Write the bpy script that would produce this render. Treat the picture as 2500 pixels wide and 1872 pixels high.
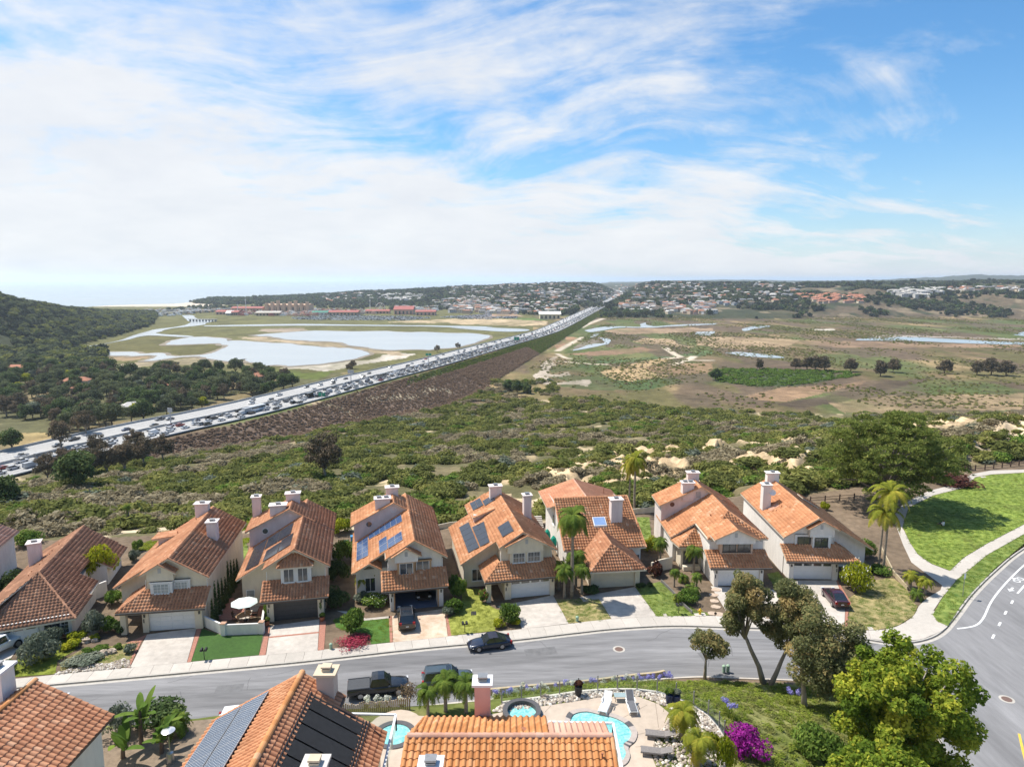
import bpy, math, random
import numpy as np
from mathutils import Vector, Matrix
R=math.radians
sc=bpy.context.scene
for o in list(bpy.data.objects): bpy.data.objects.remove(o)
# ---------------------------------------------------------------- camera
F=1667.; PITCH=R(8.63); CP,SP=math.cos(PITCH),math.sin(PITCH); CAMH=37.
cam=bpy.data.cameras.new('camera'); camo=bpy.data.objects.new('camera',cam); sc.collection.objects.link(camo)
cam.sensor_width=36.; cam.lens=36.*F/2500.; cam.clip_start=.5; cam.clip_end=200000.
camo.location=(0,0,CAMH); camo.rotation_euler=(R(90)-PITCH,0,0); sc.camera=camo
# ---------------------------------------------------------------- sky, clouds
HAZE=.00006
SUN_EL=R(59); SUN_AZ=R(61)          # azimuth to the left of the viewing direction (+Y)
w=bpy.data.worlds.new('World'); sc.world=w; w.use_nodes=True
nt=w.node_tree; nt.nodes.clear()
def wn(t,**k):
    n=nt.nodes.new(t)
    for a,b in k.items(): setattr(n,a,b)
    return n
wl=nt.links.new
sky=wn('ShaderNodeTexSky',sky_type='NISHITA',sun_disc=False,sun_elevation=SUN_EL,sun_rotation=-SUN_AZ,altitude=100.,air_density=1.0,dust_density=.6,ozone_density=2.2)
tc=wn('ShaderNodeTexCoord')
sep=wn('ShaderNodeSeparateXYZ'); wl(tc.outputs['Generated'],sep.inputs[0])
def M(op,a,b=None,c=None,clamp=False):
    n=wn('ShaderNodeMath',operation=op,use_clamp=clamp)
    for i,x in enumerate((a,b,c)):
        if x is None: continue
        if isinstance(x,(int,float)): n.inputs[i].default_value=x
        else: wl(x,n.inputs[i])
    return n.outputs[0]
zz=M('MAXIMUM',sep.outputs[2],0.)
den=M('ADD',zz,.26)
px=M('DIVIDE',sep.outputs[0],den); py=M('DIVIDE',sep.outputs[1],den)
comb=wn('ShaderNodeCombineXYZ'); wl(px,comb.inputs[0]); wl(py,comb.inputs[1])
def noise(vec,scale,detail,rough,dist,loc=(0,0,0),rot=0,scl=(1,1,1)):
    mp=wn('ShaderNodeMapping'); wl(vec,mp.inputs[0])
    mp.inputs['Location'].default_value=loc; mp.inputs['Rotation'].default_value=(0,0,rot); mp.inputs['Scale'].default_value=scl
    n=wn('ShaderNodeTexNoise'); n.inputs['Scale'].default_value=scale; n.inputs['Detail'].default_value=detail
    n.inputs['Roughness'].default_value=rough; n.inputs['Distortion'].default_value=dist
    wl(mp.outputs[0],n.inputs['Vector']); return n.outputs['Fac']
big=noise(comb.outputs[0],.8,2.,.5,.3,loc=(1.3,2.2,0))
warp=noise(comb.outputs[0],.9,3.,.5,.2,loc=(1.,9.,0))
wv=wn('ShaderNodeCombineXYZ'); wl(M('MULTIPLY',warp,.9),wv.inputs[0]); wl(M('MULTIPLY',big,.9),wv.inputs[1])
wa=wn('ShaderNodeVectorMath',operation='ADD'); wl(comb.outputs[0],wa.inputs[0]); wl(wv.outputs[0],wa.inputs[1])
strk=noise(wa.outputs[0],1.5,12.,.60,.5,loc=(2.7,5.2,2.),rot=R(38),scl=(.75,1.75,1))
fine=noise(wa.outputs[0],5.5,10.,.68,.35,loc=(4.,1.,5.),rot=R(38),scl=(.8,1.5,1))
puff=noise(comb.outputs[0],3.2,10.,.60,.15,loc=(8.2,.3,1.))
s=M('ADD',M('ADD',M('MULTIPLY',big,.62),M('MULTIPLY',fine,.28)),M('ADD',M('MULTIPLY',strk,1.1),M('MULTIPLY',puff,.55)))
left=M('MULTIPLY',sep.outputs[0],-.35)
low=M('MULTIPLY',M('POWER',M('SUBTRACT',1.,zz,clamp=True),6.),.55)
s2=M('ADD',s,M('ADD',left,low))
mr=wn('ShaderNodeMapRange',interpolation_type='SMOOTHSTEP'); wl(s2,mr.inputs[0])
mr.inputs['From Min'].default_value=1.22; mr.inputs['From Max'].default_value=1.62
mr.inputs['To Max'].default_value=.96
hz=M('POWER',M('SUBTRACT',1.,zz,clamp=True),13.)
fac=M('MAXIMUM',mr.outputs[0],M('MULTIPLY',hz,.97))
shade=noise(comb.outputs[0],3.1,6.,.6,.2,loc=(2,2,7))
cr=wn('ShaderNodeMix',data_type='RGBA'); wl(shade,cr.inputs[0])
CLD=7.9
cr.inputs[6].default_value=(CLD*.80,CLD*.84,CLD*.91,1); cr.inputs[7].default_value=(CLD*1.08,CLD*1.08,CLD*1.08,1)
skt=wn('ShaderNodeMix',data_type='RGBA',blend_type='MULTIPLY'); skt.inputs[0].default_value=1.
wl(sky.outputs[0],skt.inputs[6]); skt.inputs[7].default_value=(.66,1.14,1.42,1)
mx=wn('ShaderNodeMix',data_type='RGBA'); wl(fac,mx.inputs[0]); wl(skt.outputs[2],mx.inputs[6]); wl(cr.outputs[2],mx.inputs[7])
bg=wn('ShaderNodeBackground'); bg.inputs[1].default_value=.090; wl(mx.outputs[2],bg.inputs[0])
ow=wn('ShaderNodeOutputWorld'); wl(bg.outputs[0],ow.inputs[0])
# ---------------------------------------------------------------- sun
sl=bpy.data.lights.new('sun','SUN'); sl.energy=5.; sl.angle=R(.55); sl.color=(1.,.955,.88)
so=bpy.data.objects.new('sun',sl); sc.collection.objects.link(so)
sd=Vector((-math.sin(SUN_AZ)*math.cos(SUN_EL),math.cos(SUN_AZ)*math.cos(SUN_EL),math.sin(SUN_EL)))
so.rotation_euler=sd.to_track_quat('Z','Y').to_euler(); so.location=(0,0,300)
vs=sc.view_settings; vs.view_transform='Standard'; vs.look='None'; vs.gamma=1.; vs.exposure=.40; vs.use_curve_mapping=False
sc.cycles.max_bounces=6; sc.cycles.transparent_max_bounces=12; sc.cycles.volume_bounces=1
# ---------------------------------------------------------------- helpers
COL=sc.collection
def G(px,py,z=0.):
    u=(px-1250)/F; v=(py-936)/F; d=(CAMH-z)/(SP+v*CP)
    return (u*d, d*(CP-v*SP), z)
def g2(l,z=0.): return [G(a,b,z)[:2] for a,b in l]
def ZM(x0,y0,k=640/2208.): return lambda l:[(x0+a*k,y0+b*k) for a,b in l]
def lin(h):
    h=h.lstrip('#'); c=[int(h[i:i+2],16)/255. for i in (0,2,4)]
    return tuple(x/12.92 if x<=.04045 else ((x+.055)/1.055)**2.4 for x in c)
def link(o,parent=None):
    COL.objects.link(o)
    if parent is not None: o.parent=parent
    return o
def tag(o,label=None,cat=None,group=None,kind=None):
    if label: o['label']=label
    if cat: o['category']=cat
    if group: o['group']=group
    if kind: o['kind']=kind
    return o
def thing(name,label,cat,loc=(0,0,0),rz=0.,group=None):
    o=bpy.data.objects.new(name,None); o.empty_display_size=.3; link(o)
    o.location=loc; o.rotation_euler=(0,0,rz); return tag(o,label,cat,group)
def dup(root,loc=None,rz=None,scale=None,parent=None,label=None):
    c=root.copy(); link(c,parent)
    if loc is not None: c.location=loc
    if rz is not None: c.rotation_euler=(0,0,rz)
    if scale is not None: c.scale=scale if hasattr(scale,'__len__') else (scale,)*3
    if label: c['label']=label
    for ch in root.children: dup(ch,parent=c)
    return c
class MB:
    """collects polygons of one mesh"""
    def __init__(s): s.v=[]; s.f=[]; s.m=[]; s.t=[]
    def poly(s,pts,m=0,t=0.):
        b=len(s.v); s.v+=[tuple(p) for p in pts]; s.f.append(tuple(range(b,b+len(pts)))); s.m.append(m); s.t.append(t); return s
    def add(s,vs,fs,m=0,t=0.):
        b=len(s.v); s.v+=[tuple(p) for p in vs]
        for f in fs: s.f.append(tuple(b+i for i in f)); s.m.append(m); s.t.append(t)
        return s
    def box(s,x0,x1,y0,y1,z0,z1,m=0,t=0.):
        return s.add([(x0,y0,z0),(x1,y0,z0),(x1,y1,z0),(x0,y1,z0),(x0,y0,z1),(x1,y0,z1),(x1,y1,z1),(x0,y1,z1)],
            [(0,3,2,1),(4,5,6,7),(0,1,5,4),(1,2,6,5),(2,3,7,6),(3,0,4,7)],m,t)
    def prism(s,poly,z0,z1,m=0,t=0.):
        n=len(poly); a=sum(poly[i][0]*poly[(i+1)%n][1]-poly[(i+1)%n][0]*poly[i][1] for i in range(n))
        if a<0: poly=poly[::-1]
        zz0=z0 if hasattr(z0,'__len__') else [z0]*n; zz1=z1 if hasattr(z1,'__len__') else [z1]*n
        return s.add([(p[0],p[1],q) for p,q in zip(poly,zz0)]+[(p[0],p[1],q) for p,q in zip(poly,zz1)],
            [tuple(range(n-1,-1,-1)),tuple(range(n,2*n))]+[(i,(i+1)%n,n+(i+1)%n,n+i) for i in range(n)],m,t)
    def extr_y(s,sec,y0,y1,m=0):   # (x,z) section, counter-clockwise seen from -y, extruded along y
        n=len(sec)
        return s.add([(p[0],y0,p[1]) for p in sec]+[(p[0],y1,p[1]) for p in sec],
            [tuple(range(n)),tuple(range(2*n-1,n-1,-1))]+[((i+1)%n,i,n+i,n+(i+1)%n) for i in range(n)],m)
    def slab(s,pts,th,m=0):        # planar polygon in 3-D thickened downwards
        pts=[Vector(p) for p in pts]; n=len(pts)
        nz=sum(((pts[i].x*pts[(i+1)%n].y-pts[(i+1)%n].x*pts[i].y) for i in range(n)))
        if nz<0: pts=pts[::-1]
        lo=[p-Vector((0,0,th)) for p in pts]
        return s.add(pts+lo,[tuple(range(n)),tuple(range(2*n-1,n-1,-1))]+[((i+1)%n,i,n+i,n+(i+1)%n) for i in range(n)],m)
    def tube(s,pts,rad,n=6,m=0,cap=True,t=0.):
        pts=[Vector(p) for p in pts]; k=len(pts); rad=rad if hasattr(rad,'__len__') else [rad]*k
        vs=[];fs=[]; ref=Vector((.31,.95,.07))
        for i,p in enumerate(pts):
            d=(pts[min(i+1,k-1)]-pts[max(i-1,0)]).normalized()
            a=d.cross(ref)
            if a.length<.1: a=d.cross(Vector((1,0,0)))
            a.normalize(); b=d.cross(a)
            for j in range(n):
                an=2*math.pi*j/n; vs.append(p+(a*math.cos(an)+b*math.sin(an))*rad[i])
        for i in range(k-1):
            for j in range(n): fs.append((i*n+j,i*n+(j+1)%n,(i+1)*n+(j+1)%n,(i+1)*n+j))
        if cap: fs+= [tuple(range(n-1,-1,-1)),tuple(range((k-1)*n,k*n))]
        return s.add(vs,fs,m,t)
    def lathe(s,prof,n=12,c=(0,0,0),m=0,sx=1.,sy=1.):
        vs=[];fs=[];k=len(prof)
        for r,z in prof:
            for j in range(n):
                a=2*math.pi*j/n; vs.append((c[0]+r*math.cos(a)*sx,c[1]+r*math.sin(a)*sy,c[2]+z))
        for i in range(k-1):
            for j in range(n): fs.append((i*n+j,i*n+(j+1)%n,(i+1)*n+(j+1)%n,(i+1)*n+j))
        fs+=[tuple(range(n-1,-1,-1)),tuple(range((k-1)*n,k*n))]
        return s.add(vs,fs,m)
    def mesh(s,name,mats,smooth=False,tint=False):
        me=bpy.data.meshes.new(name); me.from_pydata(s.v,[],s.f)
        for q in (mats if isinstance(mats,(list,tuple)) else [mats]): me.materials.append(q)
        if any(s.m): me.polygons.foreach_set('material_index',s.m)
        if smooth: me.polygons.foreach_set('use_smooth',[True]*len(s.f))
        if tint:
            at=me.attributes.new('tint','FLOAT','FACE'); at.data.foreach_set('value',s.t)
        me.update(); return me
    def build(s,name,mats,parent=None,smooth=False,loc=None,rz=None,tint=False,kind=None):
        o=bpy.data.objects.new(name,s.mesh(name,mats,smooth,tint)); link(o,parent)
        if loc is not None: o.location=loc
        if rz is not None: o.rotation_euler=(0,0,rz)
        if kind: o['kind']=kind
        return o
def bevel(o,wd=.02,seg=2):
    md=o.modifiers.new('bevel','BEVEL'); md.width=wd; md.segments=seg; md.limit_method='ANGLE'; md.angle_limit=R(35); return o
def npmesh(name,V,Fq,mats,tint=None,midx=None,smooth=False):
    me=bpy.data.meshes.new(name); V=np.asarray(V,dtype=np.float32); Fq=np.asarray(Fq,dtype=np.int32); n,k=Fq.shape
    me.vertices.add(len(V)); me.vertices.foreach_set('co',V.ravel())
    me.loops.add(n*k); me.loops.foreach_set('vertex_index',Fq.ravel())
    me.polygons.add(n); me.polygons.foreach_set('loop_start',np.arange(0,n*k,k,dtype=np.int32))
    try: me.polygons.foreach_set('loop_total',np.full(n,k,dtype=np.int32))
    except Exception: pass
    for q in (mats if isinstance(mats,(list,tuple)) else [mats]): me.materials.append(q)
    if midx is not None: me.polygons.foreach_set('material_index',np.asarray(midx,dtype=np.int32))
    if smooth: me.polygons.foreach_set('use_smooth',np.ones(n,dtype=bool))
    if tint is not None:
        at=me.attributes.new('tint','FLOAT','FACE'); at.data.foreach_set('value',np.asarray(tint,dtype=np.float32))
    me.update(calc_edges=True); me.validate(); return me
# numpy value noise
def _h(ix,iy,s):
    n=(ix.astype(np.int64)*374761393+iy.astype(np.int64)*668265263+s*1442695041)&0x7fffffff
    n=((n^(n>>13))*1274126177)&0x7fffffff
    return ((n^(n>>16))&0xffff)/65535.
def vn(x,y,s=0):
    x=np.asarray(x,float);y=np.asarray(y,float); ix=np.floor(x);iy=np.floor(y);fx=x-ix;fy=y-iy
    fx=fx*fx*(3-2*fx);fy=fy*fy*(3-2*fy)
    a=_h(ix,iy,s);b=_h(ix+1,iy,s);c=_h(ix,iy+1,s);d=_h(ix+1,iy+1,s)
    return a+(b-a)*fx+(c-a)*fy+(a-b-c+d)*fx*fy
def fbm(x,y,s=0,o=4):
    t=0;a=.5;n=0
    for i in range(o):
        t=t+a*vn(x,y,s+i*17);n+=a;a*=.5;x=x*2.03+11.3;y=y*2.03+5.7
    return t/n
def inpoly(X,Y,poly):
    ins=np.zeros(X.shape,bool); n=len(poly)
    for i in range(n):
        x0,y0=poly[i];x1,y1=poly[(i+1)%n]
        if y0==y1: continue
        c=((y0>Y)!=(y1>Y))&(X<(x1-x0)*(Y-y0)/(y1-y0)+x0); ins^=c
    return ins
def dline(X,Y,pl,closed=False):
    best=np.full(X.shape,1e9); n=len(pl)
    for i in range(n if closed else n-1):
        x0,y0=pl[i];x1,y1=pl[(i+1)%n]; dx,dy=x1-x0,y1-y0; L=dx*dx+dy*dy+1e-9
        t=np.clip(((X-x0)*dx+(Y-y0)*dy)/L,0,1); best=np.minimum(best,np.hypot(X-x0-t*dx,Y-y0-t*dy))
    return best
def smooth_line(pl,n=8):
    """Catmull-Rom through the points"""
    out=[];k=len(pl)
    for i in range(k-1):
        p0=pl[max(i-1,0)];p1=pl[i];p2=pl[i+1];p3=pl[min(i+2,k-1)]
        for j in range(n):
            t=j/n
            out.append(tuple(.5*((2*b)+(-a+c)*t+(2*a-5*b+4*c-d)*t*t+(-a+3*b-3*c+d)*t**3) for a,b,c,d in zip(p0,p1,p2,p3)))
    out.append(tuple(pl[-1])); return out
def offset(pl,d):
    out=[]
    for i in range(len(pl)):
        a=pl[max(i-1,0)];b=pl[min(i+1,len(pl)-1)]; dx,dy=b[0]-a[0],b[1]-a[1];L=math.hypot(dx,dy) or 1
        out.append((pl[i][0]-dy/L*d,pl[i][1]+dx/L*d))
    return out
# ---------------------------------------------------------------- materials
MATS={}
def nodes(name):
    m=bpy.data.materials.new(name); m.use_nodes=True; t=m.node_tree; t.nodes.clear(); return m,t
def mat(name,col,rough=.85,var=.14,scale=3.,bump=0.,bscale=None,metal=0.,col2=None,detail=6.,spec=.35,stretch=None,var2=0.,coat=0.,rot=0.):
    if name in MATS: return MATS[name]
    m,t=nodes(name); N=t.nodes.new; L=t.links.new
    out=N('ShaderNodeOutputMaterial'); p=N('ShaderNodeBsdfPrincipled'); L(p.outputs[0],out.inputs[0])
    p.inputs['Roughness'].default_value=rough; p.inputs['Metallic'].default_value=metal; p.inputs['Specular IOR Level'].default_value=spec
    if coat: p.inputs['Coat Weight'].default_value=coat; p.inputs['Coat Roughness'].default_value=.06
    geo=N('ShaderNodeNewGeometry'); vec=geo.outputs['Position']
    if stretch:
        mp=N('ShaderNodeMapping'); L(vec,mp.inputs[0]); mp.inputs['Scale'].default_value=stretch; mp.inputs['Rotation'].default_value=(0,0,rot); vec=mp.outputs[0]
    n=N('ShaderNodeTexNoise'); n.inputs['Scale'].default_value=scale; n.inputs['Detail'].default_value=detail; n.inputs['Roughness'].default_value=.62; L(vec,n.inputs['Vector'])
    mr=N('ShaderNodeMapRange'); mr.inputs['From Min'].default_value=.3; mr.inputs['From Max'].default_value=.7; L(n.outputs['Fac'],mr.inputs[0])
    mx=N('ShaderNodeMix'); mx.data_type='RGBA'; L(mr.outputs[0],mx.inputs[0])
    a=tuple(c*(1-var) for c in col); b=tuple(min(1,c*(1+var)) for c in (col2 or col))
    mx.inputs[6].default_value=(*a,1); mx.inputs[7].default_value=(*b,1)
    res=mx.outputs[2]
    if var2:
        n2=N('ShaderNodeTexNoise'); n2.inputs['Scale'].default_value=scale*.13; n2.inputs['Detail'].default_value=4.; L(vec,n2.inputs['Vector'])
        m2=N('ShaderNodeMapRange'); m2.inputs['From Min'].default_value=.3; m2.inputs['From Max'].default_value=.7; m2.inputs['To Min'].default_value=1-var2; m2.inputs['To Max'].default_value=1+var2; L(n2.outputs['Fac'],m2.inputs[0])
        h=N('ShaderNodeMix'); h.data_type='RGBA'; h.blend_type='MULTIPLY'; h.inputs[0].default_value=1.; L(res,h.inputs[6]); L(m2.outputs[0],h.inputs[7]); res=h.outputs[2]
    L(res,p.inputs['Base Color'])
    if bump:
        bn=N('ShaderNodeTexNoise'); bn.inputs['Scale'].default_value=bscale or scale*4; bn.inputs['Detail'].default_value=4.; L(vec,bn.inputs['Vector'])
        bp=N('ShaderNodeBump'); bp.inputs['Strength'].default_value=bump; bp.inputs['Distance'].default_value=.05; L(bn.outputs['Fac'],bp.inputs['Height']); L(bp.outputs[0],p.inputs['Normal'])
    MATS[name]=m; return m
def tintmat(name,stops,rough=.8,trans=0.,attr='tint',bump=0.,noisev=.12,nscale=3.,spec=.3,objrand=0.,huev=0.):
    """colour ramp driven by the per-piece attribute 'tint' (and per-instance random)"""
    if name in MATS: return MATS[name]
    m,t=nodes(name); N=t.nodes.new; L=t.links.new
    out=N('ShaderNodeOutputMaterial'); at=N('ShaderNodeAttribute'); at.attribute_name=attr
    f=at.outputs['Fac']
    if objrand:
        oi=N('ShaderNodeObjectInfo'); ma=N('ShaderNodeMath'); ma.operation='MULTIPLY_ADD'; L(oi.outputs['Random'],ma.inputs[0]); ma.inputs[1].default_value=objrand
        mb=N('ShaderNodeMath'); mb.operation='MULTIPLY'; L(f,mb.inputs[0]); mb.inputs[1].default_value=1-objrand; L(mb.outputs[0],ma.inputs[2]); f=ma.outputs[0]
    rp=N('ShaderNodeValToRGB'); L(f,rp.inputs[0]); e=rp.color_ramp.elements
    for i,(q,c) in enumerate(stops):
        el=e[i] if i<2 else e.new(q)
        el.position=q; el.color=(*c,1)
    geo=N('ShaderNodeNewGeometry'); n=N('ShaderNodeTexNoise'); n.inputs['Scale'].default_value=nscale; n.inputs['Detail'].default_value=5.; L(geo.outputs['Position'],n.inputs['Vector'])
    mr=N('ShaderNodeMapRange'); mr.inputs['From Min'].default_value=.3; mr.inputs['From Max'].default_value=.7; mr.inputs['To Min'].default_value=1-noisev; mr.inputs['To Max'].default_value=1+noisev; L(n.outputs['Fac'],mr.inputs[0])
    mx=N('ShaderNodeMix'); mx.data_type='RGBA'; mx.blend_type='MULTIPLY'; mx.inputs[0].default_value=1.; L(rp.outputs[0],mx.inputs[6]); L(mr.outputs[0],mx.inputs[7])
    p=N('ShaderNodeBsdfPrincipled'); p.inputs['Roughness'].default_value=rough; p.inputs['Specular IOR Level'].default_value=spec; L(mx.outputs[2],p.inputs['Base Color'])
    if bump:
        bp=N('ShaderNodeBump'); bp.inputs['Strength'].default_value=bump; bp.inputs['Distance'].default_value=.03
        n3=N('ShaderNodeTexNoise'); n3.inputs['Scale'].default_value=nscale*8; L(geo.outputs['Position'],n3.inputs['Vector']); L(n3.outputs['Fac'],bp.inputs['Height']); L(bp.outputs[0],p.inputs['Normal'])
    if trans:
        tr=N('ShaderNodeBsdfTranslucent'); ms=N('ShaderNodeMixShader'); ms.inputs[0].default_value=trans
        L(mx.outputs[2],tr.inputs[0]); L(p.outputs[0],ms.inputs[1]); L(tr.outputs[0],ms.inputs[2]); L(ms.outputs[0],out.inputs[0])
    else: L(p.outputs[0],out.inputs[0])
    MATS[name]=m; return m
def glassmat(name,col,rough=.08,spec=.8,mix=.35):
    """window glass seen in daylight: dark glossy dielectric"""
    return mat(name,col,rough=rough,var=.25,scale=.7,spec=spec)
# ---------------------------------------------------------------- lines of the place (metres, street level z=0)
z1=ZM(0,1100);z2=ZM(560,1100);z3=ZM(1060,1100);z4=ZM(1560,1100);z5=ZM(1860,940);z6=ZM(0,1392);z7=ZM(400,1392);z8=ZM(900,1392);z9=ZM(1400,1392);z10=ZM(1860,1392)
y3=ZM(0,680);y4=ZM(560,680);y5=ZM(1100,640);y6=ZM(1700,640,800/2208.)
RZ=-.13
KERB=smooth_line(g2([(-500,1722),(-180,1696),(40,1677),(290,1655),(446,1641),(640,1623),(762,1611),(1040,1580),(1245,1562),(1393,1545),(1506,1533),(1640,1526),(1763,1529),(1900,1534),(2024,1544),(2110,1558),(2190,1568),(2255,1561),(2300,1540),(2335,1500),(2375,1448),(2434,1390),(2500,1338),(2640,1255),(2800,1190)]),6)
KMAIN=[p for p in KERB if p[0]<G(2150,1563)[0]]
KNEAR=offset(KMAIN,-9.6)      # near kerb of the street
NEARC=[G(*q)[:2] for q in ((2165,1648),(2215,1672),(2262,1730),(2300,1810),(2345,1900),(2400,2060))]
KNEAR=[p for p in KNEAR if p[0]<G(2110,1640)[0]]+smooth_line([KNEAR[-1]]+NEARC,5)[1:] if False else [p for p in KNEAR if p[0]<NEARC[0][0]-2]+smooth_line(NEARC,5)
ROADPOLY=KERB+[(140,120),(140,15),(KNEAR[-1][0],15)]+KNEAR[::-1]
TZ=6.0
FENCE=g2([(1195,1722),(1225,1716),(1273,1709),(1320,1703),(1366,1696),(1412,1689),(1459,1685),(1507,1683),(1555,1684),(1604,1690),(1650,1704),(1693,1724),(1729,1748),(1755,1778),(1768,1800)],TZ)
TERR=g2([(-300,1800),(330,1770),(560,1745),(830,1738),(965,1735),(1090,1730)],TZ)+FENCE+[(FENCE[-1][0]+1.2,30.),(14.,10.),(-90,10.)]
# freeway centre line at its own level
FZ=-37.
def fz(y): return np.interp(y,[0,520,1160,2200,5000],[-37,-37,-50,-50,-38])
def Gf(px,py):
    z=-37.
    for _ in range(60): q=G(px,py,z); z=.5*z+.5*float(fz(q[1]))
    return q
FWY=smooth_line([Gf(*q)[:2] for q in ((-900,1420),(-420,1237),(0,1135),(340,1053),(640,988),(1000,898),(1200,845),(1349,802),(1439,759),(1503,725.5))]+[(700,4500),(760,5200)],8)
FHW=21.
FL=[0.]
for i in range(1,len(FWY)): FL.append(FL[-1]+math.dist(FWY[i],FWY[i-1]))
def fwy_at(s,off=0.):
    s=max(0,min(FL[-1]-1e-3,s)); i=max(j for j in range(len(FL)-1) if FL[j]<=s); t=(s-FL[i])/(FL[i+1]-FL[i])
    a,b=FWY[i],FWY[i+1]; dx,dy=(b[0]-a[0])/(FL[i+1]-FL[i]),(b[1]-a[1])/(FL[i+1]-FL[i])
    return a[0]+t*(b[0]-a[0])+dy*off, a[1]+t*(b[1]-a[1])-dx*off, math.atan2(dy,dx)   # +off = near (right) side
PZ=-57.8; WZ=-57.45
def itp(x,xs,ys): return np.interp(x,xs,ys)
def pxu(x): return (np.asarray(x,float)-1250)/F
def signed_side(X,Y,pl):
    """>0 on the right of the line"""
    best=np.full(X.shape,1e9); sg=np.zeros(X.shape)
    for i in range(len(pl)-1):
        x0,y0=pl[i];x1,y1=pl[i+1];dx,dy=x1-x0,y1-y0;L=dx*dx+dy*dy+1e-9
        t=np.clip(((X-x0)*dx+(Y-y0)*dy)/L,0,1);d=np.hypot(X-x0-t*dx,Y-y0-t*dy)
        c=(X-x0)*dy-(Y-y0)*dx; m=d<best; best=np.where(m,d,best); sg=np.where(m,np.sign(c),sg)
    return best,sg
SANDP=[(g2(z3([(420,90),(520,60),(690,40),(760,100),(1000,95),(1150,180),(1340,250),(1000,290),(870,260),(720,240),(680,190),(540,200),(450,140)]),-2.),.18),(g2(y5([(760,1540),(900,1500),(1250,1445),(1400,1465),(1250,1520),(1050,1560),(850,1600)]),-6.),.2),(g2(y5([(1250,1590),(1500,1540),(1620,1480),(1880,1390),(2050,1330),(2300,1330),(2300,1400),(1950,1460),(1900,1510),(1700,1580),(1500,1640),(1300,1620)]),-8.),.27),(g2(z4([(0,90),(200,60),(420,80),(560,120),(380,200),(150,200),(0,170)]),-2.),.22),(g2(z5([(1480,330),(1700,245),(2208,225),(2600,240),(2600,420),(2208,600),(2000,580),(1700,570),(1720,500),(1860,420),(1900,340),(1650,330)]),0.),.28)]
def sand_mask(X,Y):
    """bare sandstone of the eroded bluff"""
    n=fbm(X/16.,Y/22.,5,4); reg=np.clip((X+10)/14.,0,1)*np.clip((Y-97)/10,0,1)*np.clip((228+.2*X-Y)/40,0,1)*np.where(X>45,np.clip((Y-116-(X-50)*.42)/8,0,1),1)
    rg=np.clip((X-75)/30.,0,1)*.09
    s=reg*np.clip((n-.50+rg)/.05,0,1); n2=fbm(X/7.,Y/9.,15,3)
    m=(Y>95)&(Y<330)&(X>-30)&(X<260)
    if m.any():
        xm,ym=X[m],Y[m]; jx=xm+(n[m]-.5)*10; jy=ym+(n2[m]-.5)*10; e=np.zeros(xm.shape)
        for pl,th in SANDP: e=np.maximum(e,np.where(inpoly(jx,jy,pl),np.clip((n2[m]-th)/.06,0,1),0))
        s=s.copy(); s[m]=np.maximum(s[m],e)
    return s
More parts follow.
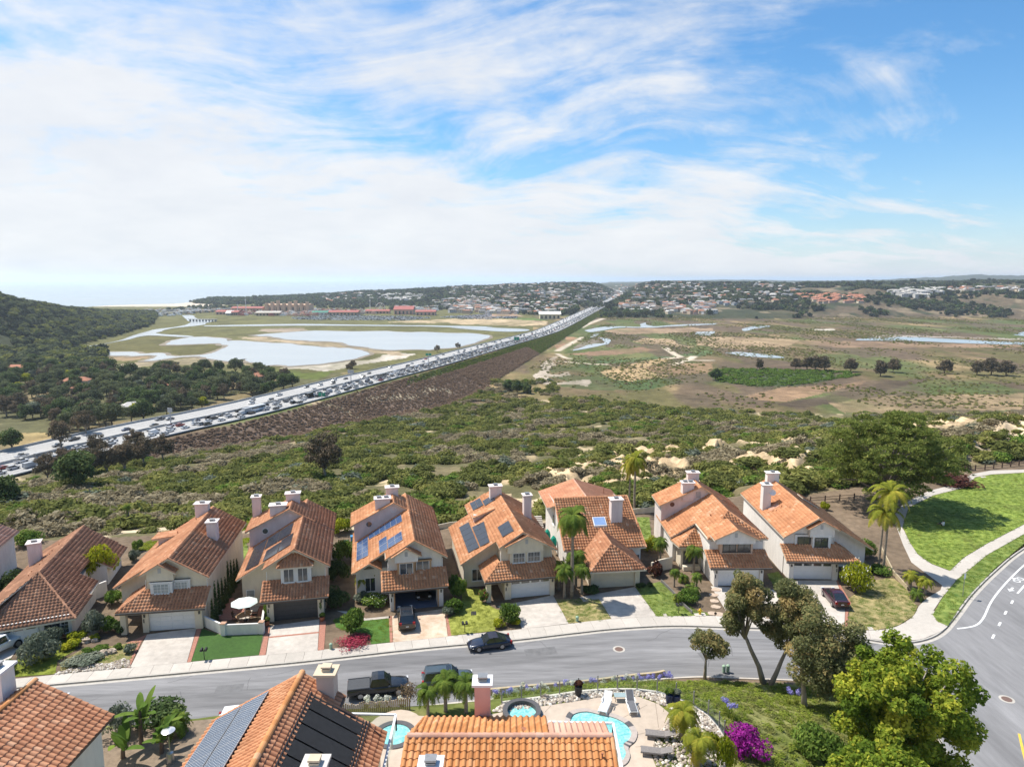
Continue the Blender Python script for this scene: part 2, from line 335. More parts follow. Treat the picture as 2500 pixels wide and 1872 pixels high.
def terrain(X,Y):
    X=np.asarray(X,float);Y=np.asarray(Y,float)
    xs=[-400,-300,-200,-150,-95,-50,0,60,120,200,320,500]
    E=itp(X,xs,[60,62,76,82,90,96,99,122,165,192,205,205]); T=itp(X,xs,[190,205,245,335,432,500,535,545,500,480,480,480]); zt=itp(X,xs,[-38,-38,-39,-44,-50,-56,-57.8,-57.8,-57.8,-57.8,-57.8,-57.8])
    t=np.clip((Y-E)/(T-E),0,1); z=zt*(1-(1-t)**1.5)
    post=np.clip((Y-T)/260.,0,1); z=np.where(t>=1,zt+(PZ-zt)*post,z)
    act=np.clip(t/.06,0,1)*np.clip((1-t)/.1,0,1)
    z=z+act*((fbm(X/34.,Y/34.,1,4)-.5)*7*np.clip((z+60)/40,0,1))
    reg=np.clip((X+5)/25.,0,1)*np.clip((Y-99)/12,0,1)*np.clip((250-Y)/40,0,1)
    rn=1-np.abs(fbm(X/20.,Y/30.,9,4)-.5)*4
    pk=112+(X-50)*.42; gt_=np.maximum(np.clip(t/.03,0,1),np.where((X>45)&(X<400),np.clip((Y-pk-3)/10,0,1),0)); z=z+gt_*(reg*(rn-.55)*3.6+sand_mask(X,Y)*(.5+1.5*(1-np.abs(fbm(X/5.,Y/9.,19,4)-.5)*3.4)))
    plain=Y>T
    u=X*CP/np.maximum(Y,1)
    # left headland
    hx=pxu([-400,-100,0,100,170,250,330,400]); toe=itp(u,hx,[800,850,880,905,950,1055,1218,1400]); rid=itp(u,hx,[1000,1050,1110,1250,1360,1500,1660,1900]); zr=itp(u,hx,[22,17,10,-10,-22,-36,-47,-57.8])
    th=np.clip((Y-toe)/(rid-toe),0,1); hl=PZ+(zr-PZ)*(1-(1-th)**1.6)+np.where(th>0,(fbm(X/90.,Y/90.,3,4)-.5)*12*np.clip((zr+57)/30,0,1)*th,0)
    back=np.clip((Y-rid-60)/500.,0,1); hl=hl+(PZ-8-hl)*back*(th>=1)
    z=np.maximum(z,np.where(u<pxu(420),hl,PZ-5))
    # hills beyond the lagoon
    qx=pxu([440,480,530,700,850,1000,1150,1300,1500,1700,1850,2000,2200,2350,2500,3200])
    toe=itp(u,qx,[2700,2650,2550,2500,2450,2350,2050,1800,1700,1650,1650,1690,1730,1730,1700,1700]); rid=itp(u,qx,[3000,3000,3000,3200,3300,3300,3300,3400,3500,3500,3500,3400,3300,3200,3200,3200])
    zr=itp(u,qx,[-60,-56,-50,-49,-35,-18,-6,6,10,17,13,10,16,19,19,19])
    th=np.clip((Y-toe)/(rid-toe),0,1); pw=itp(u,qx,[1,1,1,1,1.1,1.2,1.2,1.2,1.3,1.5,2.2,3.,3.6,3.6,3.6,3.6])
    hh=PZ+(zr-PZ)*(1-(1-th)**pw); amp=np.clip((zr-PZ)/60.,0,1)*np.clip(th*6,0,1)
    rdg=np.clip((u-pxu(1750))/.15,0,1); hh=hh+amp*((fbm(X/260.,Y/330.,21,4)-.5)*26+(fbm(X/80.,Y/120.,22,3)-.5)*(10+16*rdg)+rdg*(.5-np.abs(fbm(X/110.,Y/200.,23,3)-.5)*4)*9)
    far=np.clip((Y-rid)/2500.,0,1); hh=np.where(th>=1,hh-far*18,hh)
    mtn=itp(u,pxu([1500,1650,1800,1950,2100,2250,2350,2450,2600,3200]),[0,20,35,18,25,60,95,80,95,90])
    hh=hh+np.clip((Y-6200)/2200.,0,1)*mtn*(.75+.5*fbm(X/700.,Y/900.,31,3))
    z=np.where(u>pxu(440),np.maximum(z,hh),z)
    # sea floor off the coast
    coast=itp(u,pxu([-800,0,300,440,480,530,700,1000,1300,1500]),[1500,1900,2600,2750,2900,3150,3600,3900,4600,9999])
    z=np.where((Y>coast)&(u<pxu(1480)),z-(Y-coast)*.25,z)
    z=np.maximum(z,-75)
    # freeway cut and fill
    d,sg=signed_side(X,Y,FWY); e=np.maximum(d-FHW-2.5,0)
    fzy=fz(Y); z=np.clip(z,fzy-.7-.52*e,fzy-.7+.45*e)
    return z,d,sg,t
def near_ground(X,Y):
    """street terraces: 6 m pool terrace falling to the street"""
    dT=np.where(inpoly(X,Y,TERR),0,dline(X,Y,TERR,True)); rd=inpoly(X,Y,ROADPOLY); dR=np.where(rd,0,dline(X,Y,ROADPOLY,True))
    k=dR/(dR+dT+1e-6); k=k*k*(3-2*k)*.55+k*.45
    far=(Y>58)&~rd
    # beyond the far kerb the lots are level
    lot=np.zeros(X.shape,bool)
    lp=KERB+[(400,300),(-400,300)]
    lot=inpoly(X,Y,lp)
    z=np.where(lot,-.03,TZ*k-.03)
    z=np.where(rd,-.45,z); z=np.where((~rd)&(dR<.9),np.where(lot,-.45,np.minimum(z,-.03)),z)
    return z
rr=np.concatenate([np.geomspace(14,58,50)[:-1],np.geomspace(58,130,170)[:-1],np.geomspace(130,3600,395)[:-1],np.geomspace(3600,14000,60)])
az=np.concatenate([np.linspace(-62,-40,60)[:-1],np.linspace(-40,40,860),np.linspace(40,62,60)[1:]])
AZ,RR=np.meshgrid(np.radians(az),rr); TX=RR*np.sin(AZ);TY=RR*np.cos(AZ)
Z,FD,FS,TT=terrain(TX,TY)
nm=TY<100
NG=near_ground(TX[nm],TY[nm]); Z2=Z.copy(); Z2[nm]=np.where(TT[nm]>0,Z[nm],NG)
LOTM=np.zeros(Z.shape,bool); LOTM[nm]=True
Z=Z2
# ---- land cover (albedo of what grows or lies there)
C=np.zeros(Z.shape+(3,)); 
def put(mask,col,k=None):
    m=mask if k is None else None
    if k is None: C[mask]=col
    else:
        kk=np.clip(k,0,1)[...,None]; C[:]=C*(1-kk)+np.array(col)*kk
olive=(.135,.128,.048); tan=(.43,.31,.16); brown=(.205,.15,.082); sand=(.60,.47,.31); dkg=(.055,.07,.028); marsh=(.125,.118,.045); white=(.62,.55,.45); green=(.10,.16,.045); purp=(.16,.115,.08)
st=fbm(TX/70.,TY/190.,41,5); st2=fbm(TX/30.,TY/75.,43,4); st3=fbm(TX/140.,TY/260.,47,4)
C[:]=brown
put(None,tan,np.clip((st-.53)/.14,0,1)*.8); put(None,olive,np.clip((st2-.44)/.16,0,1)*.8); put(None,green,np.clip((st3-.53)/.08,0,1)*.6); put(None,purp,np.clip((fbm(TX/50.,TY/150.,49,4)-.54)/.06,0,1)*.8)
U=TX*CP/np.maximum(TY,1)
hillm=(Z>PZ+1.2)&(TY>800)
put(None,(.050,.056,.030),np.where(hillm,1,0)); put(None,(.13,.10,.062),np.where(hillm,np.clip((fbm(TX/120.,TY/200.,61,4)-.5)/.08,0,1),0)*np.clip((U-pxu(1750))/.15,0,1)); put(None,(.12,.092,.06),np.where(hillm,np.clip((fbm(TX/45.,TY/60.,65,4)-.40)/.1,0,1),0)*np.clip((U-pxu(1850))/.12,0,1)*np.clip((2450-TY)/300.,0,1)); put(None,(.24,.185,.12),np.where(hillm&(U>-.2),np.clip((fbm(TX/60.,TY/90.,63,4)-.62)/.05,0,1),0)*.7)
farf=TY>4200; C[farf]=(.07,.075,.05)
pl_=(TY>480)&(~hillm)&(TY<4000); C[pl_]*=.74
cover=[]
ft=(U<pxu(200))&(TY>560)&(TY<1000)&(Z<PZ+6)&(FS<0); FTM=ft
def cv(zf,pts,col,z=PZ): cover.append((g2(zf(pts),WZ),tuple(.76*c for c in col)))
flat=(Z<PZ+3)&(TY>350)&(FS<=0)
lm=flat&(U<pxu(1300)); C[lm]=np.array(marsh)*(.75+.5*st2[lm])[:,None]
C[FTM]=(.060,.068,.034)
lm2=(FS<0)&(TY<700)&(FD>FHW); C[lm2]=np.array((.10,.095,.045)); put(None,(.20,.155,.08),np.where(lm2,np.clip((fbm(TX/28.,TY/50.,71,3)-.56)/.06,0,1),0)); cover.append((g2(y3([(30,1180),(400,1175),(560,1300),(300,1345),(120,1330)]),-43),(.46,.33,.15)))
cv(y3,[(560,600),(800,560),(1100,500),(1200,478),(1640,487),(1500,512),(1400,545),(1540,540),(1900,573),(1700,640),(1450,655),(1290,630),(800,618),(560,615)],(.15,.135,.05))
cv(y3,[(560,650),(760,640),(1200,648),(1260,665),(1100,690),(850,700),(640,680)],(.33,.235,.14))
cv(y3,[(800,735),(1300,690),(1700,660),(2030,672),(2190,722),(1900,722),(1500,722),(1000,748)],(.45,.36,.24))
cv(y4,[(430,748),(850,700),(1200,680),(1300,640),(1500,620),(1530,640),(1480,668),(1100,722),(850,775),(700,770)],white)
cv(y4,[(370,755),(640,790),(850,775),(760,850),(560,840)],(.14,.17,.04))
cv(y4,[(80,492),(300,488),(600,516),(900,535),(1040,560),(1250,592),(1460,612),(1490,645),(1300,627),(1000,592),(780,567),(400,537),(150,517)],(.44,.34,.22))
cv(y4,[(220,425),(600,415),(700,430),(480,450),(300,445)],(.38,.3,.22))
cv(y5,[(0,490),(200,478),(450,478),(700,488),(830,500),(800,527),(600,537),(300,527),(0,517)],(.55,.42,.26))
cv(y4,[(1300,365),(1600,350),(1900,338),(2208,345),(2208,388),(1800,374)],(.55,.42,.26))
cv(y5,[(100,445),(560,430),(600,455),(300,475),(120,470)],(.42,.28,.2))
cv(y5,[(460,478),(720,470),(830,490),(640,488)],(.12,.2,.05))
cv(y5,[(1240,930),(1330,890),(1500,860),(1700,820),(1900,800),(1840,830),(1650,880),(1700,930),(1850,950),(1750,980),(1500,992),(1330,972)],(.50,.35,.19))
cv(y5,[(1530,665),(1650,638),(1850,640),(1900,680),(2060,710),(2000,725),(1800,700),(1620,682)],(.46,.33,.2))
cv(y5,[(1300,575),(1450,555),(2208,555),(2208,582),(1700,602),(1400,602)],(.4,.28,.18))
cv(y5,[(970,625),(1085,630),(1020,662),(960,645)],(.42,.25,.15)); cv(y5,[(900,690),(975,680),(950,718),(890,737)],(.40,.24,.15))
cv(y5,[(1010,740),(1200,690),(1280,660),(1200,640),(1050,700)],(.25,.21,.16))
cv(y5,[(980,770),(1300,738),(1600,715),(1750,735),(1500,770),(1200,790)],(.30,.19,.12))
cv(y5,[(1650,880),(1850,850),(2208,840),(2208,930),(1900,950),(1700,925)],(.32,.21,.12))
cv(y5,[(780,910),(900,860),(1000,880),(1150,850),(1260,870),(1000,905),(850,935)],(.08,.115,.04))
cv(y5,[(1200,835),(1500,812),(1850,790),(2208,735),(2208,775),(1800,805),(1400,852),(1250,855)],(.115,.165,.07))
cv(y5,[(820,950),(1000,950),(1250,965),(1500,992),(1900,972),(1960,1012),(1700,1062),(1300,1078),(900,1045),(1000,1000)],(.085,.125,.045))
cv(y5,[(690,960),(760,890),(800,840),(840,800),(915,788),(850,830),(885,862),(805,902),(795,932),(900,942),(1000,915),(1005,950),(900,965),(820,955),(900,1012),(1000,1000),(1170,985),(1175,1042),(1000,1022),(850,1032),(740,1002)],(.50,.42,.33))
cv(y6,[(350,890),(600,835),(900,832),(1150,800),(1100,830),(850,880),(600,935),(420,920)],(.34,.22,.13))
cv(y6,[(540,950),(900,890),(1300,800),(1700,770),(1300,850),(1000,930),(700,985)],(.12,.09,.06))
cv(y6,[(70,760),(200,720),(500,720),(700,730),(1000,730),(1120,762),(900,795),(700,825),(400,838),(150,805)],(.07,.095,.04))
cv(y6,[(900,940),(1300,900),(2208,880),(2208,990),(1400,1000),(1000,1010)],(.36,.26,.15))
cv(y6,[(0,500),(400,505),(700,520),(640,560),(300,585),(0,560)],(.42,.3,.18)); cv(y6,[(650,535),(1100,530),(1500,545),(2208,556),(2208,575),(1500,575),(900,575)],(.33,.22,.14))
cv(y6,[(780,450),(930,445),(940,458),(800,458)],white); cv(y6,[(1150,492),(1500,492),(2208,515),(2208,524),(1500,502),(1150,505)],(.42,.36,.3))
edge=(fbm(TX/18.,TY/40.,91,3)-.5)
for poly,c in cover:
    bx=[p[0] for p in poly];by=[p[1] for p in poly]; jx=TX+edge*14;jy=TY+edge*TY*.035
    m=(TX>min(bx)-20)&(TX<max(bx)+20)&(TY>min(by)-60)&(TY<max(by)+60)&((Z<PZ+6)|(TY<420))
    if m.any():
        idx=np.where(m); ins=inpoly(jx[idx],jy[idx],poly); a=(idx[0][ins],idx[1][ins]); w8=(.55+.45*np.clip((st2[a]-.3)/.3,0,1))[:,None]; C[a]=C[a]*(1-w8)+np.array(c)*(.82+.36*st2[a])[:,None]*w8
def trail(zf,pts,wd,col,zl=WZ):
    pl=smooth_line(g2(zf(pts),zl),4); bx=[p[0] for p in pl];by=[p[1] for p in pl]
    m=(TX>min(bx)-20)&(TX<max(bx)+20)&(TY>min(by)-30)&(TY<max(by)+30); idx=np.where(m); dd=dline(TX[idx],TY[idx],pl); k=np.clip((wd-dd)/(wd*.5),0,1)[:,None]; C[idx]=C[idx]*(1-k)+np.array(col)*k
for q,wd in (([(900,832),(1000,838),(1200,857),(1300,858)],5),([(1810,720),(1890,775),(1930,795),(1800,810)],6),([(1880,860),(2000,820),(2050,790)],6),([(2050,822),(2208,825)],5),([(1090,550),(1180,510),(1280,475)],9),([(900,745),(1000,690),(1110,632)],6),([(900,770),(960,800),(1010,810)],4)): trail(y5,q,wd,(.50,.42,.32))
# near slopes: scrub ground, embankment, sandstone
nb=(TY<700)&(FS>0)
sl=nb&(TT>0)&(TT<1.); C[sl]=np.array((.115,.105,.05))
put(None,(.19,.155,.085),np.where(sl,np.clip((fbm(TX/12.,TY/18.,81,4)-.52)/.08,0,1)*.8,0))
put(None,(.42,.33,.20),np.where(sl,np.clip((fbm(TX/9.,TY/14.,85,3)-.66)/.05,0,1),0))
emb=(FD>FHW+1)&(FD<FHW+46)&(FS>0)&(Z>PZ+.6)&(Z<fz(TY)-.9)&(TY>190)&(TY<900)&(TX>-165); C[emb]=np.array((.18,.125,.09))*(.8+.4*st2[emb])[:,None]; emg=(FD>FHW+1)&(FD<FHW+60)&(FS>0)&(Z>PZ+.6)&(TY>=880)&(TY<1700); C[emg]=np.array((.10,.105,.05))*(.7+.6*st2[emg])[:,None]
gt=emb&(FD<FHW+9)&(TX>-75); C[gt]=(.085,.10,.04)
trail(y4,[(0,1350),(230,1310),(600,1255),(850,1222),(1180,1215)],3.2,(.46,.36,.22),-52); trail(y4,[(1180,1170),(1400,1110),(1600,1065),(1700,1010),(1860,985)],3.5,(.46,.37,.24),-55)
trail(y5,[(640,1140),(900,1160),(1200,1185),(1350,1200)],4,(.36,.26,.16),-52)
SM=sand_mask(TX,TY); put(None,(.58,.435,.265),SM); put(None,(.36,.265,.16),SM*np.clip((fbm(TX/3.2,TY/4.,25,4)-.50)/.10,0,1)*.85)
bk=(TY<135)&(TY>92)&(TT>0)&(TT<.1)&(TX<8)&(TX>-60); put(None,(.50,.40,.27),np.where(bk,np.clip((fbm(TX/5.,TY/4.,87,3)-.48)/.06,0,1),0))
# lots: bark mulch and soil, banks: ground cover green
lot0=(TT<=0)&(TY<230); wild=lot0&(TX>45)&(TY>114+(TX-50)*.42); C[lot0]=(.17,.125,.085); C[wild]=(.20,.16,.09); put(None,(.64,.50,.33),np.where(wild,SM,0))
bank=lot0&(Z>.0)&(TY<66); put(None,(.12,.14,.035),np.where(bank,1,0)); put(None,(.21,.20,.075),np.where(bank,np.clip((fbm(TX/4.,TY/4.,95,4)-.5)/.1,0,1)*.8,0))
beach=(Z<PZ+1.5)&(TY>2450)&(U<pxu(560))&(Z>-60); C[beach]=(.55,.47,.37)
m,t=nodes('terrain'); N=t.nodes.new; L=t.links.new
out=N('ShaderNodeOutputMaterial');p=N('ShaderNodeBsdfPrincipled');L(p.outputs[0],out.inputs[0]);p.inputs['Roughness'].default_value=.95;p.inputs['Specular IOR Level'].default_value=.1
at=N('ShaderNodeVertexColor');at.layer_name='cover';geo=N('ShaderNodeNewGeometry')
res=at.outputs[0]
for scl,v in ((.9,.24),(.11,.30),(.022,.22)):
    n=N('ShaderNodeTexNoise');n.inputs['Scale'].default_value=scl;n.inputs['Detail'].default_value=7.;n.inputs['Roughness'].default_value=.68;L(geo.outputs['Position'],n.inputs['Vector'])
    mr=N('ShaderNodeMapRange');mr.inputs['From Min'].default_value=.32;mr.inputs['From Max'].default_value=.68;mr.inputs['To Min'].default_value=1-v;mr.inputs['To Max'].default_value=1+v;L(n.outputs['Fac'],mr.inputs[0])
    x=N('ShaderNodeMix');x.data_type='RGBA';x.blend_type='MULTIPLY';x.inputs[0].default_value=1.;L(res,x.inputs[6]);L(mr.outputs[0],x.inputs[7]);res=x.outputs[2]
L(res,p.inputs['Base Color'])
bp=N('ShaderNodeBump');bp.inputs['Strength'].default_value=.5;bp.inputs['Distance'].default_value=.5;L(n.outputs['Fac'],bp.inputs['Height'])
n4=N('ShaderNodeTexNoise');n4.inputs['Scale'].default_value=.7;n4.inputs['Detail'].default_value=8.;L(geo.outputs['Position'],n4.inputs['Vector']);L(n4.outputs['Fac'],bp.inputs['Height']);L(bp.outputs[0],p.inputs['Normal'])
TERM=m
nr,na=Z.shape; I=np.arange(nr*na).reshape(nr,na)
Fq=np.stack([I[:-1,:-1].ravel(),I[:-1,1:].ravel(),I[1:,1:].ravel(),I[1:,:-1].ravel()],1)[:,::-1]
me=npmesh('ground',np.stack([TX.ravel(),TY.ravel(),Z.ravel()],1),Fq,TERM,smooth=True)
ca=me.color_attributes.new('cover','FLOAT_COLOR','POINT'); ca.data.foreach_set('color',np.concatenate([C.reshape(-1,3),np.ones((nr*na,1))],1).astype(np.float32).ravel())
GROUND=link(bpy.data.objects.new('ground',me)); tag(GROUND,'sloping scrub hillside, marsh plain and far hills of the valley','ground',kind='structure')
# fast height lookup for planting
LR=np.log(rr)
def gz(x,y):
    x=np.atleast_1d(np.asarray(x,float));y=np.atleast_1d(np.asarray(y,float))
    r=np.hypot(x,y);a=np.degrees(np.arctan2(x,y))
    fi=np.interp(r,rr,np.arange(nr));fj=np.interp(a,az,np.arange(na))
    i=np.clip(fi.astype(int),0,nr-2);j=np.clip(fj.astype(int),0,na-2);p=fi-i;q=fj-j
    return Z[i,j]*(1-p)*(1-q)+Z[i+1,j]*p*(1-q)+Z[i,j+1]*(1-p)*q+Z[i+1,j+1]*p*q
def gzs(x,y): return float(gz(x,y)[0])
def onground(px,py,it=40):
    """first ground point on the line of sight through a photo pixel"""
    u=(px-1250)/F;v=(py-936)/F; prev=10.
    for d in np.geomspace(12,9000,1400):
        x,y,z=u*d,d*(CP-v*SP),CAMH-d*(SP+v*CP)
        if z<gzs(x,y):
            lo,hi=prev,d
            for _ in range(20):
                md=.5*(lo+hi); x,y,z=u*md,md*(CP-v*SP),CAMH-md*(SP+v*CP)
                if z<gzs(x,y): hi=md
                else: lo=md
            return x,y,gzs(x,y)
        prev=d
    return None
# ---- water
m,t=nodes('water'); N=t.nodes.new; L=t.links.new
out=N('ShaderNodeOutputMaterial');p=N('ShaderNodeBsdfPrincipled');L(p.outputs[0],out.inputs[0]);p.inputs['Base Color'].default_value=(.16,.19,.21,1);p.inputs['Roughness'].default_value=.22;p.inputs['IOR'].default_value=1.33
geo=N('ShaderNodeNewGeometry');mp=N('ShaderNodeMapping');mp.inputs['Scale'].default_value=(.5,1,1);L(geo.outputs['Position'],mp.inputs[0]);n=N('ShaderNodeTexNoise');n.inputs['Scale'].default_value=.35;n.inputs['Detail'].default_value=6.;L(mp.outputs[0],n.inputs['Vector'])
bp=N('ShaderNodeBump');bp.inputs['Strength'].default_value=.06;bp.inputs['Distance'].default_value=.4;L(n.outputs['Fac'],bp.inputs['Height']);L(bp.outputs[0],p.inputs['Normal'])
n2=N('ShaderNodeTexNoise');n2.inputs['Scale'].default_value=.012;n2.inputs['Detail'].default_value=5.;L(mp.outputs[0],n2.inputs['Vector'])
mx=N('ShaderNodeMix');mx.data_type='RGBA';L(n2.outputs['Fac'],mx.inputs[0]);mx.inputs[6].default_value=(.30,.33,.34,1);mx.inputs[7].default_value=(.42,.44,.43,1);L(mx.outputs[2],p.inputs['Base Color'])
WATER=m
m2=m.copy();m2.name='sea_water';SEA=m2
for nd in m2.node_tree.nodes:
    if nd.type=='MIX': nd.inputs[6].default_value=(.26,.32,.35,1);nd.inputs[7].default_value=(.30,.36,.38,1)
def water(name,zf,pts,label):
    pl=zf(pts) if zf else pts
    w=g2(pl,WZ); n=len(w); w2=smooth_line(w+[w[0]],7)[:-1]; k_=1. if name=='lagoon' else .35
    ax=np.array([q[0] for q in w2]);ay=np.array([q[1] for q in w2]); jx=(fbm(ax/26.,ay/50.,201,4)-.5)*16*k_; jy=(fbm(ax/24.,ay/60.,203,4)-.5)*44*k_; w2=list(zip(ax+jx,ay+jy))
    if name=='lagoon':
        c0,c1=float(ax.mean()),float(ay.mean()); mud=[]
        for i in range(len(w2)):
            a,b2=w2[i-1],w2[(i+1)%len(w2)]; dx,dy=b2[0]-a[0],b2[1]-a[1]; L_=math.hypot(dx,dy) or 1; sg=1 if sum(w2[q-1][0]*w2[q][1]-w2[q][0]*w2[q-1][1] for q in range(len(w2)))>0 else -1; m_=3+7*float(fbm(np.array([w2[i][0]/30.]),np.array([w2[i][1]/50.]),211,3)[0]); mud.append((w2[i][0]+sg*dy/L_*m_,w2[i][1]-sg*dx/L_*m_*1.6))
        b=MB(); b.poly([(x,y,WZ-.14) for x,y in mud]); o=b.build('mud_margin',mat('mud',(.21,.17,.12),.8,.3,.05)); tag(o,'brown mud margin around the '+label[:22].strip(),'mud',kind='structure')
        if o.data.polygons[0].normal.z<0: o.data.flip_normals()
    b=MB(); b.poly([(x,y,WZ) for x,y in w2]); o=b.build(name,WATER); tag(o,label,'water',kind='structure')
    if o.data.polygons[0].normal.z<0: o.data.flip_normals()
lw=y3([(820,625),(1000,617),(1290,632),(1450,655),(1700,640),(1820,610),(1905,572),(1850,545),(1640,548),(1540,552),(1400,545),(1500,512),(1640,492),(1780,492),(1840,500),(1930,523)])+y4([(30,522),(300,535),(800,575),(1190,610),(1150,648),(1000,682),(700,717),(400,735),(240,722),(130,682)])+y3([(2030,680),(1900,690),(1650,662),(1480,667),(1300,690),(1230,690),(1268,668),(1210,650),(880,642)])
water('lagoon',None,lw,'wide pale near basin of the lagoon left of the freeway')
water('lagoon',y4,[(180,478),(480,455),(720,440),(1300,445),(2000,462),(2150,470),(2190,490),(2130,520),(1950,570),(1750,595),(1600,598),(1250,590),(1040,560),(940,535),(600,515),(300,488)],'upper basin of the lagoon behind the sandy dike')
water('channel',None,y4([(-200,394),(0,391),(300,385),(640,382),(1200,390),(1700,395),(2208,405)])+y5([(300,548),(640,565),(600,582),(400,582),(0,552)])+y4([(2208,424),(1700,405),(1200,399),(640,396),(0,402),(-200,402)]),'thin straight channel in front of the fairground')
water('river',y3,[(1530,310),(1615,308),(1670,340),(1800,356),(1750,372),(1700,392),(1480,415),(1350,445),(1330,462),(1600,482),(1625,490),(1500,490),(1280,478),(1180,490),(1050,520),(700,580),(620,585),(950,535),(1150,470),(1220,450),(1330,425),(1490,405),(1600,375),(1570,345)],'river mouth winding below the wooded headland')
water('inlet',y3,[(340,640),(480,620),(560,616),(480,640),(400,660),(350,665)],'small inlet at the foot of the headland')
water('creek',y5,[(1120,575),(1290,545),(1430,540),(1590,545),(1600,520),(1640,510),(1650,525),(1730,540),(1850,530),(2208,515),(2208,525),(1850,542),(1730,550),(1590,553),(1440,550),(1330,565),(1240,580),(1170,588)],'creek meandering right of the freeway bridge')
water('pond',y5,[(1190,612),(1250,600),(1250,610),(1200,634),(1185,627)],'tiny pond by the creek right of the freeway')
water('creek',y5,[(1030,738),(1180,690),(1290,680),(1260,645),(1220,640),(1300,640),(1345,655),(1335,682),(1280,698),(1100,733),(1040,743)],'hooked grey creek arm on the marsh plain')
water('pond',y6,[(0,470),(120,466),(95,490),(0,486)],'short pool at the plain centre'); water('pond',y6,[(300,452),(380,432),(500,430),(400,448),(330,464)],'curved pool beside the dark bank')
water('pond',y6,[(190,610),(300,606),(560,632),(560,643),(350,634)],'narrow pool left of the dark tree clump')
water('channel',y6,[(1090,518),(1400,503),(1700,518),(1950,530),(2260,545),(2260,555),(1900,549),(1700,541),(1380,529),(1100,527)],'blue channel at the right edge of the plain'); water('pond',y6,[(2140,490),(2230,468),(2260,500)],'blue pool cut by the right edge')
b=MB(); b.poly([(-41000,1500,-58.6),(41000,1500,-58.6),(41000,41500,-58.6),(-41000,41500,-58.6)]); tag(b.build('sea',SEA),'pale calm ocean out to the horizon','sea',kind='structure')
# ---------------------------------------------------------------- streets
asph=mat('asphalt',(.205,.20,.20),.9,.17,1.6,.25,14.,var2=.24,stretch=(.16,1.5,1),spec=.2)
conc=mat('concrete',(.48,.43,.37),.9,.09,2.,.12,30.,var2=.10)
conc2=mat('driveway_concrete',(.47,.42,.365),.9,.15,1.4,.12,25.,var2=.16)
conc3=mat('gutter_concrete',(.44,.405,.355),.9,.12,2.4,.1,25.)
brick=mat('brick_paving',(.36,.165,.115),.9,.25,6.,.3,18.)
stain=mat('stained_concrete',(.52,.36,.23),.85,.2,.8,.1,20.,col2=(.58,.46,.36),var2=.15)
wpaint=mat('white_paint',(.72,.72,.70),.7,.10,5.); ypaint=mat('yellow_paint',(.72,.45,.06),.7,.1,5.)
lawnA=mat('lawn_green',(.10,.175,.028),.95,.34,2.2,.6,60.,col2=(.19,.22,.05),var2=.3)
lawnB=mat('lawn_turf',(.045,.10,.018),.95,.18,2.5,.5,70.,var2=.1)
lawnC=mat('lawn_lime',(.24,.26,.040),.95,.3,2.2,.5,60.,col2=(.27,.28,.055),var2=.16)
lawnD=mat('lawn_dry',(.13,.17,.035),.95,.3,.9,.5,50.,col2=(.33,.25,.12),var2=.25)
soil=mat('garden_soil',(.22,.165,.115),.95,.25,2.5,.5,25.)
LAWNS=[]
def rotp0(c,a,pts): return [(c[0]+x*math.cos(a)-y*math.sin(a),c[1]+x*math.sin(a)+y*math.cos(a)) for x,y in pts]
def sheet(name,pts,z,m,label,px=True,sm=0,cat='ground',th=None):
    w=[G(a,b,z)[:2] for a,b in pts] if px else pts
    if sm: w=smooth_line(list(w)+[w[0]],sm)[:-1]
    if cat=='lawn': LAWNS.append((list(w),z,m.name))
    b=MB()
    if th: b.prism(w,z-th,z)
    else: b.poly([(x,y,z) for x,y in w])
    o=b.build(name,m)
    if not th and o.data.polygons[0].normal.z<0: o.data.flip_normals()
    return tag(o,label,cat,kind='structure')
def fstrip(b,l,r,dz):
    for i in range(len(l)-1): b.poly([(*q,float(fz(q[1]))+dz) for q in (l[i],r[i],r[i+1],l[i+1])])
def strip(b,l,r,zl,zr,m=0):
    for i in range(len(l)-1): b.poly([(*l[i],zl),(*r[i],zr),(*r[i+1],zr),(*l[i+1],zl)],m)
asph2=mat('asphalt_wide',(.215,.21,.21),.9,.13,1.6,.25,14.,var2=.20,stretch=(1.3,.2,1),rot=R(28),spec=.2)
km=KMAIN; kn=[q for q in KNEAR if q[0]<28.]; bm=MB(); bm.poly([(x,y,RZ) for x,y in KERB[len(km)-1:]+[(140,120),(140,15),(KNEAR[-1][0],15)]+KNEAR[len(kn)-1:][::-1]]); o=bm.build('road',asph2)
if o.data.polygons[0].normal.z<0: o.data.flip_normals()
tag(o,'wide grey road with bike lane at the right edge','road',kind='structure')
bm=MB(); bm.poly([(x,y,RZ) for x,y in km+kn[::-1]]); o=bm.build('road',asph); 
if o.data.polygons[0].normal.z<0: o.data.flip_normals()
tag(o,'grey asphalt street curving past the row of houses','road',kind='structure')
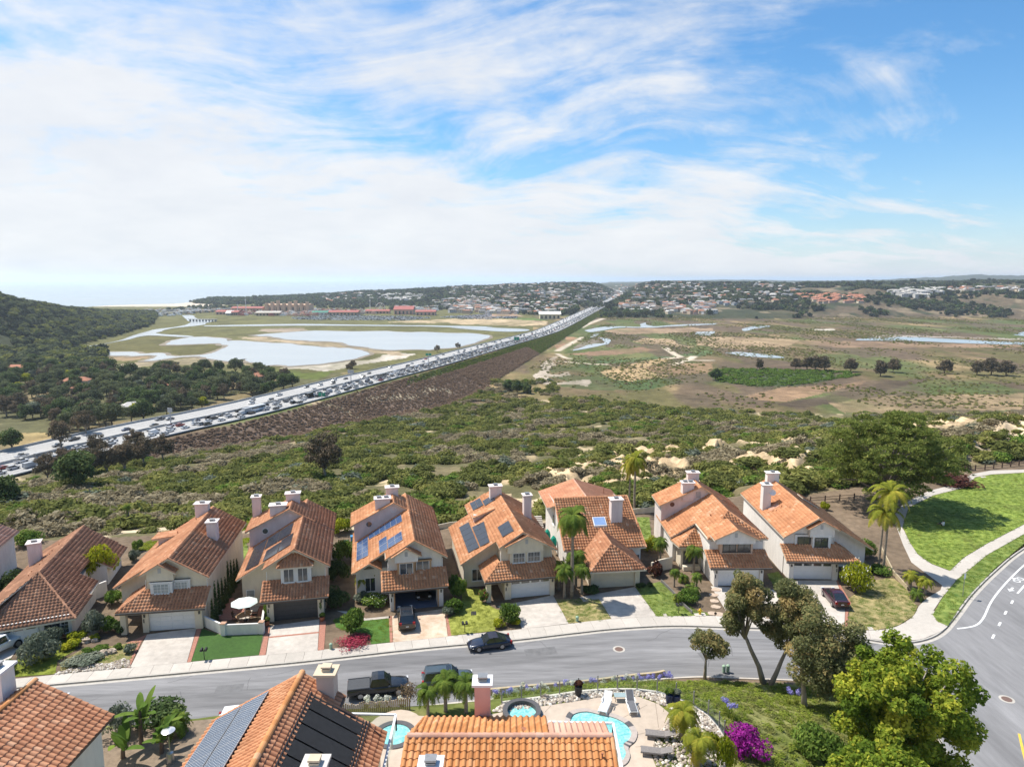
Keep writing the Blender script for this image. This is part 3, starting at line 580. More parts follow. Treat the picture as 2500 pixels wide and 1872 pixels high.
# gutter + kerb + sidewalk along the far side
side=KERB
gut=offset(side,-.45); ins=offset(side,.16)
b=MB(); strip(b,side,gut,RZ+.012,RZ+.006); tag(b.build('gutter',conc3),'pale concrete gutter along the far kerb','kerb',kind='structure')
kb=MB()
for i in range(len(side)-1):
    a,c=side[i],side[i+1];d,e=ins[i],ins[i+1]
    kb.poly([(*a,RZ-.1),(*c,RZ-.1),(*c,-.012),(*a,-.012)]); kb.poly([(*a,-.012),(*c,-.012),(*e,.0),(*d,.0)]) ; kb.poly([(*d,0),(*e,0),(*e,-.2),(*d,-.2)])
tag(kb.build('kerb',conc3),'concrete kerb between far sidewalk and street','kerb',kind='structure')
nb_=KNEAR; nin=offset(nb_,-.22)
kb=MB()
for i in range(len(nb_)-1):
    a,c=nb_[i],nb_[i+1];d,e=nin[i],nin[i+1]
    kb.poly([(*c,RZ-.1),(*a,RZ-.1),(*a,.02),(*c,.02)]); kb.poly([(*c,.02),(*a,.02),(*d,.03),(*e,.03)]); kb.poly([(*e,.03),(*d,.03),(*d,-.2),(*e,-.2)])
tag(kb.build('kerb',conc),'pale concrete kerb below the planted bank','kerb',kind='structure')
drt=mat('gutter_dirt',(.17,.15,.125),.95,.4,3.)
b=MB(); strip(b,offset(side,-.02),offset(side,-.13),RZ+.016,RZ+.014); tag(b.build('gutter_dirt',drt),'dark dirt line along the far gutter','dirt',kind='stuff')
dtr=mat('asphalt_worn',(.182,.178,.178),.9,.2,1.6,.25,14.,var2=.24,stretch=(.16,1.5,1),spec=.2); b=MB()
for oo in (-2.4,-4.,-5.9,-7.4): strip(b,offset(KMAIN,oo+.28),offset(KMAIN,oo-.28),RZ+.002,RZ+.002)
tag(b.build('wheel_tracks',dtr),'faint darker wheel tracks along the street','road marking',kind='stuff')
for px_,py_,w_,h_,lab in ((1320,1590,3.2,1.4,'rectangular dark asphalt patch right of the parked dark blue car'),(560,1680,2.4,1.2,'dark asphalt patch near the left chimney'),(1740,1600,2.6,1.6,'dark asphalt patch beyond the small round tree')):
    c=G(px_,py_,RZ); sheet('asphalt_patch',rotp0(c,R(10),[(-w_/2,-h_/2),(w_/2,-h_/2),(w_/2,h_/2),(-w_/2,h_/2)]),RZ+.006,mat('asphalt_patch',(.15,.147,.147),.9,.2,2.,.3,14.),lab,px=False,cat='road')
# sidewalk slabs, one piece each
BACK=smooth_line(g2([(-500,1700),(-180,1676),(6,1659),(145,1645),(319,1628),(464,1615),(632,1599),(777,1586),(959,1567),(1095,1552),(1274,1535),(1388,1522),(1492,1510),(1605,1504),(1700,1502),(1860,1508),(2021,1532),(2064,1535),(2140,1538),(2193,1527),(2231,1502),(2243,1479)]),6)
def resample(pl,step):
    L_=[0]
    for i in range(1,len(pl)): L_.append(L_[-1]+math.dist(pl[i],pl[i-1]))
    n=max(2,int(L_[-1]/step)); out=[]
    for k in range(n+1):
        s_=L_[-1]*k/n; i=max(j for j in range(len(L_)-1) if L_[j]<=s_+1e-9); tt=(s_-L_[i])/(L_[i+1]-L_[i]+1e-9); out.append(tuple(p+(q-p)*tt for p,q in zip(pl[i],pl[i+1])))
    return out
WALK=thing('sidewalk','pale concrete sidewalk of jointed slabs along the far side of the street','sidewalk'); WALK['kind']='structure'
bs=resample(BACK,1.75); fr=[]
KI=resample(ins,.25)
rng=random.Random(4)
for p in bs: fr.append(min(KI,key=lambda q:math.dist(p,q)))
SL=[mat('walk_slab_%d'%i,tuple(c*k for c in (.47,.425,.37)),.9,.07,2.,.12,30.,var2=.08) for i,k in enumerate((1.,.95,1.04))]
for i in range(len(bs)-1):
    a,b_,c,d=bs[i],bs[i+1],fr[i+1],fr[i]
    cx,cy=(a[0]+b_[0]+c[0]+d[0])/4,(a[1]+b_[1]+c[1]+d[1])/4
    if math.dist(c,d)<.3: continue
    q=[(cx+(p[0]-cx)*.986,cy+(p[1]-cy)*.996) for p in (a,b_,c,d)]
    mb=MB(); mb.prism(q,-.25,.004+rng.uniform(-.003,.003)); mb.build('slab',SL[rng.randrange(3)],WALK)
# park path: second path beside the right road, and around the park lawn
sheet('path',[(2243,1479),(2263,1459),(2296,1440),(2300,1428),(2262,1400),(2225,1372),(2205,1330),(2190,1290),(2203,1286),(2222,1325),(2240,1352),(2274,1376),(2319,1393),(2353,1361),(2411,1326),(2500,1280),(2700,1190),(2700,1215),(2500,1303),(2411,1353),(2335,1415),(2300,1458),(2277,1492),(2276,1510),(2290,1520),(2312,1530),(2300,1539),(2255,1558),(2200,1566),(2193,1529),(2231,1504)],.012,SL[0],'curving concrete walk between corner lawn and park lawn',cat='path')
sheet('path',[(2190,1290),(2203,1286),(2218,1238),(2280,1208),(2353,1190),(2382,1164),(2425,1157),(2500,1153),(2700,1150),(2700,1143),(2500,1146),(2420,1148),(2372,1157),(2340,1180),(2270,1197),(2205,1230),(2180,1262)],.016,SL[1],'concrete path winding behind the park lawn',cat='path')
sheet('lawn',[(2319,1392),(2274,1375),(2240,1351),(2222,1324),(2204,1285),(2219,1239),(2280,1209),(2353,1191),(2382,1165),(2425,1158),(2500,1154),(2700,1152),(2700,1189),(2500,1279),(2411,1325),(2353,1360)],.024,mat('park_grass',(.115,.20,.025),.95,.30,1.6,.5,50.,col2=(.22,.26,.045),var2=.30),'broad bright green park lawn inside the curving paths',cat='lawn')
sheet('lawn',[(2277,1500),(2300,1460),(2335,1416),(2411,1354),(2500,1304),(2700,1216),(2700,1232),(2500,1326),(2425,1390),(2353,1466),(2314,1527),(2290,1517)],.022,mat('verge_grass',(.085,.165,.022),.95,.25,1.,.5,50.,col2=(.19,.22,.05),var2=.25),'green grass verge between the walk and the wide road',cat='lawn')
# driveways
def drive(pts,m,label,z=.014): return sheet('driveway',pts,z,m,label,cat='driveway')
drive([(-90,1575),(58,1562),(46,1580),(0,1640),(-60,1668),(-150,1672)],conc2,'pale driveway under the white off-road car')
drive([(359,1548),(480,1532),(456,1616),(318,1628)],conc2,'plain concrete driveway before the house with the white shuttered bay')
drive([(661,1527),(780,1511),(775,1587),(650,1598)],conc2,'concrete driveway with brick borders before the charcoal garage door')
drive([(957,1503),(1085,1485),(1093,1553),(960,1567)],stain,'rust stained driveway below the open garage')
drive([(1214,1480),(1350,1452),(1388,1521),(1274,1535),(1262,1500)],conc2,'wide concrete driveway right of the lime lawn')
drive([(1415,1457),(1457,1449),(1550,1432),(1603,1504),(1493,1510),(1462,1461),(1425,1468)],conc2,'concrete driveway crossed by a palm shadow')
drive([(1735,1430),(1905,1440),(1905,1456),(1868,1509),(1780,1503)],conc2,'driveway half hidden by the grey-green street tree')
drive([(1934,1416),(2041,1416),(2064,1474),(2061,1534),(2005,1529),(1950,1470)],conc2,'driveway carrying the dark red hatchback')
bp_=[]
for pts,lab in (([(340,1568),(345,1566),(316,1629),(306,1629)],'brick strip left of the plain driveway'),([(481,1533),(492,1533),(466,1615),(457,1616)],'brick strip beside the dark turf'),([(307,1570),(359,1548),(345,1566),(318,1571)],'brick porch walk beside the front pillar'),
  ([(652,1528),(660,1527),(648,1598),(632,1599)],'red brick border left of the charcoal garage drive'),([(781,1511),(796,1514),(791,1585),(776,1587)],'red brick border right of the charcoal garage drive'),([(949,1503),(956,1503),(959,1567),(952,1568)],'pale brick edging left of the stained driveway'),([(1086,1485),(1092,1495),(1102,1551),(1094,1552)],'pale brick edging right of the stained driveway'),
  ([(2041,1416),(2046,1418),(2078,1470),(2070,1500),(2069,1534),(2062,1534),(2065,1474)],'brick ribbon along the driveway of the dark red hatchback'),([(520,1480),(560,1390),(588,1400),(560,1455),(590,1470),(640,1462),(655,1475),(645,1500),(548,1515),(505,1500)],'brick paved courtyard beside the striped umbrella')):
    sheet('brick_paving',pts,.020,brick,lab,cat='paving')
sheet('brick_paving',[(657,1553),(778,1541),(778,1544.5),(657,1556.5)],.0235,brick,'thin brick band across the bordered driveway',cat='paving')
for k,(x0,y0) in enumerate(((523,1482),(534,1455),(590,1495),(612,1472))):
    sheet('paving_slab',[(x0,y0),(x0+26,y0-3),(x0+16,y0+20),(x0-9,y0+23)],.026,conc2,['pale courtyard slab nearest the patio wall','upper pale courtyard slab by the cypresses','pale slab left of the patio table','pale slab behind the patio table'][k],cat='paving')
# lawns of the lots
sheet('lawn',[(494,1534),(546,1551),(642,1547),(632,1598),(467,1614)],.010,lawnB,'dark even turf panel below the white patio wall',cat='lawn')
sheet('lawn',[(846,1498),(890,1514),(954,1509),(958,1566),(906,1572),(900,1548),(850,1540),(820,1530),(816,1512)],.010,lawnB if False else mat('lawn_mid',(.065,.14,.02),.95,.2,2.,.5,60.,var2=.15),'deep green lawn beside the stained driveway',cat='lawn')
sheet('path',[(822,1490),(848,1492),(893,1509),(953,1503),(953,1508),(890,1514),(846,1499)],.020,conc2,'pale angled front walk behind the deep green lawn',cat='path')
sheet('lawn',[(1128,1436),(1168,1436),(1172,1465),(1211,1486),(1232,1492),(1208,1518),(1209,1539),(1097,1551),(1090,1512),(1128,1485)],.010,lawnC,'lime yellow lawn behind the parked dark blue car',cat='lawn')
sheet('lawn',[(1356,1462),(1415,1462),(1461,1460),(1492,1510),(1389,1521)],.010,lawnD,'patchy lawn between two concrete driveways',cat='lawn')
sheet('lawn',[(1552,1434),(1611,1419),(1660,1460),(1700,1490),(1760,1500),(1700,1502),(1604,1504)],.010,lawnA,'green lawn right of the palm shadow driveway',cat='lawn')
sheet('lawn',[(2070,1461),(2095,1445),(2121,1418),(2179,1409),(2216,1438),(2222,1462),(2240,1479),(2231,1501),(2193,1526),(2140,1537),(2070,1534),(2074,1500)],.010,lawnD,'half dry corner lawn next to the dark red hatchback',cat='lawn')
sheet('lawn',[(1873,1400),(1900,1395),(1935,1440),(1945,1470),(1910,1460),(1895,1440)],.010,lawnA,'thin grass strip between the two right-hand houses',cat='lawn')
sheet('lawn',[(0,1654),(135,1644),(140,1612),(185,1585),(165,1560),(120,1562),(65,1590),(10,1640)],.010,mat('lawn_lush',(.15,.21,.018),.95,.25,1.2,.5,50.,col2=(.22,.24,.03),var2=.2),'lush yellow-green ground cover at the left front garden',cat='lawn')
sheet('lawn',[(190,1590),(250,1580),(332,1566),(318,1626),(150,1640),(145,1618)],.012,lawnD,'dry grass of the left front garden beside the boulders',cat='lawn')
sheet('lawn',[(1555,1262),(1585,1262),(1592,1330),(1552,1325)],.006,lawnA,'narrow back lawn seen between the hip-roofed house and its neighbour',cat='lawn')
sheet('lawn',[(548,1350),(600,1320),(606,1345),(575,1400),(556,1385)],.006,lawnA,'small green side lawn behind the brick courtyard',cat='lawn')
# stone walk to the house behind the street tree
for k,(x,y) in enumerate(((1742,1452),(1744,1467),(1747,1481),(1739,1497),(1756,1499),(1748,1440))):
    r_=random.Random(k); c=G(x,y); pg=[(c[0]+(.5+.12*r_.random())*math.cos(a),c[1]+(.42+.12*r_.random())*math.sin(a)) for a in [i*math.pi/4 for i in range(8)]]
    o=sheet('stepping_stone',pg,.05,mat('flagstone',(.47,.36,.27),.9,.2,3.),'',px=False,cat='stone',th=.08); o['label']='tan stepping stone in the walk beside the yellow hydrant'; o['group']='stepping stones by the hydrant'; del o['kind']
# road markings
b=MB(); ml=smooth_line(g2([(2337,1534),(2379,1527),(2400,1509),(2419,1470),(2445,1435),(2486,1392),(2540,1345)],RZ),6); strip(b,offset(ml,.1),offset(ml,-.1),RZ+.006,RZ+.006); tag(b.build('lane_line',wpaint),'solid white edge line sweeping round the corner of the wide road','road marking',kind='structure')
for k,(x,y) in enumerate(((2425,1553),(2440.5,1522.5),(2455,1495),(2471,1469))):
    c=G(x,y,RZ); n_=G(x+14,y-28,RZ); a=math.atan2(n_[1]-c[1],n_[0]-c[0]); b=MB(); b.box(-.55,.55,-.11,.11,0,.006); tag(b.build('lane_dash',wpaint,loc=(c[0],c[1],RZ+.002),rz=a),'short white lane dash, %s from the corner'%('first','second','third','fourth')[k],'road marking',kind='structure',group='dashes of the bike lane')
b=MB(); l2=g2([(2484,1448),(2500,1430),(2560,1370)],RZ); strip(b,offset(l2,.1),offset(l2,-.1),RZ+.006,RZ+.006); tag(b.build('lane_line',wpaint),'short solid white line beyond the dashes at the right edge','road marking',kind='structure')
def rotp(c,a,pts,z): 
    s_,k_=math.sin(a),math.cos(a); return [(c[0]+x*k_-y*s_,c[1]+x*s_+y*k_,z) for x,y in pts]
c=G(2469,1438,RZ); d=G(2462,1445,RZ); a=math.atan2(d[1]-c[1],d[0]-c[0])
b=MB(); b.poly(rotp(c,a,[(-.7,-.12),(.1,-.12),(.1,.12),(-.7,.12)],RZ+.006)); b.poly(rotp(c,a,[(.1,-.38),(.8,0),(.1,.38)],RZ+.006)); tag(b.build('arrow_marking',wpaint),'white arrow painted in the bike lane','road marking',kind='structure')
c=G(2487,1415,RZ); b=MB()
for ox in (-.55,.55):
    for i in range(12):
        t0,t1=[2*math.pi*j/12 for j in (i,i+1)]; b.poly(rotp(c,.6,[(ox+.42*math.cos(t0),.42*math.sin(t0)),(ox+.42*math.cos(t1),.42*math.sin(t1)),(ox+.28*math.cos(t1),.28*math.sin(t1)),(ox+.28*math.cos(t0),.28*math.sin(t0))],RZ+.006))
b.poly(rotp(c,.6,[(-.5,.35),(.3,.35),(.3,.5),(-.5,.5)],RZ+.007)); b.poly(rotp(c,.6,[(-.15,.55),(.15,.55),(.15,.9),(-.15,.9)],RZ+.007)); tag(b.build('bike_symbol',wpaint),'white bicycle symbol painted in the bike lane','road marking',kind='structure')
b=MB(); l3=g2([(2488,1790),(2497,1830),(2520,1920)],RZ); strip(b,offset(l3,.09),offset(l3,-.09),RZ+.006,RZ+.006); tag(b.build('lane_line',ypaint),'yellow line at the lower right edge of the wide road','road marking',kind='structure')
# manholes
iron=mat('cast_iron',(.16,.10,.08),.75,.2,8.,.4,40.)
for x,y,r_,lab in ((1511,1584,.42,'round rusty manhole cover in the street left of the small tree'),(2458,1706,.42,'round manhole cover in the wide road by the big leafy tree')):
    c=G(x,y,RZ); t_=thing('manhole',lab,'manhole',(c[0],c[1],RZ)); b=MB(); b.lathe([(.62,.003),(.62,.006)],20); b.build('collar',conc3,t_); b=MB(); b.lathe([(r_,.004),(r_,.014),(r_*.96,.016)],20); b.build('cover',iron,t_)
# ---------------------------------------------------------------- freeway
fconc=mat('freeway_concrete',(.50,.485,.46),.85,.07,.35,0,stretch=(1,1,1),var2=.10); fdark=mat('freeway_shoulder',(.40,.39,.37),.9,.1,.2)
barr=mat('barrier_concrete',(.40,.39,.37),.9,.15,.5)
pts=[fwy_at(s_) for s_ in np.linspace(0,FL[-1]-1,240)]
def fl(off): return [(x+math.sin(a)*off,y-math.cos(a)*off) for x,y,a in pts]
b=MB(); fstrip(b,fl(-FHW),fl(0),0); fstrip(b,fl(0),fl(FHW),0); tag(b.build('freeway',fconc),'wide pale concrete freeway running diagonally into the distance','freeway',kind='structure')
b=MB()
for o1,o2 in ((-FHW+.05,-FHW+3.),(FHW-3.,FHW-.05),(-2.6,-.6),(.6,2.6)): fstrip(b,fl(o1),fl(o2),.05)
tag(b.build('shoulder',fdark),'darker shoulders of the freeway','shoulder',kind='structure')
def wall_strip(name,off,h,wd,m,label,cat):
    b=MB(); a_,c_=fl(off-wd/2),fl(off+wd/2)
    fstrip(b,a_,c_,h); zf=lambda q,d=0.:(*q,float(fz(q[1]))+d)
    for i in range(len(a_)-1): b.poly([zf(c_[i]),zf(c_[i+1]),zf(c_[i+1],h),zf(c_[i],h)]); b.poly([zf(a_[i+1]),zf(a_[i]),zf(a_[i],h),zf(a_[i+1],h)])
    return tag(b.build(name,m),label,cat)
wall_strip('median_barrier',0,1.15,.7,barr,'grey concrete median barrier between the freeway directions','barrier')
wall_strip('guard_rail',FHW-.3,.5,.25,mat('galvanised',(.6,.6,.6),.5,.1,2.,metal=.3),'low guard rail on the near freeway edge','guard rail')
wall_strip('edge_wall',-FHW+.3,1.1,.4,barr,'low concrete wall on the far freeway edge','wall')
b=MB()
for off in (4.0,7.6,11.2,14.6,17.6,-4.2,-8.,-11.8,-15.6):
    for dd in (-.85,.85): fstrip(b,fl(off+dd-.3),fl(off+dd+.3),.07)
tag(b.build('wheel_tracks',mat('track_dark',(.36,.35,.335),.9,.12,.3)),'darker wheel tracks worn into the freeway lanes','road marking',kind='stuff')
# cracks of the street
b=MB(); rc_=random.Random(6); ctr=resample(offset(KMAIN,-4.8),.5)
for k in range(26):
    x,y=ctr[rc_.randrange(20,len(ctr)-2)]; y+=rc_.uniform(-3.8,3.8); a=rc_.choice([.1,.15,1.6,1.7,.2])+rc_.uniform(-.2,.2); wd=rc_.uniform(.012,.03)
    for j in range(rc_.randrange(5,16)):
        a+=rc_.uniform(-.5,.5)*.6; nx,ny=x+.35*math.cos(a),y+.35*math.sin(a); s_,c_=math.sin(a)*wd,math.cos(a)*wd; b.poly([(x-s_,y+c_,RZ+.004),(x+s_,y-c_,RZ+.004),(nx+s_,ny-c_,RZ+.004),(nx-s_,ny+c_,RZ+.004)]); x,y=nx,ny
tag(b.build('road_cracks',mat('crack_tar',(.10,.10,.10),.9)),'thin dark cracks in the street asphalt','crack',kind='stuff')
# lane dashes
b=MB()
for off in (-16.2,-12.6,-9.,-5.4,5.4,9.,12.6,16.2):
    for s_ in np.arange(0,1500,14.6):
        x,y,a=fwy_at(s_,off); 
        if y<150: continue
        q=rotp((x,y),a,[(-1.8,-.12),(1.8,-.12),(1.8,.12),(-1.8,.12)],float(fz(y))+.12); b.poly(q)
tag(b.build('lane_markings',wpaint),'broken white lane lines of the freeway','road marking',kind='stuff')
# ---------------------------------------------------------------- houses
stucW=mat('stucco_white',(.72,.68,.63),.92,.09,1.6,.25,40.,var2=.09,stretch=(1,1,.3)); stucC=mat('stucco_cream',(.66,.58,.45),.92,.09,1.6,.25,40.,var2=.09,stretch=(1,1,.3)); stucP=mat('stucco_rose',(.70,.61,.57),.92,.09,1.6,.25,40.,var2=.09,stretch=(1,1,.3))
trimW=mat('trim_white',(.74,.73,.70),.7,.05,4.); trimT=mat('trim_tan',(.50,.31,.17),.7,.08,4.); fascC=mat('fascia_cream',(.62,.55,.44),.8,.07,3.)
glass=mat('window_glass',(.045,.055,.06),.06,.3,.5,spec=1.); glassL=mat('window_glass_blinds',(.26,.30,.30),.12,.15,.8,spec=.9,stretch=(.2,.2,9))
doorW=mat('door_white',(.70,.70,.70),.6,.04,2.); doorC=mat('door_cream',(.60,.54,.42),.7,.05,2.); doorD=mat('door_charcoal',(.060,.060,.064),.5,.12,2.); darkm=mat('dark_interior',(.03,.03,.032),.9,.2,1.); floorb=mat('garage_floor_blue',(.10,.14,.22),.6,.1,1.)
flue=mat('flue_metal',(.30,.30,.30),.45,.15,5.,metal=.6); flueD=mat('flue_dark',(.05,.05,.05),.6,.1,5.)
pv=mat('solar_cell_black',(.022,.026,.036),.16,.2,3.,spec=.7); pvB=mat('solar_cell_blue',(.035,.075,.17),.18,.2,5.,spec=.7); pvf=mat('solar_frame',(.45,.46,.48),.4,.05,5.,metal=.6); pvk=mat('solar_frame_black',(.05,.05,.055),.4,.05,5.)
skyg=mat('skylight_glass',(.22,.33,.55),.1,.1,1.,spec=.9); ventm=mat('vent_terracotta',(.32,.13,.07),.8,.1,3.)
def pal(nm,a,b,c,d): return tintmat('roof_tiles_'+nm,[(0.,tuple(.45*x+.55*y for x,y in zip(a,b))),(.35,b),(.7,c),(1.,d)],.85,noisev=.13,nscale=.6,bump=.25,spec=.12)
PAL={'orange':pal('orange',(.31,.135,.068),(.47,.215,.108),(.54,.27,.14),(.62,.37,.23)),'brown':pal('brown',(.19,.098,.064),(.305,.16,.10),(.38,.20,.125),(.52,.29,.18)),'mix':pal('mix',(.25,.115,.066),(.41,.19,.104),(.485,.24,.134),(.58,.34,.21)),'amber':pal('amber',(.25,.105,.040),(.46,.20,.075),(.55,.265,.115),(.60,.34,.19)),'flat':pal('flat',(.36,.155,.085),(.42,.19,.11),(.46,.22,.13),(.52,.27,.17))}
PAL['pink']=pal('pink',(.42,.22,.15),(.50,.28,.20),(.55,.33,.24),(.58,.38,.29))
def plane_axes(pts):
    p=[Vector(q) for q in pts]; n=Vector((0,0,0)); k=len(p)
    for i in range(k): n+=p[i].cross(p[(i+1)%k])
    n.normalize()
    if n.z<0: n=-n
    d=Vector((n.x,n.y,0)); d=Vector((0,-1,0)) if d.length<1e-4 else d
    d=(d-n*d.dot(n)).normalized(); e=n.cross(d).normalized()
    return n,d,e
SEC=[(0,.012),(.15,.066),(.35,.088),(.55,.066),(.70,.012),(1.,.008)]
def tile_grid(pts,w,ex):
    n,d,e=plane_axes(pts); o=Vector(pts[0]); q=[((Vector(p)-o).dot(e),(Vector(p)-o).dot(d)) for p in pts]
    a0=min(t[0] for t in q);a1=max(t[0] for t in q);s0=min(t[1] for t in q);s1=max(t[1] for t in q)
    nc=max(1,round((a1-a0)/w));w=(a1-a0)/nc; nrw=max(1,round((s1-s0)/ex));ex=(s1-s0)/nrw
    A,S=np.meshgrid(a0+w*np.arange(nc),s1-ex*np.arange(nrw)); A=A.ravel();S=S.ravel()
    ok=inpoly(A+w*.5,S-ex*.45,q)
    return n,d,e,o,A[ok],S[ok],w,ex
def tiles(parent,pts,mname='mix',w=.34,ex=.42,seed=0,name='roof_tiles',lift=.03,hs=1.,skip=None):
    n,d,e,o,A,S,w,ex=tile_grid(pts,w,ex)
    if skip is not None and len(A):
        keep=~skip(A+w/2,S-ex/2); A=A[keep];S=S[keep]
    if not len(A): return None
    r=np.random.RandomState(seed+int(abs(o.x*13+o.y*7))); k=len(A); sec=np.array(SEC); m=len(sec)
    sk=r.normal(0,.006,k); jl=r.normal(0,.006,k)
    V=np.zeros((k,3*m,3)); N_,D_,E_=[np.array(v) for v in (n,d,e)]; O=np.array(o)
    for row,(ds,dh) in enumerate(((-ex-.03,.0),(0.,.040),(0.,-.0))):
        for j in range(m):
            h=sec[j,1]*hs+dh+lift+(jl if row==1 else 0)
            if row==2: h=np.full(k,lift-.01)
            V[:,row*m+j,:]=O+np.outer(A+sec[j,0]*w+sk,E_)+np.outer(S+ds,D_)+np.outer(np.broadcast_to(h,(k,)),N_)
    fs=[]
    for j in range(m-1): fs.append((m+j,m+j+1,j+1,j)); fs.append((2*m+j,2*m+j+1,m+j+1,m+j))
    Fq=(np.array(fs)[None,:,:]+(np.arange(k)*3*m)[:,None,None]).reshape(-1,4)
    blot=fbm(A/1.7+o.x,S/1.7+o.y,3,3)
    ti=np.clip(.52+r.normal(0,.14,k)+(blot-.5)*.7,0,1); ti=np.where(r.rand(k)<.02,1.,ti)
    me=npmesh(name,V.reshape(-1,3),Fq,PAL[mname],tint=np.repeat(ti,len(fs)))
    ob=link(bpy.data.objects.new(name,me),parent); ob['kind']='stuff'; return ob
def caps(parent,lines,mname='mix',r=.11,step=.40,name='ridge_caps',seed=1,seg=5):
    b=MB(); rg=random.Random(seed)
    for a,c in lines:
        a,c=Vector(a),Vector(c); L_=(c-a).length; k=max(1,round(L_/step)); dr=(c-a).normalized(); sd=dr.cross(Vector((0,0,1)))
        if sd.length<.01: continue
        sd.normalize(); up=sd.cross(dr)
        for i in range(k):
            p=a+(c-a)*(i/k); q=a+(c-a)*((i+1.08)/k); t=min(1,max(0,.55+rg.gauss(0,.2))); vs=[]
            for pt,rr_ in ((p,r*1.08),(q,r*.93)):
                for j in range(seg+1):
                    an=math.pi*j/seg; vs.append(pt+sd*math.cos(an)*rr_+up*(math.sin(an)*rr_*.95+.02))
            b.add(vs,[(j,j+1,seg+2+j,seg+1+j) for j in range(seg)]+[tuple(range(seg+1))],0,t)
    if b.f:
        o=b.build(name,PAL[mname],parent,tint=True); o['kind']='stuff'; return o
def deck(parent,pts,m=None,th=.17,name='roof_deck'):
    b=MB(); b.slab(pts,th); return b.build(name,m or fascC,parent)
def roofp(parent,pts,mname,seed=0,dm=None,**k):
    d=deck(parent,pts,dm); tiles(parent,pts,mname,seed=seed,**k); return d
def window(parent,x0,x1,z0,z1,y,tm=None,gm=None,mull=1,fw=.07,grid=(0,0),axis='y',sill=True):
    """framed window in a wall facing -y (or facing -x / +x)"""
    tm=tm or trimW; gm=gm or glass
    b=MB(); b.box(x0-fw,x0,-.07,.02,z0-fw,z1+fw); b.box(x1,x1+fw,-.07,.02,z0-fw,z1+fw); b.box(x0,x1,-.07,.02,z1,z1+fw); b.box(x0,x1,-.07,.02,z0-fw,z0)
    n=mull+1; wd=(x1-x0)/n
    for i in range(1,n): b.box(x0+i*wd-fw*.35,x0+i*wd+fw*.35,-.06,.02,z0,z1)
    o=b.build('window',tm,parent); 
    for i in range(n):
        a0=x0+i*wd+(fw*.35 if i else 0);a1=x0+(i+1)*wd-(fw*.35 if i<n-1 else 0)
        q=MB(); q.box(a0,a1,-.03,.015,z0,z1); q.build('pane',gm,o)
        if grid[0]:
            g=MB()
            for c_ in range(1,grid[0]): xx=a0+(a1-a0)*c_/grid[0]; g.box(xx-.012,xx+.012,-.04,-.031,z0,z1)
            for c_ in range(1,grid[1]): zz_=z0+(z1-z0)*c_/grid[1]; g.box(a0,a1,-.042,-.032,zz_-.012,zz_+.012)
            g.build('glazing_bars',tm,o)
    if sill:
        q=MB(); q.box(x0-fw-.05,x1+fw+.05,-.14,-.001,z0-fw-.06,z0-fw-.002); q.build('sill',tm,o)
    if axis=='y': o.location=(0,y,0)
    else: o.location=(y,0,0); o.rotation_euler=(0,0,-math.pi/2 if axis=='-x' else math.pi/2)
    return o
def garage_door(parent,x0,x1,h,y,m,glazed=False,cols=4,gl=None):
    o=MB().box(x0,x1,0,.06,0,h).build('garage_door',m,parent); o.location=(0,y,0)
    pw=(x1-x0)/cols;ph=h/4; 
    me=MB().box(.07,pw-.07,-.03,-.001,.06,ph-.06).mesh('panel',m); mg=MB().box(.12,pw-.12,-.022,-.001,.12,ph-.08).mesh('pane',glass)
    for i in range(cols):
        for j in range(4):
            gz_=glazed and j==3; q=bpy.data.objects.new('pane' if gz_ else 'panel',mg if gz_ else me); link(q,o); q.location=(x0+i*pw,0,j*ph)
    return o
def chimney(parent,x,y,z0,z1,wx=.75,wy=.6,m=None,nf=1,cap=.16,label=None,fm=None):
    m=m or stucP; b=MB(); b.box(x-wx,x+wx,y-wy,y+wy,z0,z1-.22); b.box(x-wx-.06,x+wx+.06,y-wy-.06,y+wy+.06,z1-.22,z1-.10); b.box(x-wx-cap,x+wx+cap,y-wy-cap,y+wy+cap,z1-.10,z1)
    o=b.build('chimney',m,parent)
    for i in range(nf):
        fx=x+(i-(nf-1)/2)*wx*.95; q=MB(); q.box(fx-.25,fx+.25,y-.22,y+.22,z1,z1+.10); q.box(fx-.31,fx+.31,y-.28,y+.28,z1+.17,z1+.21); 
        for sx_ in (-1,1):
            for sy_ in (-1,1): q.box(fx+sx_*.2-.03,fx+sx_*.2+.03,y+sy_*.18-.03,y+sy_*.18+.03,z1+.10,z1+.17)
        q.box(fx-.2,fx+.2,y-.17,y+.17,z1+.10,z1+.165,1); q.build('flue',[fm or flue,flueD],o)
    return o
def vent(parent,x,y,z,h=.4,r=.05): MB().lathe([(r,-.2),(r,h),(r*1.5,h),(r*1.5,h+.06)],8,(x,y,z)).build('vent_pipe',ventm,parent)
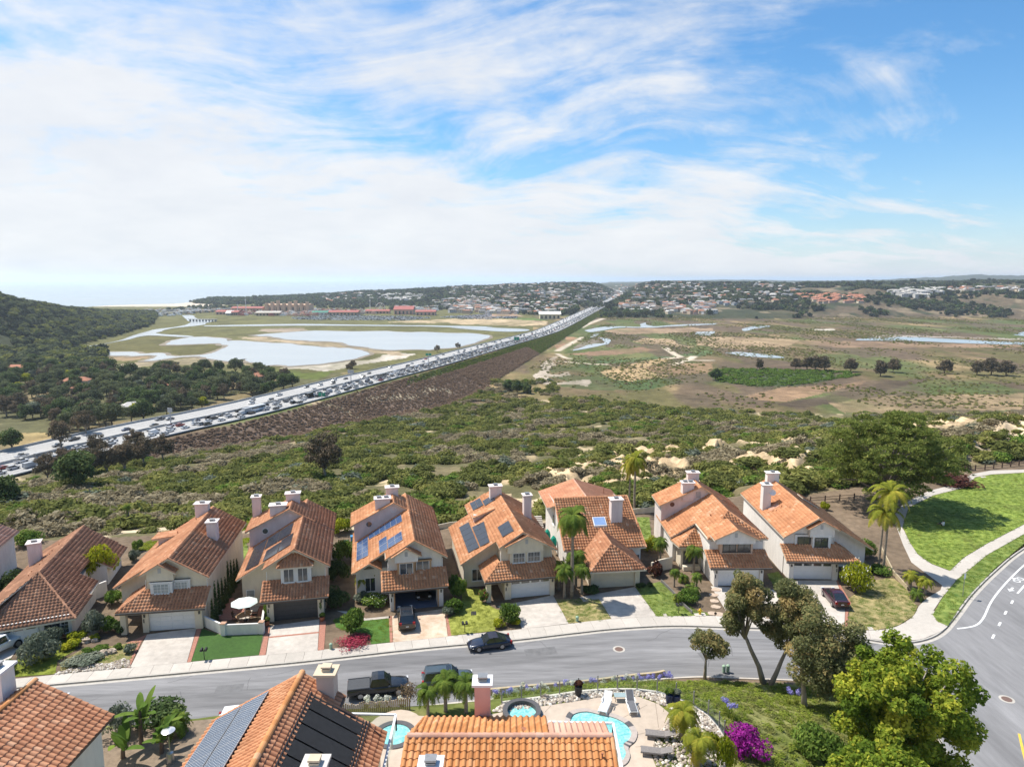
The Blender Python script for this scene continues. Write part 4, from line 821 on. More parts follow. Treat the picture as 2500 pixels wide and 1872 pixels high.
def solar(parent,quad,nx,ny,cellm=None,fm=None,gap=.012,lift=.20,name='solar_array'):
    """quad: 4 local corners (lower left, lower right, upper right, upper left) on the roof"""
    P=[Vector(p) for p in quad]; nrm=(P[1]-P[0]).cross(P[3]-P[0]).normalized()
    if nrm.z<0: nrm=-nrm
    rail=MB()
    for t in (.5,): rail.tube([P[0].lerp(P[3],t)+nrm*(lift-.06),P[1].lerp(P[2],t)+nrm*(lift-.06)],.03,4)
    o=rail.build(name,pvf,parent)
    for i in range(nx):
        for j in range(ny):
            def at(u,v): return P[0].lerp(P[1],u).lerp(P[3].lerp(P[2],u),v)+nrm*lift
            u0,u1,v0,v1=(i+gap)/nx,(i+1-gap)/nx,(j+gap)/ny,(j+1-gap)/ny
            A=[at(u0,v0),at(u1,v0),at(u1,v1),at(u0,v1)]; c=sum(A,Vector())/4; B=[c+(p-c)*.955+nrm*.003 for p in A]
            b=MB(); b.add(A+[p-nrm*.045 for p in A],[(4,5,1,0),(5,6,2,1),(6,7,3,2),(7,4,0,3),(7,6,5,4),(0,1,2,3)],0); b.poly(B,1); b.build('solar_panel',[fm or pvk,cellm or pv],o)
    return o
def L2(x,y,x0=-.4,zr=7.6,p=.6): return (x,y,zr-p*abs(x-x0))
def house_std(name,label,org,ang,wall,pn,x0=-.4,zr=7.6,xR=3.6,xL=-7.,yF=1.2,yLF=3.4,yB=18.,yL=16.,mir=False,rear=None,sk=(-3.7,3.5),hipL=False,hipfront=False,door=None,tm=None,doorx=(-2.4,2.4),seed=1,open_garage=False,glazed=False,colsx=(-3.,3.),gm=None,upx=(-3.05,3.1)):
    h=thing(name,label,'house',(org[0],org[1],0),R(ang)); s=-1 if mir else 1
    def X(pts): return [(p[0]*s,)+tuple(p[1:]) for p in pts] if mir else pts
    p=.6
    def zz_(x): return zr-p*abs(x-x0)
    # walls
    b=MB()
    sec=[(upx[0],0),(upx[1],0),(upx[1],zz_(upx[1])-.2),(x0,zr-.2),(upx[0],zz_(upx[0])-.2)]
    y0=2.0 if not hipfront else 2.0
    if hipfront: sec=[(upx[0],0),(upx[1],0),(upx[1],5.0),(upx[0],5.0)]
    S_=[(a*s,c) for a,c in sec]; S_=S_ if s>0 else S_[::-1]
    if open_garage:
        og=[(upx[0],2.64),(upx[1],2.64),(upx[1],zz_(upx[1])-.2),(x0,zr-.2),(upx[0],zz_(upx[0])-.2)]; b.extr_y(og,2.0,6.8); b.box(xL+.45,upx[0],4.2,6.8,0,3.4)
        q=MB(); q.box(upx[0]+.02,upx[0]+.1,2.,6.8,0,2.63); q.box(upx[1]-.1,upx[1]-.02,2.,6.8,0,2.63); q.box(upx[0]+.02,upx[1]-.02,6.7,6.79,0,2.63); q.build('garage_shade_lining',darkm,h); b.box(upx[1]-.02,upx[1],2.,6.8,0,2.64); b.box(upx[0],upx[0]+.02,2.,4.2,0,2.64)  # near-black inner walls put the shade of the garage into the colour
    else: b.extr_y(S_,2.0,4.2 if not hipfront else 7.9)
    sec=[(xL+.45,0),(upx[1],0),(upx[1],zz_(upx[1])-.2),(x0,zr-.2),(xL+.45,zz_(xL+.45)-.2)]
    S_=[(a*s,c) for a,c in sec]; S_=S_ if s>0 else S_[::-1]
    b.extr_y(S_,6.8 if open_garage else (4.2 if not hipfront else 7.9),yL-.4); 
    sec=[(upx[0],0),(upx[1],0),(upx[1],zz_(upx[1])-.2),(x0,zr-.2),(upx[0],zz_(upx[0])-.2)]; S_=[(a*s,c) for a,c in sec]; S_=S_ if s>0 else S_[::-1]
    b.extr_y(S_,yL-.4,yB-.4)
    b.build('wall',wall,h)
    # garage front: piers, lintel
    d0,d1=doorx; b=MB(); dh=2.15
    b.box(colsx[0],d0,.0,2.,0,2.62) if not mir else b.box(-d0,-colsx[0],0,2.,0,2.62)
    b.box(d1,colsx[1],.0,2.,0,2.62) if not mir else b.box(-colsx[1],-d1,0,2.,0,2.62)
    a0,a1=(d0,d1) if not mir else (-d1,-d0); b.box(a0,a1,.0,2.,dh,2.62); b.build('garage_wall',wall,h)
    if open_garage:
        q=MB(); q.box(a0-.4,a1+.4,.1,6.75,-.02,.03); q.build('garage_floor',floorb,h); [MB().box(xx,xx+.14,-.03,.25,0,dh).build('door_jamb',trimT,h) for xx in (a0-.14,a1)]
    else: garage_door(h,a0,a1,dh,.28,door or doorW,glazed)
    # main roof
    if not hipfront:
        roofp(h,X([(x0,yF,zr),(xR,yF,zz_(xR)),(xR,yB,zz_(xR)),(x0,yB,zr)]),pn,seed)
        roofp(h,X([(x0,yF,zr),(x0,yB,zr),(-3.4,yB,zz_(-3.4)),(-3.4,yL,zz_(-3.4)),(xL,yL,zz_(xL)),(xL,yLF,zz_(xL)),(-3.4,yLF,zz_(-3.4)),(-3.4,yF,zz_(-3.4))]),pn,seed+1)
        cl=[((x0,yF,zr),(x0,yB,zr)),((x0,yF,zr),(xR,yF,zz_(xR))),((x0,yF,zr),(-3.4,yF,zz_(-3.4))),((-3.4,yLF,zz_(-3.4)),(xL,yLF,zz_(xL)))]
    else:
        ya=yF+3.9; eR=zz_(xR)
        roofp(h,X([(x0,ya,zr),(xR,yF,eR),(xR,yB,eR),(x0,yB,zr)]),pn,seed)
        roofp(h,X([(x0,ya,zr),(x0,yB,zr),(-3.4,yB,zz_(-3.4)),(-3.4,yL,zz_(-3.4)),(xL,yL,zz_(xL)),(xL,7.4,zz_(xL)),(-3.4,7.4,zz_(-3.4)),(-3.4,yF,zz_(-3.4))]),pn,seed+1)
        roofp(h,X([(x0,ya,zr),(-3.4,yF,eR),(xR,yF,eR)]),pn,seed+2)
        cl=[((x0,ya,zr),(x0,yB,zr)),((x0,ya,zr),(xR,yF,eR)),((x0,ya,zr),(-3.4,yF,eR))]
    if mir: cl=[(X([a])[0],X([c])[0]) for a,c in cl]
    caps(h,cl,pn,seed=seed)
    # skirt roof over the garage
    k0,k1=sk; ez,ey,tz,ty=2.62,-.62,3.9,1.95
    if hipL:
        roofp(h,X([(k0,ey,ez),(k1,ey,ez),(k1,ty,tz),(-3.3,ty,tz)]),pn,seed+3); roofp(h,X([(k0,ey,ez),(-3.3,ty,tz),(-3.3,4.1,tz),(k0,4.1,ez)]),pn,seed+4)
        cc=[((k0,ey,ez),(-3.3,ty,tz))]
        q=MB(); q.box(min((k0+.25)*s,(k0+.8)*s),max((k0+.25)*s,(k0+.8)*s),-.2,.35,0,2.5); q.build('porch_pillar',wall,h)
        q=MB(); q.box(min((k0+.1)*s,-3.*s),max((k0+.1)*s,-3.*s),-.1,.25,2.2,2.44); q.build('porch_beam',wall,h)
    else:
        roofp(h,X([(k0,ey,ez),(k1,ey,ez),(k1,ty,tz),(k0,ty,tz)]),pn,seed+3); cc=[((k0,ey,ez),(k0,ty,tz)),((k1,ey,ez),(k1,ty,tz))]
    if mir: cc=[(X([a])[0],X([c])[0]) for a,c in cc]
    caps(h,cc,pn,r=.09,seed=seed+5)
    gx=sorted((k0*s,k1*s)); q=MB(); q.box(gx[0],gx[1],ey-.11,ey-.01,ez-.18,ez-.06); q.build('gutter',mat('gutter_dark',(.10,.075,.06),.6,.1,3.),h)
    for xx in (upx[0]-.06,upx[1]+.06):
        q=MB(); q.tube([(xx*s,1.93,2.9),(xx*s,1.93,5.0)],.04,5); q.build('downpipe',trimW,h)
    for xx in (colsx[0]+.25,colsx[1]-.25):
        q=MB(); q.box(xx*s-.07,xx*s+.07,-.14,-.002,1.75,2.05); q.build('wall_lamp',flueD,h)
    q=MB(); q.box((colsx[0]+.15)*s-.06,(colsx[0]+.15)*s+.06,-.012,-.002,1.1,1.55); q.build('house_number',flueD,h)
    if rear:   # raised rear block with a gable towards the street
        px_,pz_,lx_,lz_,ry,rb=rear; rz_=zz_(xR)
        deckL=[(px_,ry,pz_),(px_,rb,pz_),(lx_,rb,lz_),(lx_,ry,lz_)]; deckR=[(px_,ry,pz_),(xR+.02,ry,rz_+.12),(xR+.02,rb,rz_+.12),(px_,rb,pz_)]
        b=MB(); b.extr_y([(lx_+.4,0),(xR-.5,0),(xR-.5,rz_-.1),(px_,pz_-.2),(lx_+.4,lz_-.02)],ry+.45,rb-.4); b.build('rear_wall',stucP,h)
        roofp(h,deckL,pn,seed+6); roofp(h,deckR,pn,seed+7)
        caps(h,[((px_,ry,pz_),(px_,rb,pz_)),((px_,ry,pz_),(lx_,ry,lz_)),((px_,ry,pz_),(min(xR,px_+3.),ry,pz_-(pz_-rz_-.12)*min(xR-px_,3.)/(xR-px_)))],pn,seed=seed+8)
    return h
def bay_gable(h,ax,az_,xl,xr,ze,y,pn,wall,seed=0,yb=3.4,z0=5.1):
    p=[(ax,y,az_),(ax,yb,az_),(xl,yb,ze),(xl,y,ze)]; roofp(h,p,pn,seed); p=[(ax,y,az_),(xr,y,ze),(xr,yb,ze),(ax,yb,az_)]; roofp(h,p,pn,seed+1)
    caps(h,[((ax,y,az_),(xl,y,ze)),((ax,y,az_),(xr,y,ze)),((ax,y,az_),(ax,yb,az_))],pn,r=.10,seed=seed)
    b=MB(); b.extr_y([(xl+.35,z0),(xr-.35,z0),(xr-.35,ze-.02),(ax,az_-.2),(xl+.35,ze-.02)],y+.35,2.4); b.build('bay_gable',wall,h)
    b=MB(); b.box(ax-.16,ax+.16,y+.31,y+.349,az_-1.05,az_-.5); b.build('gable_vent',mat('vent_grey',(.42,.41,.40),.8,.1,30.,stretch=(1,1,1)),h)
def bay_box(h,x0,x1,y,z0,z1,m,base=True):
    b=MB(); b.box(x0,x1,y,2.2,z0,z1); b.box(x0-.08,x1+.08,y-.08,2.1,z1-.16,z1); 
    if base: b.box(x0-.06,x1+.06,y-.06,2.1,z0,z0+.12)
    b.build('bay',m,h)
def round_vent(h,x,y,z,r,m,gm):
    b=MB(); n=16
    for i in range(n):
        a,c=2*math.pi*i/n,2*math.pi*(i+1)/n
        f=[(x+q*math.cos(t),y-dd,z+q*math.sin(t)) for t,q,dd in ((a,r,.06),(c,r,.06),(c,r*1.3,.06),(a,r*1.3,.06))]; b.poly(f); b.poly([(x+r*1.3*math.cos(a),y-.06,z+r*1.3*math.sin(a)),(x+r*1.3*math.cos(c),y-.06,z+r*1.3*math.sin(c)),(x+r*1.3*math.cos(c),y,z+r*1.3*math.sin(c)),(x+r*1.3*math.cos(a),y,z+r*1.3*math.sin(a))])
    o=b.build('round_window',m,h); b=MB(); b.poly([(x+r*math.cos(2*math.pi*i/n),y-.03,z+r*math.sin(2*math.pi*i/n)) for i in range(n)]); b.build('pane',gm,o)
# -- house with white shuttered bay (third from the left edge)
H2=house_std('stucco_house','cream two-storey house with brown tile roof, left of the white patio umbrella',(-36.15,68.1),8.3,stucC,'mix',sk=(-5.35,3.55),hipL=True,seed=21,yB=18.3,yL=18.,doorx=(-2.4,2.25))
bay_gable(H2,-1.4,7.05,-3.1,.3,6.03,.95,'mix',stucC,31)
bay_box(H2,-2.45,-.22,1.3,3.2,5.0,trimW); window(H2,-2.1,-.62,3.75,4.72,1.3,gm=glassL,grid=(2,3)); bay_box(H2,-.2,1.45,1.75,3.5,4.95,trimW); window(H2,-.05,1.15,3.72,4.65,1.75,gm=glassL,grid=(2,3))
chimney(H2,1.7,10.2,5.6,8.5,.55,.55); chimney(H2,-1.3,16.8,6.4,8.7,.8,.5)
b=MB(); b.box(-5.6,-4.2,13.1,14.6,4.4,5.6); b.build('dormer',stucP,H2); roofp(H2,[(-6.2,12.7,5.55),(-6.2,15.,5.55),(-3.4,15.,5.85),(-3.4,12.7,5.85)],'mix',77); caps(H2,[((-6.2,12.7,5.55),(-3.4,12.7,5.85))],'mix')
for q in ((-3.3,13.2),(1.9,6.5),(-1.6,15.)): vent(H2,*q,L2(*q)[2])
# -- house behind the umbrella
H3=house_std('stucco_house','white two-storey house with charcoal garage door and dark solar panels, right of the patio umbrella',(-23.8,70.5),12.,stucC,'mix',x0=0.,zr=7.6,xR=3.75,xL=-6.6,rear=(-1.6,8.6,-6.9,6.05,12.1,17.2),sk=(-3.5,3.55),door=doorD,seed=41,yB=19.,yL=17.,doorx=(-2.3,2.35))
roofp(H3,[(0,2.95,7.55),(-1.85,.75,5.72),(1.95,.75,5.72)],'mix',51); roofp(H3,[(0,2.95,7.55),(-1.85,3.4,5.72),(-1.85,.75,5.72)],'mix',52); roofp(H3,[(0,2.95,7.55),(1.95,.75,5.72),(1.95,3.4,5.72)],'mix',53); caps(H3,[((0,2.95,7.6),(-1.85,.75,5.75)),((0,2.95,7.6),(1.95,.75,5.75))],'mix')
bay_box(H3,-1.55,1.7,1.4,3.55,5.62,trimW); window(H3,-1.2,-.2,3.85,5.3,1.4); window(H3,.3,1.28,3.85,5.3,1.4); window(H3,-5.7,-4.9,.9,2.,4.2,gm=glassL,mull=0)
chimney(H3,-3.0,13.2,6.2,9.1,.95,.55); chimney(H3,-1.5,16.3,7.2,9.55,.85,.5); chimney(H3,-6.2,17.2,0,9.1,.5,.5)
round_vent(H3,-4.6,12.55,5.9,.33,trimW,glass); round_vent(H3,-1.55,12.55,7.65,.28,stucP,stucP)
kw=dict(x0=0.)
solar(H3,[L2(-5.7,4.2,**kw),L2(-4.1,3.6,**kw),L2(-4.1,11.4,**kw),L2(-5.7,11.4,**kw)],1,4); solar(H3,[L2(-4.0,7.6,**kw),L2(-.9,7.4,**kw),L2(-.9,11.3,**kw),L2(-4.0,11.3,**kw)],2,2); solar(H3,[L2(-3.6,3.4,**kw),L2(-1.95,3.2,**kw),L2(-1.95,6.6,**kw),L2(-3.6,6.6,**kw)],1,2); solar(H3,[L2(-1.9,3.3,**kw),L2(-.5,3.2,**kw),L2(-.5,7.0,**kw),L2(-1.9,7.0,**kw)],1,2)
for q in ((2.2,8.),(1.,5.)): vent(H3,*q,L2(*q,x0=0.)[2])
# -- house with the open garage
H4=house_std('stucco_house','white two-storey house with open garage, tan window frames and blue solar panels',(-10.8,73.05),12.1,stucW,'orange',x0=-.1,zr=7.6,xR=3.65,xL=-7.2,rear=(-1.95,8.6,-7.4,5.9,12.1,17.2),sk=(-3.85,3.5),seed=61,yB=19.,yL=16.2,open_garage=True,doorx=(-2.45,2.35))
bay_gable(H4,-1.03,6.85,-2.7,.65,5.85,.9,'orange',stucW,71)
bay_box(H4,-2.05,-.1,1.35,3.35,5.15,trimT); window(H4,-1.75,-.35,3.68,4.95,1.35); bay_box(H4,-.05,1.85,1.75,3.6,5.05,trimT); window(H4,.18,1.55,3.72,4.9,1.75)
q=MB(); q.box(-2.2,.1,1.05,1.4,3.2,3.36); q.build('window_ledge',trimW,H4)
chimney(H4,-3.3,13.2,6.2,9.15,.95,.55,nf=2); chimney(H4,-1.95,16.3,7.2,9.6,.8,.5)
round_vent(H4,-5.1,12.55,5.9,.36,stucP,glass); round_vent(H4,-1.95,12.55,7.6,.3,trimW,stucP)
kw=dict(x0=-.1)
solar(H4,[L2(-6.6,5.8,**kw),L2(-5.2,5.2,**kw),L2(-5.2,11.6,**kw),L2(-6.6,11.6,**kw)],2,4,pvB,pvf); solar(H4,[L2(-5.1,10.2,**kw),L2(-.95,9.0,**kw),L2(-.95,11.7,**kw),L2(-5.1,11.9,**kw)],6,1,pvB,pvf)
solar(H4,[L2(-3.9,3.6,**kw),L2(-2.95,3.4,**kw),L2(-2.95,7.6,**kw),L2(-3.9,7.6,**kw)],1,2,pvB,pvf); solar(H4,[L2(-2.9,3.4,**kw),L2(-1.2,3.2,**kw),L2(-1.2,6.0,**kw),L2(-2.9,6.0,**kw)],2,2,pvB,pvf)
p_=[(-6.75,2.9,3.7),(-3.9,2.9,3.75),(-3.9,5.,3.75),(-6.75,5.,3.7)]
roofp(H4,[(-5.2,2.8,4.6),(-6.9,2.8,3.65),(-6.9,5,3.65),(-5.2,5,4.6)],'orange',81); roofp(H4,[(-5.2,2.8,4.6),(-3.8,2.8,3.75),(-3.8,5,3.75),(-5.2,5,4.6)],'orange',82); caps(H4,[((-5.2,2.8,4.6),(-6.9,2.8,3.65)),((-5.2,2.8,4.6),(-3.8,2.8,3.75))],'orange'); window(H4,-5.7,-4.6,.7,2.3,4.2,gm=glass)
# -- house behind the parked dark blue car
H5=house_std('stucco_house','cream two-storey house with black solar panels behind the parked dark blue car',(2.1,75.8),11.9,stucC,'orange',x0=-.55,xR=3.6,xL=-7.7,yLF=3.3,yB=18.,yL=16.,sk=(-5.45,3.5),hipL=True,seed=91,glazed=True,doorx=(-2.25,2.5))
bay_gable(H5,-.1,7.2,-2.75,2.3,6.,.9,'orange',stucC,101)
bay_box(H5,-2.05,2.0,1.5,3.45,5.35,stucC); window(H5,-1.68,-.32,3.85,4.95,1.5,grid=(2,2)); window(H5,.12,1.55,3.85,4.95,1.5,grid=(2,2)); window(H5,-6.2,-5.,.8,2.2,4.2,gm=glass)
q=MB(); q.box(-2.2,2.15,1.2,1.55,3.3,3.46); q.build('window_ledge',trimW,H5)
kw=dict(x0=-.55)
roofp(H5,[(-.55,16,7.6),(-.55,19,7.6),(-4.9,19.8,5.0),(-4.9,16,5.0)],'orange',103)
solar(H5,[L2(-6.5,4.7,**kw),L2(-5.2,4.3,**kw),L2(-5.2,13.2,**kw),L2(-6.5,13.5,**kw)],1,5); solar(H5,[L2(-5.1,4.2,**kw),L2(-4.0,3.9,**kw),L2(-3.6,10.4,**kw),L2(-5.1,11.,**kw)],1,4); solar(H5,[L2(-2.6,3.,**kw),L2(-1.25,2.7,**kw),L2(-1.2,6.2,**kw),L2(-2.6,6.3,**kw)],1,2); solar(H5,[L2(-4.2,15.9,**kw),L2(-2.8,15.5,**kw),L2(-2.8,18.6,**kw),L2(-4.2,19.,**kw)],2,2); solar(H5,[L2(-2.7,14.9,**kw),L2(-1.3,14.7,**kw),L2(-1.3,16.8,**kw),L2(-2.7,17.,**kw)],2,1)
b=MB(); b.box(-4.75,-2.05,12.2,12.6,4.6,6.2); b.build('roof_well_wall',stucP,H5)
roofp(H5,[(-4.9,11.9,5.9),(-1.95,11.9,6.95),(-1.95,13.4,6.95),(-4.9,13.4,5.9)],'orange',104); caps(H5,[((-4.9,11.9,5.9),(-1.95,11.9,6.95))],'orange')
chimney(H5,2.1,10.6,5.2,9.15,.5,.5); chimney(H5,-1.1,16.2,6.9,8.9,.8,.5)
for q in ((1.2,12.),(1.8,8.),(2.4,7.6)): vent(H5,*q,L2(*q,x0=-.55)[2],.3)
# -- hip-roofed garage house
H6=thing('stucco_house','cream house with hip-roofed garage and long front roof with skylight, behind the tall palm','house',(12.8,78.4,0),R(7))
b=MB(); b.box(-3.3,-2.9,0,2.,0,2.6); b.box(2.2,2.8,0,2.,0,2.6); b.box(-2.9,2.2,0,2,2.05,2.6); b.box(-3.3,2.8,2.,7,0,2.6); b.build('garage_wall',stucC,H6); garage_door(H6,-2.9,2.2,2.05,.25,doorC)
ap,ab=(-.3,2.1,4.75),(-.3,8.6,4.75)
roofp(H6,[(-3.8,-1.25,2.68),(3.2,-1.25,2.68),ap],'mix',111); roofp(H6,[(-3.8,-1.25,2.68),ap,ab,(-3.8,8.,2.68)],'mix',112); roofp(H6,[(3.2,-1.25,2.68),(3.2,8.,2.68),ab,ap],'mix',113); caps(H6,[(ap,ab),((-3.8,-1.25,2.68),ap),((3.2,-1.25,2.68),ap)],'mix')
roofp(H6,[(-5.7,4.4,3.15),(5.0,4.4,3.15),(4.6,12.2,7.5),(-5.6,12.2,7.5)],'orange',114,w=.36,ex=.45); caps(H6,[((-5.6,12.2,7.5),(4.6,12.2,7.5)),((4.6,12.2,7.5),(5.,4.4,3.15)),((-5.6,12.2,7.5),(-5.7,4.4,3.15))],'orange')
b=MB()
v=[(-5.3,4.9,0),(4.6,4.9,0),(4.6,20.5,0),(-5.3,20.5,0)]
b.add([(-5.3,4.9,0),(-5.3,20.5,0),(-5.3,20.5,6.1),(-5.3,12.2,6.8),(-5.3,4.9,3.2)],[(0,4,3,2,1)]); b.add([(4.4,4.9,0),(4.4,20.5,0),(4.4,20.5,5.6),(4.4,12.2,6.6),(4.4,4.9,3.2)],[(0,1,2,3,4)]); b.poly([(-5.3,4.9,0),(4.4,4.9,0),(4.4,4.9,3.2),(-5.3,4.9,3.2)]); b.poly([(4.4,20.5,0),(-5.3,20.5,0),(-5.3,20.5,6.1),(-.8,20.5,7.4),(4.4,20.5,5.6)]); b.build('wall',stucW,H6)
rt=mat('comp_roof',(.42,.195,.12),.9,.12,1.3,.3,12.,var2=.12)
for pts,sd_ in (([(-1.1,12.3,7.55),(-1.1,20.8,7.55),(-6.4,20.8,5.8),(-6.4,13.2,5.8)],1),([(-1.1,12.3,7.55),(4.7,13.2,5.65),(4.7,20.8,5.65),(-1.1,20.8,7.55)],2)):
    deck(H6,pts); tiles(H6,pts,'flat',w=.33,ex=.38,seed=sd_,hs=.25)
caps(H6,[((-1.1,12.3,7.55),(-1.1,20.8,7.55))],'pink',r=.09)
chimney(H6,2.05,8.6,4.6,8.4,.75,.6); vent(H6,2.6,17.,6.6,.5)
q=MB(); q.add([(-1.05,7.5,5.0),(.55,7.5,5.0),(.55,8.7,5.68),(-1.05,8.7,5.68)],[(0,1,2,3)]); sk_=MB(); sk_.slab([(-1.1,7.45,5.16),(.6,7.45,5.16),(.6,8.75,5.88),(-1.1,8.75,5.88)],.22); so_=sk_.build('skylight',trimW,H6); q=MB(); q.slab([(-1.02,7.53,5.22),(.52,7.53,5.22),(.52,8.67,5.86),(-1.02,8.67,5.86)],.02); q.build('pane',skyg,so_)
window(H6,3.3,4.2,1.,2.,4.9,gm=glass,grid=(2,2)); window(H6,-14.5,-13.5,3.2,4.6,-5.3,axis='-x',mull=0,gm=glass); 
# -- house with the raised rear gable behind the tall street tree
H7=house_std('stucco_house','white hipped house with raised rear gable behind the tall street tree',(27.63,78.72),1.,stucW,'orange',x0=.3,zr=7.55,xR=4.1,xL=-6.6,yF=1.9,rear=(-1.2,8.6,-6.95,5.95,12.6,17.4),sk=(-3.7,3.75),hipfront=True,door=doorW,seed=121,yB=18.6,yL=16.,doorx=(-2.5,2.6),upx=(-3.05,3.6))
bay_gable(H7,-.27,7.0,-3.,2.5,5.72,.45,'orange',stucW,131,yb=4.4)
bay_box(H7,-2.,2.0,1.25,3.45,5.45,trimT if False else mat('trim_peach',(.60,.42,.30),.8,.06,3.)); frb=mat('frame_bronze',(.06,.055,.05),.5,.1,3.)
window(H7,-1.65,-.12,4.,5.15,1.25,tm=frb); window(H7,.18,1.65,4.,5.15,1.25,tm=frb)
# low front hip of the left wing
roofp(H7,[(-6.1,4.9,3.05),(-2.9,4.9,3.05),(-3.2,7.6,4.85)],'orange',132); roofp(H7,[(-6.1,4.9,3.05),(-3.2,7.6,4.85),(-6.6,7.6,3.05)],'orange',133); caps(H7,[((-6.1,4.9,3.05),(-3.2,7.6,4.85))],'orange')
b=MB(); b.box(-5.7,-3.05,5.4,8.5,0,3.); b.build('wing_wall',stucC,H7); b=MB(); b.box(-5.5,-3.3,4.6,5.4,0,.55); b.build('window_planter',stucC,H7); window(H7,-5.3,-3.5,.8,2.3,5.4,tm=frb,grid=(2,3))
chimney(H7,-2.9,13.4,6.6,9.2,.8,.55,nf=2); chimney(H7,-1.3,16.6,7.4,9.7,.8,.5); round_vent(H7,-5.05,13.05,6.05,.33,stucP,mat('louvre_brown',(.16,.08,.05),.8,.2,9.))
b=MB(); b.box(-1.75,-1.15,12.96,13.04,7.,7.8); b.build('gable_vent',mat('vent_grey',(.4,.4,.4)),H7)
for q in ((-1.6,6.9),(2.2,11.),(2.9,8.)): vent(H7,*q,L2(*q,x0=.3,zr=7.55)[2],.3)
# -- last house on the right
H8=house_std('stucco_house','white house with dish on its chimney at the right end of the row',(37.55,80.55),-1.6,stucW,'orange',x0=-.75,xR=3.5,xL=-8.7,yF=1.1,yLF=2.9,yB=19.,yL=18.8,mir=True,sk=(-5.4,3.65),hipL=True,door=doorW,seed=141,glazed=True,doorx=(-2.35,2.45))
bay_gable(H8,1.2,7.2,-.55,3.2,6.2,.9,'orange',stucW,151)
bay_box(H8,-1.8,.35,1.85,3.5,5.2,trimW); window(H8,-1.42,.1,3.85,4.85,1.85,tm=frb); bay_box(H8,.2,2.45,1.3,3.3,5.3,trimW); window(H8,.5,2.02,3.9,4.95,1.3,tm=frb,grid=(2,3))
chimney(H8,-2.6,10.8,5.4,9.1,.55,.55,m=stucW); chimney(H8,.5,17.4,6.8,8.9,.85,.5,m=stucW)
b=MB(); b.lathe([(.02,.0),(.25,.03),(.42,.12),(.43,.13),(.25,.05),(.02,.02)],16); ds=b.build('satellite_dish',trimW,H8); ds.location=(-1.9,10.2,8.0); ds.rotation_euler=(R(60),0,R(-20)); b=MB(); b.tube([(0,0,0),(0,.5,-.1),(-.1,.9,-.3)],.025,5); b.build('arm',pvf,ds)
roofp(H8,[(3.2,12.5,6.55),(5.6,12.5,5.1),(5.6,14.6,5.1),(3.2,14.6,6.55)],'orange',155)
for q in ((-1.4,14.),(-2.,8.2),(-1.2,8.6),(-2.3,8.6),(-.6,7.2),(2.2,12.),(3.,9.)): vent(H8,*q,L2(*q,x0=.75)[2],.25,.045)
q=MB(); q.slab([(-2.5,9.05,5.82),(-1.3,9.05,6.54),(-1.3,10.1,6.54),(-2.5,10.1,5.82)],.04); q.build('roof_patch',PAL['pink'],H8)
# -- single-storey house at the left
H1=thing('stucco_house','low single-storey house with long brown hip roof at the left, yellow-green tree beside it','house',(-49.85,66.9,0),R(24.2))
rF,rB=(-.3,4.8,5.2),(2.0,19.5,5.2); eF=2.72
eZ=lambda x,y:0
def h1R(x,y): return 5.2-.6*((x-(-.3))-(y-4.8)*2.3/14.7)/1.0*.99
def h1L(x,y): return 5.2+.6*((x-(-.3))-(y-4.8)*2.3/14.7)
def h1(l,f): return [(x,y,f(x,y)) for x,y in l]
roofp(H1,h1([(-.3,4.8),(3.9,-1.9),(5.0,6.9),(3.0,7.3),(3.6,11.3),(5.9,11.),(6.9,17.6),(2.0,19.5)],h1R),'brown',161)
pF=h1R(3.9,-1.9); roofp(H1,[rF,(-4.4,-1.9,pF),(3.9,-1.9,pF)],'brown',162)
roofp(H1,h1([(-.3,4.8),(2.0,19.5),(-2.6,20.6),(-4.9,5.5),(-4.4,-1.9)],h1L),'brown',163)
caps(H1,[(rF,rB),(rF,(3.9,-1.9,pF)),(rF,(-4.4,-1.9,pF))],'brown',r=.13)
b=MB(); b.prism([(-4.0,-1.4),(3.4,-1.4),(4.5,6.8),(2.8,7.1),(3.3,11.5),(5.3,11.2),(6.2,17.),(-2.,19.),(-4.4,4.)],0,2.45); b.build('wall',stucW,H1)
b=MB(); b.prism([(-1.2,6),(.6,6),(2.2,17),(.6,17)],2.45,4.6); b.build('attic',darkm,H1)
g_=MB().box(0,4.4,-.05,.05,0,2.1).build('garage_door',doorW,H1); g_.location=(-3.9,-1.46,0); 
for i in range(4):
    q=MB(); q.box(.15+i*1.08,.95+i*1.08,-.09,-.051,1.65,1.95); q.build('pane',glass,g_)
    for j in range(3): q=MB(); q.box(.08+i*1.08,1.05+i*1.08,-.08,-.051,.08+j*.5,.5+j*.5); q.build('panel',doorW,g_)
window(H1,1.05,2.3,.55,2.25,-1.4,gm=glass,tm=mat('frame_grey',(.18,.18,.2),.6,.1,3.),grid=(2,3)); b=MB(); b.box(.8,3.1,-1.85,-1.4,.25,.45); b.build('window_sill',brick,H1); window(H1,2.5,3.1,.55,2.25,-1.4,gm=glass,mull=0,grid=(2,4))
chimney(H1,-2.3,13.6,2.2,5.9,.62,.62)
for i in range(7): vent(H1,-1.5-.25*(i%2)+i*.22,6.+i*1.6,h1L(-1.5-.25*(i%2)+i*.22,6.+i*1.6),.22,.045)
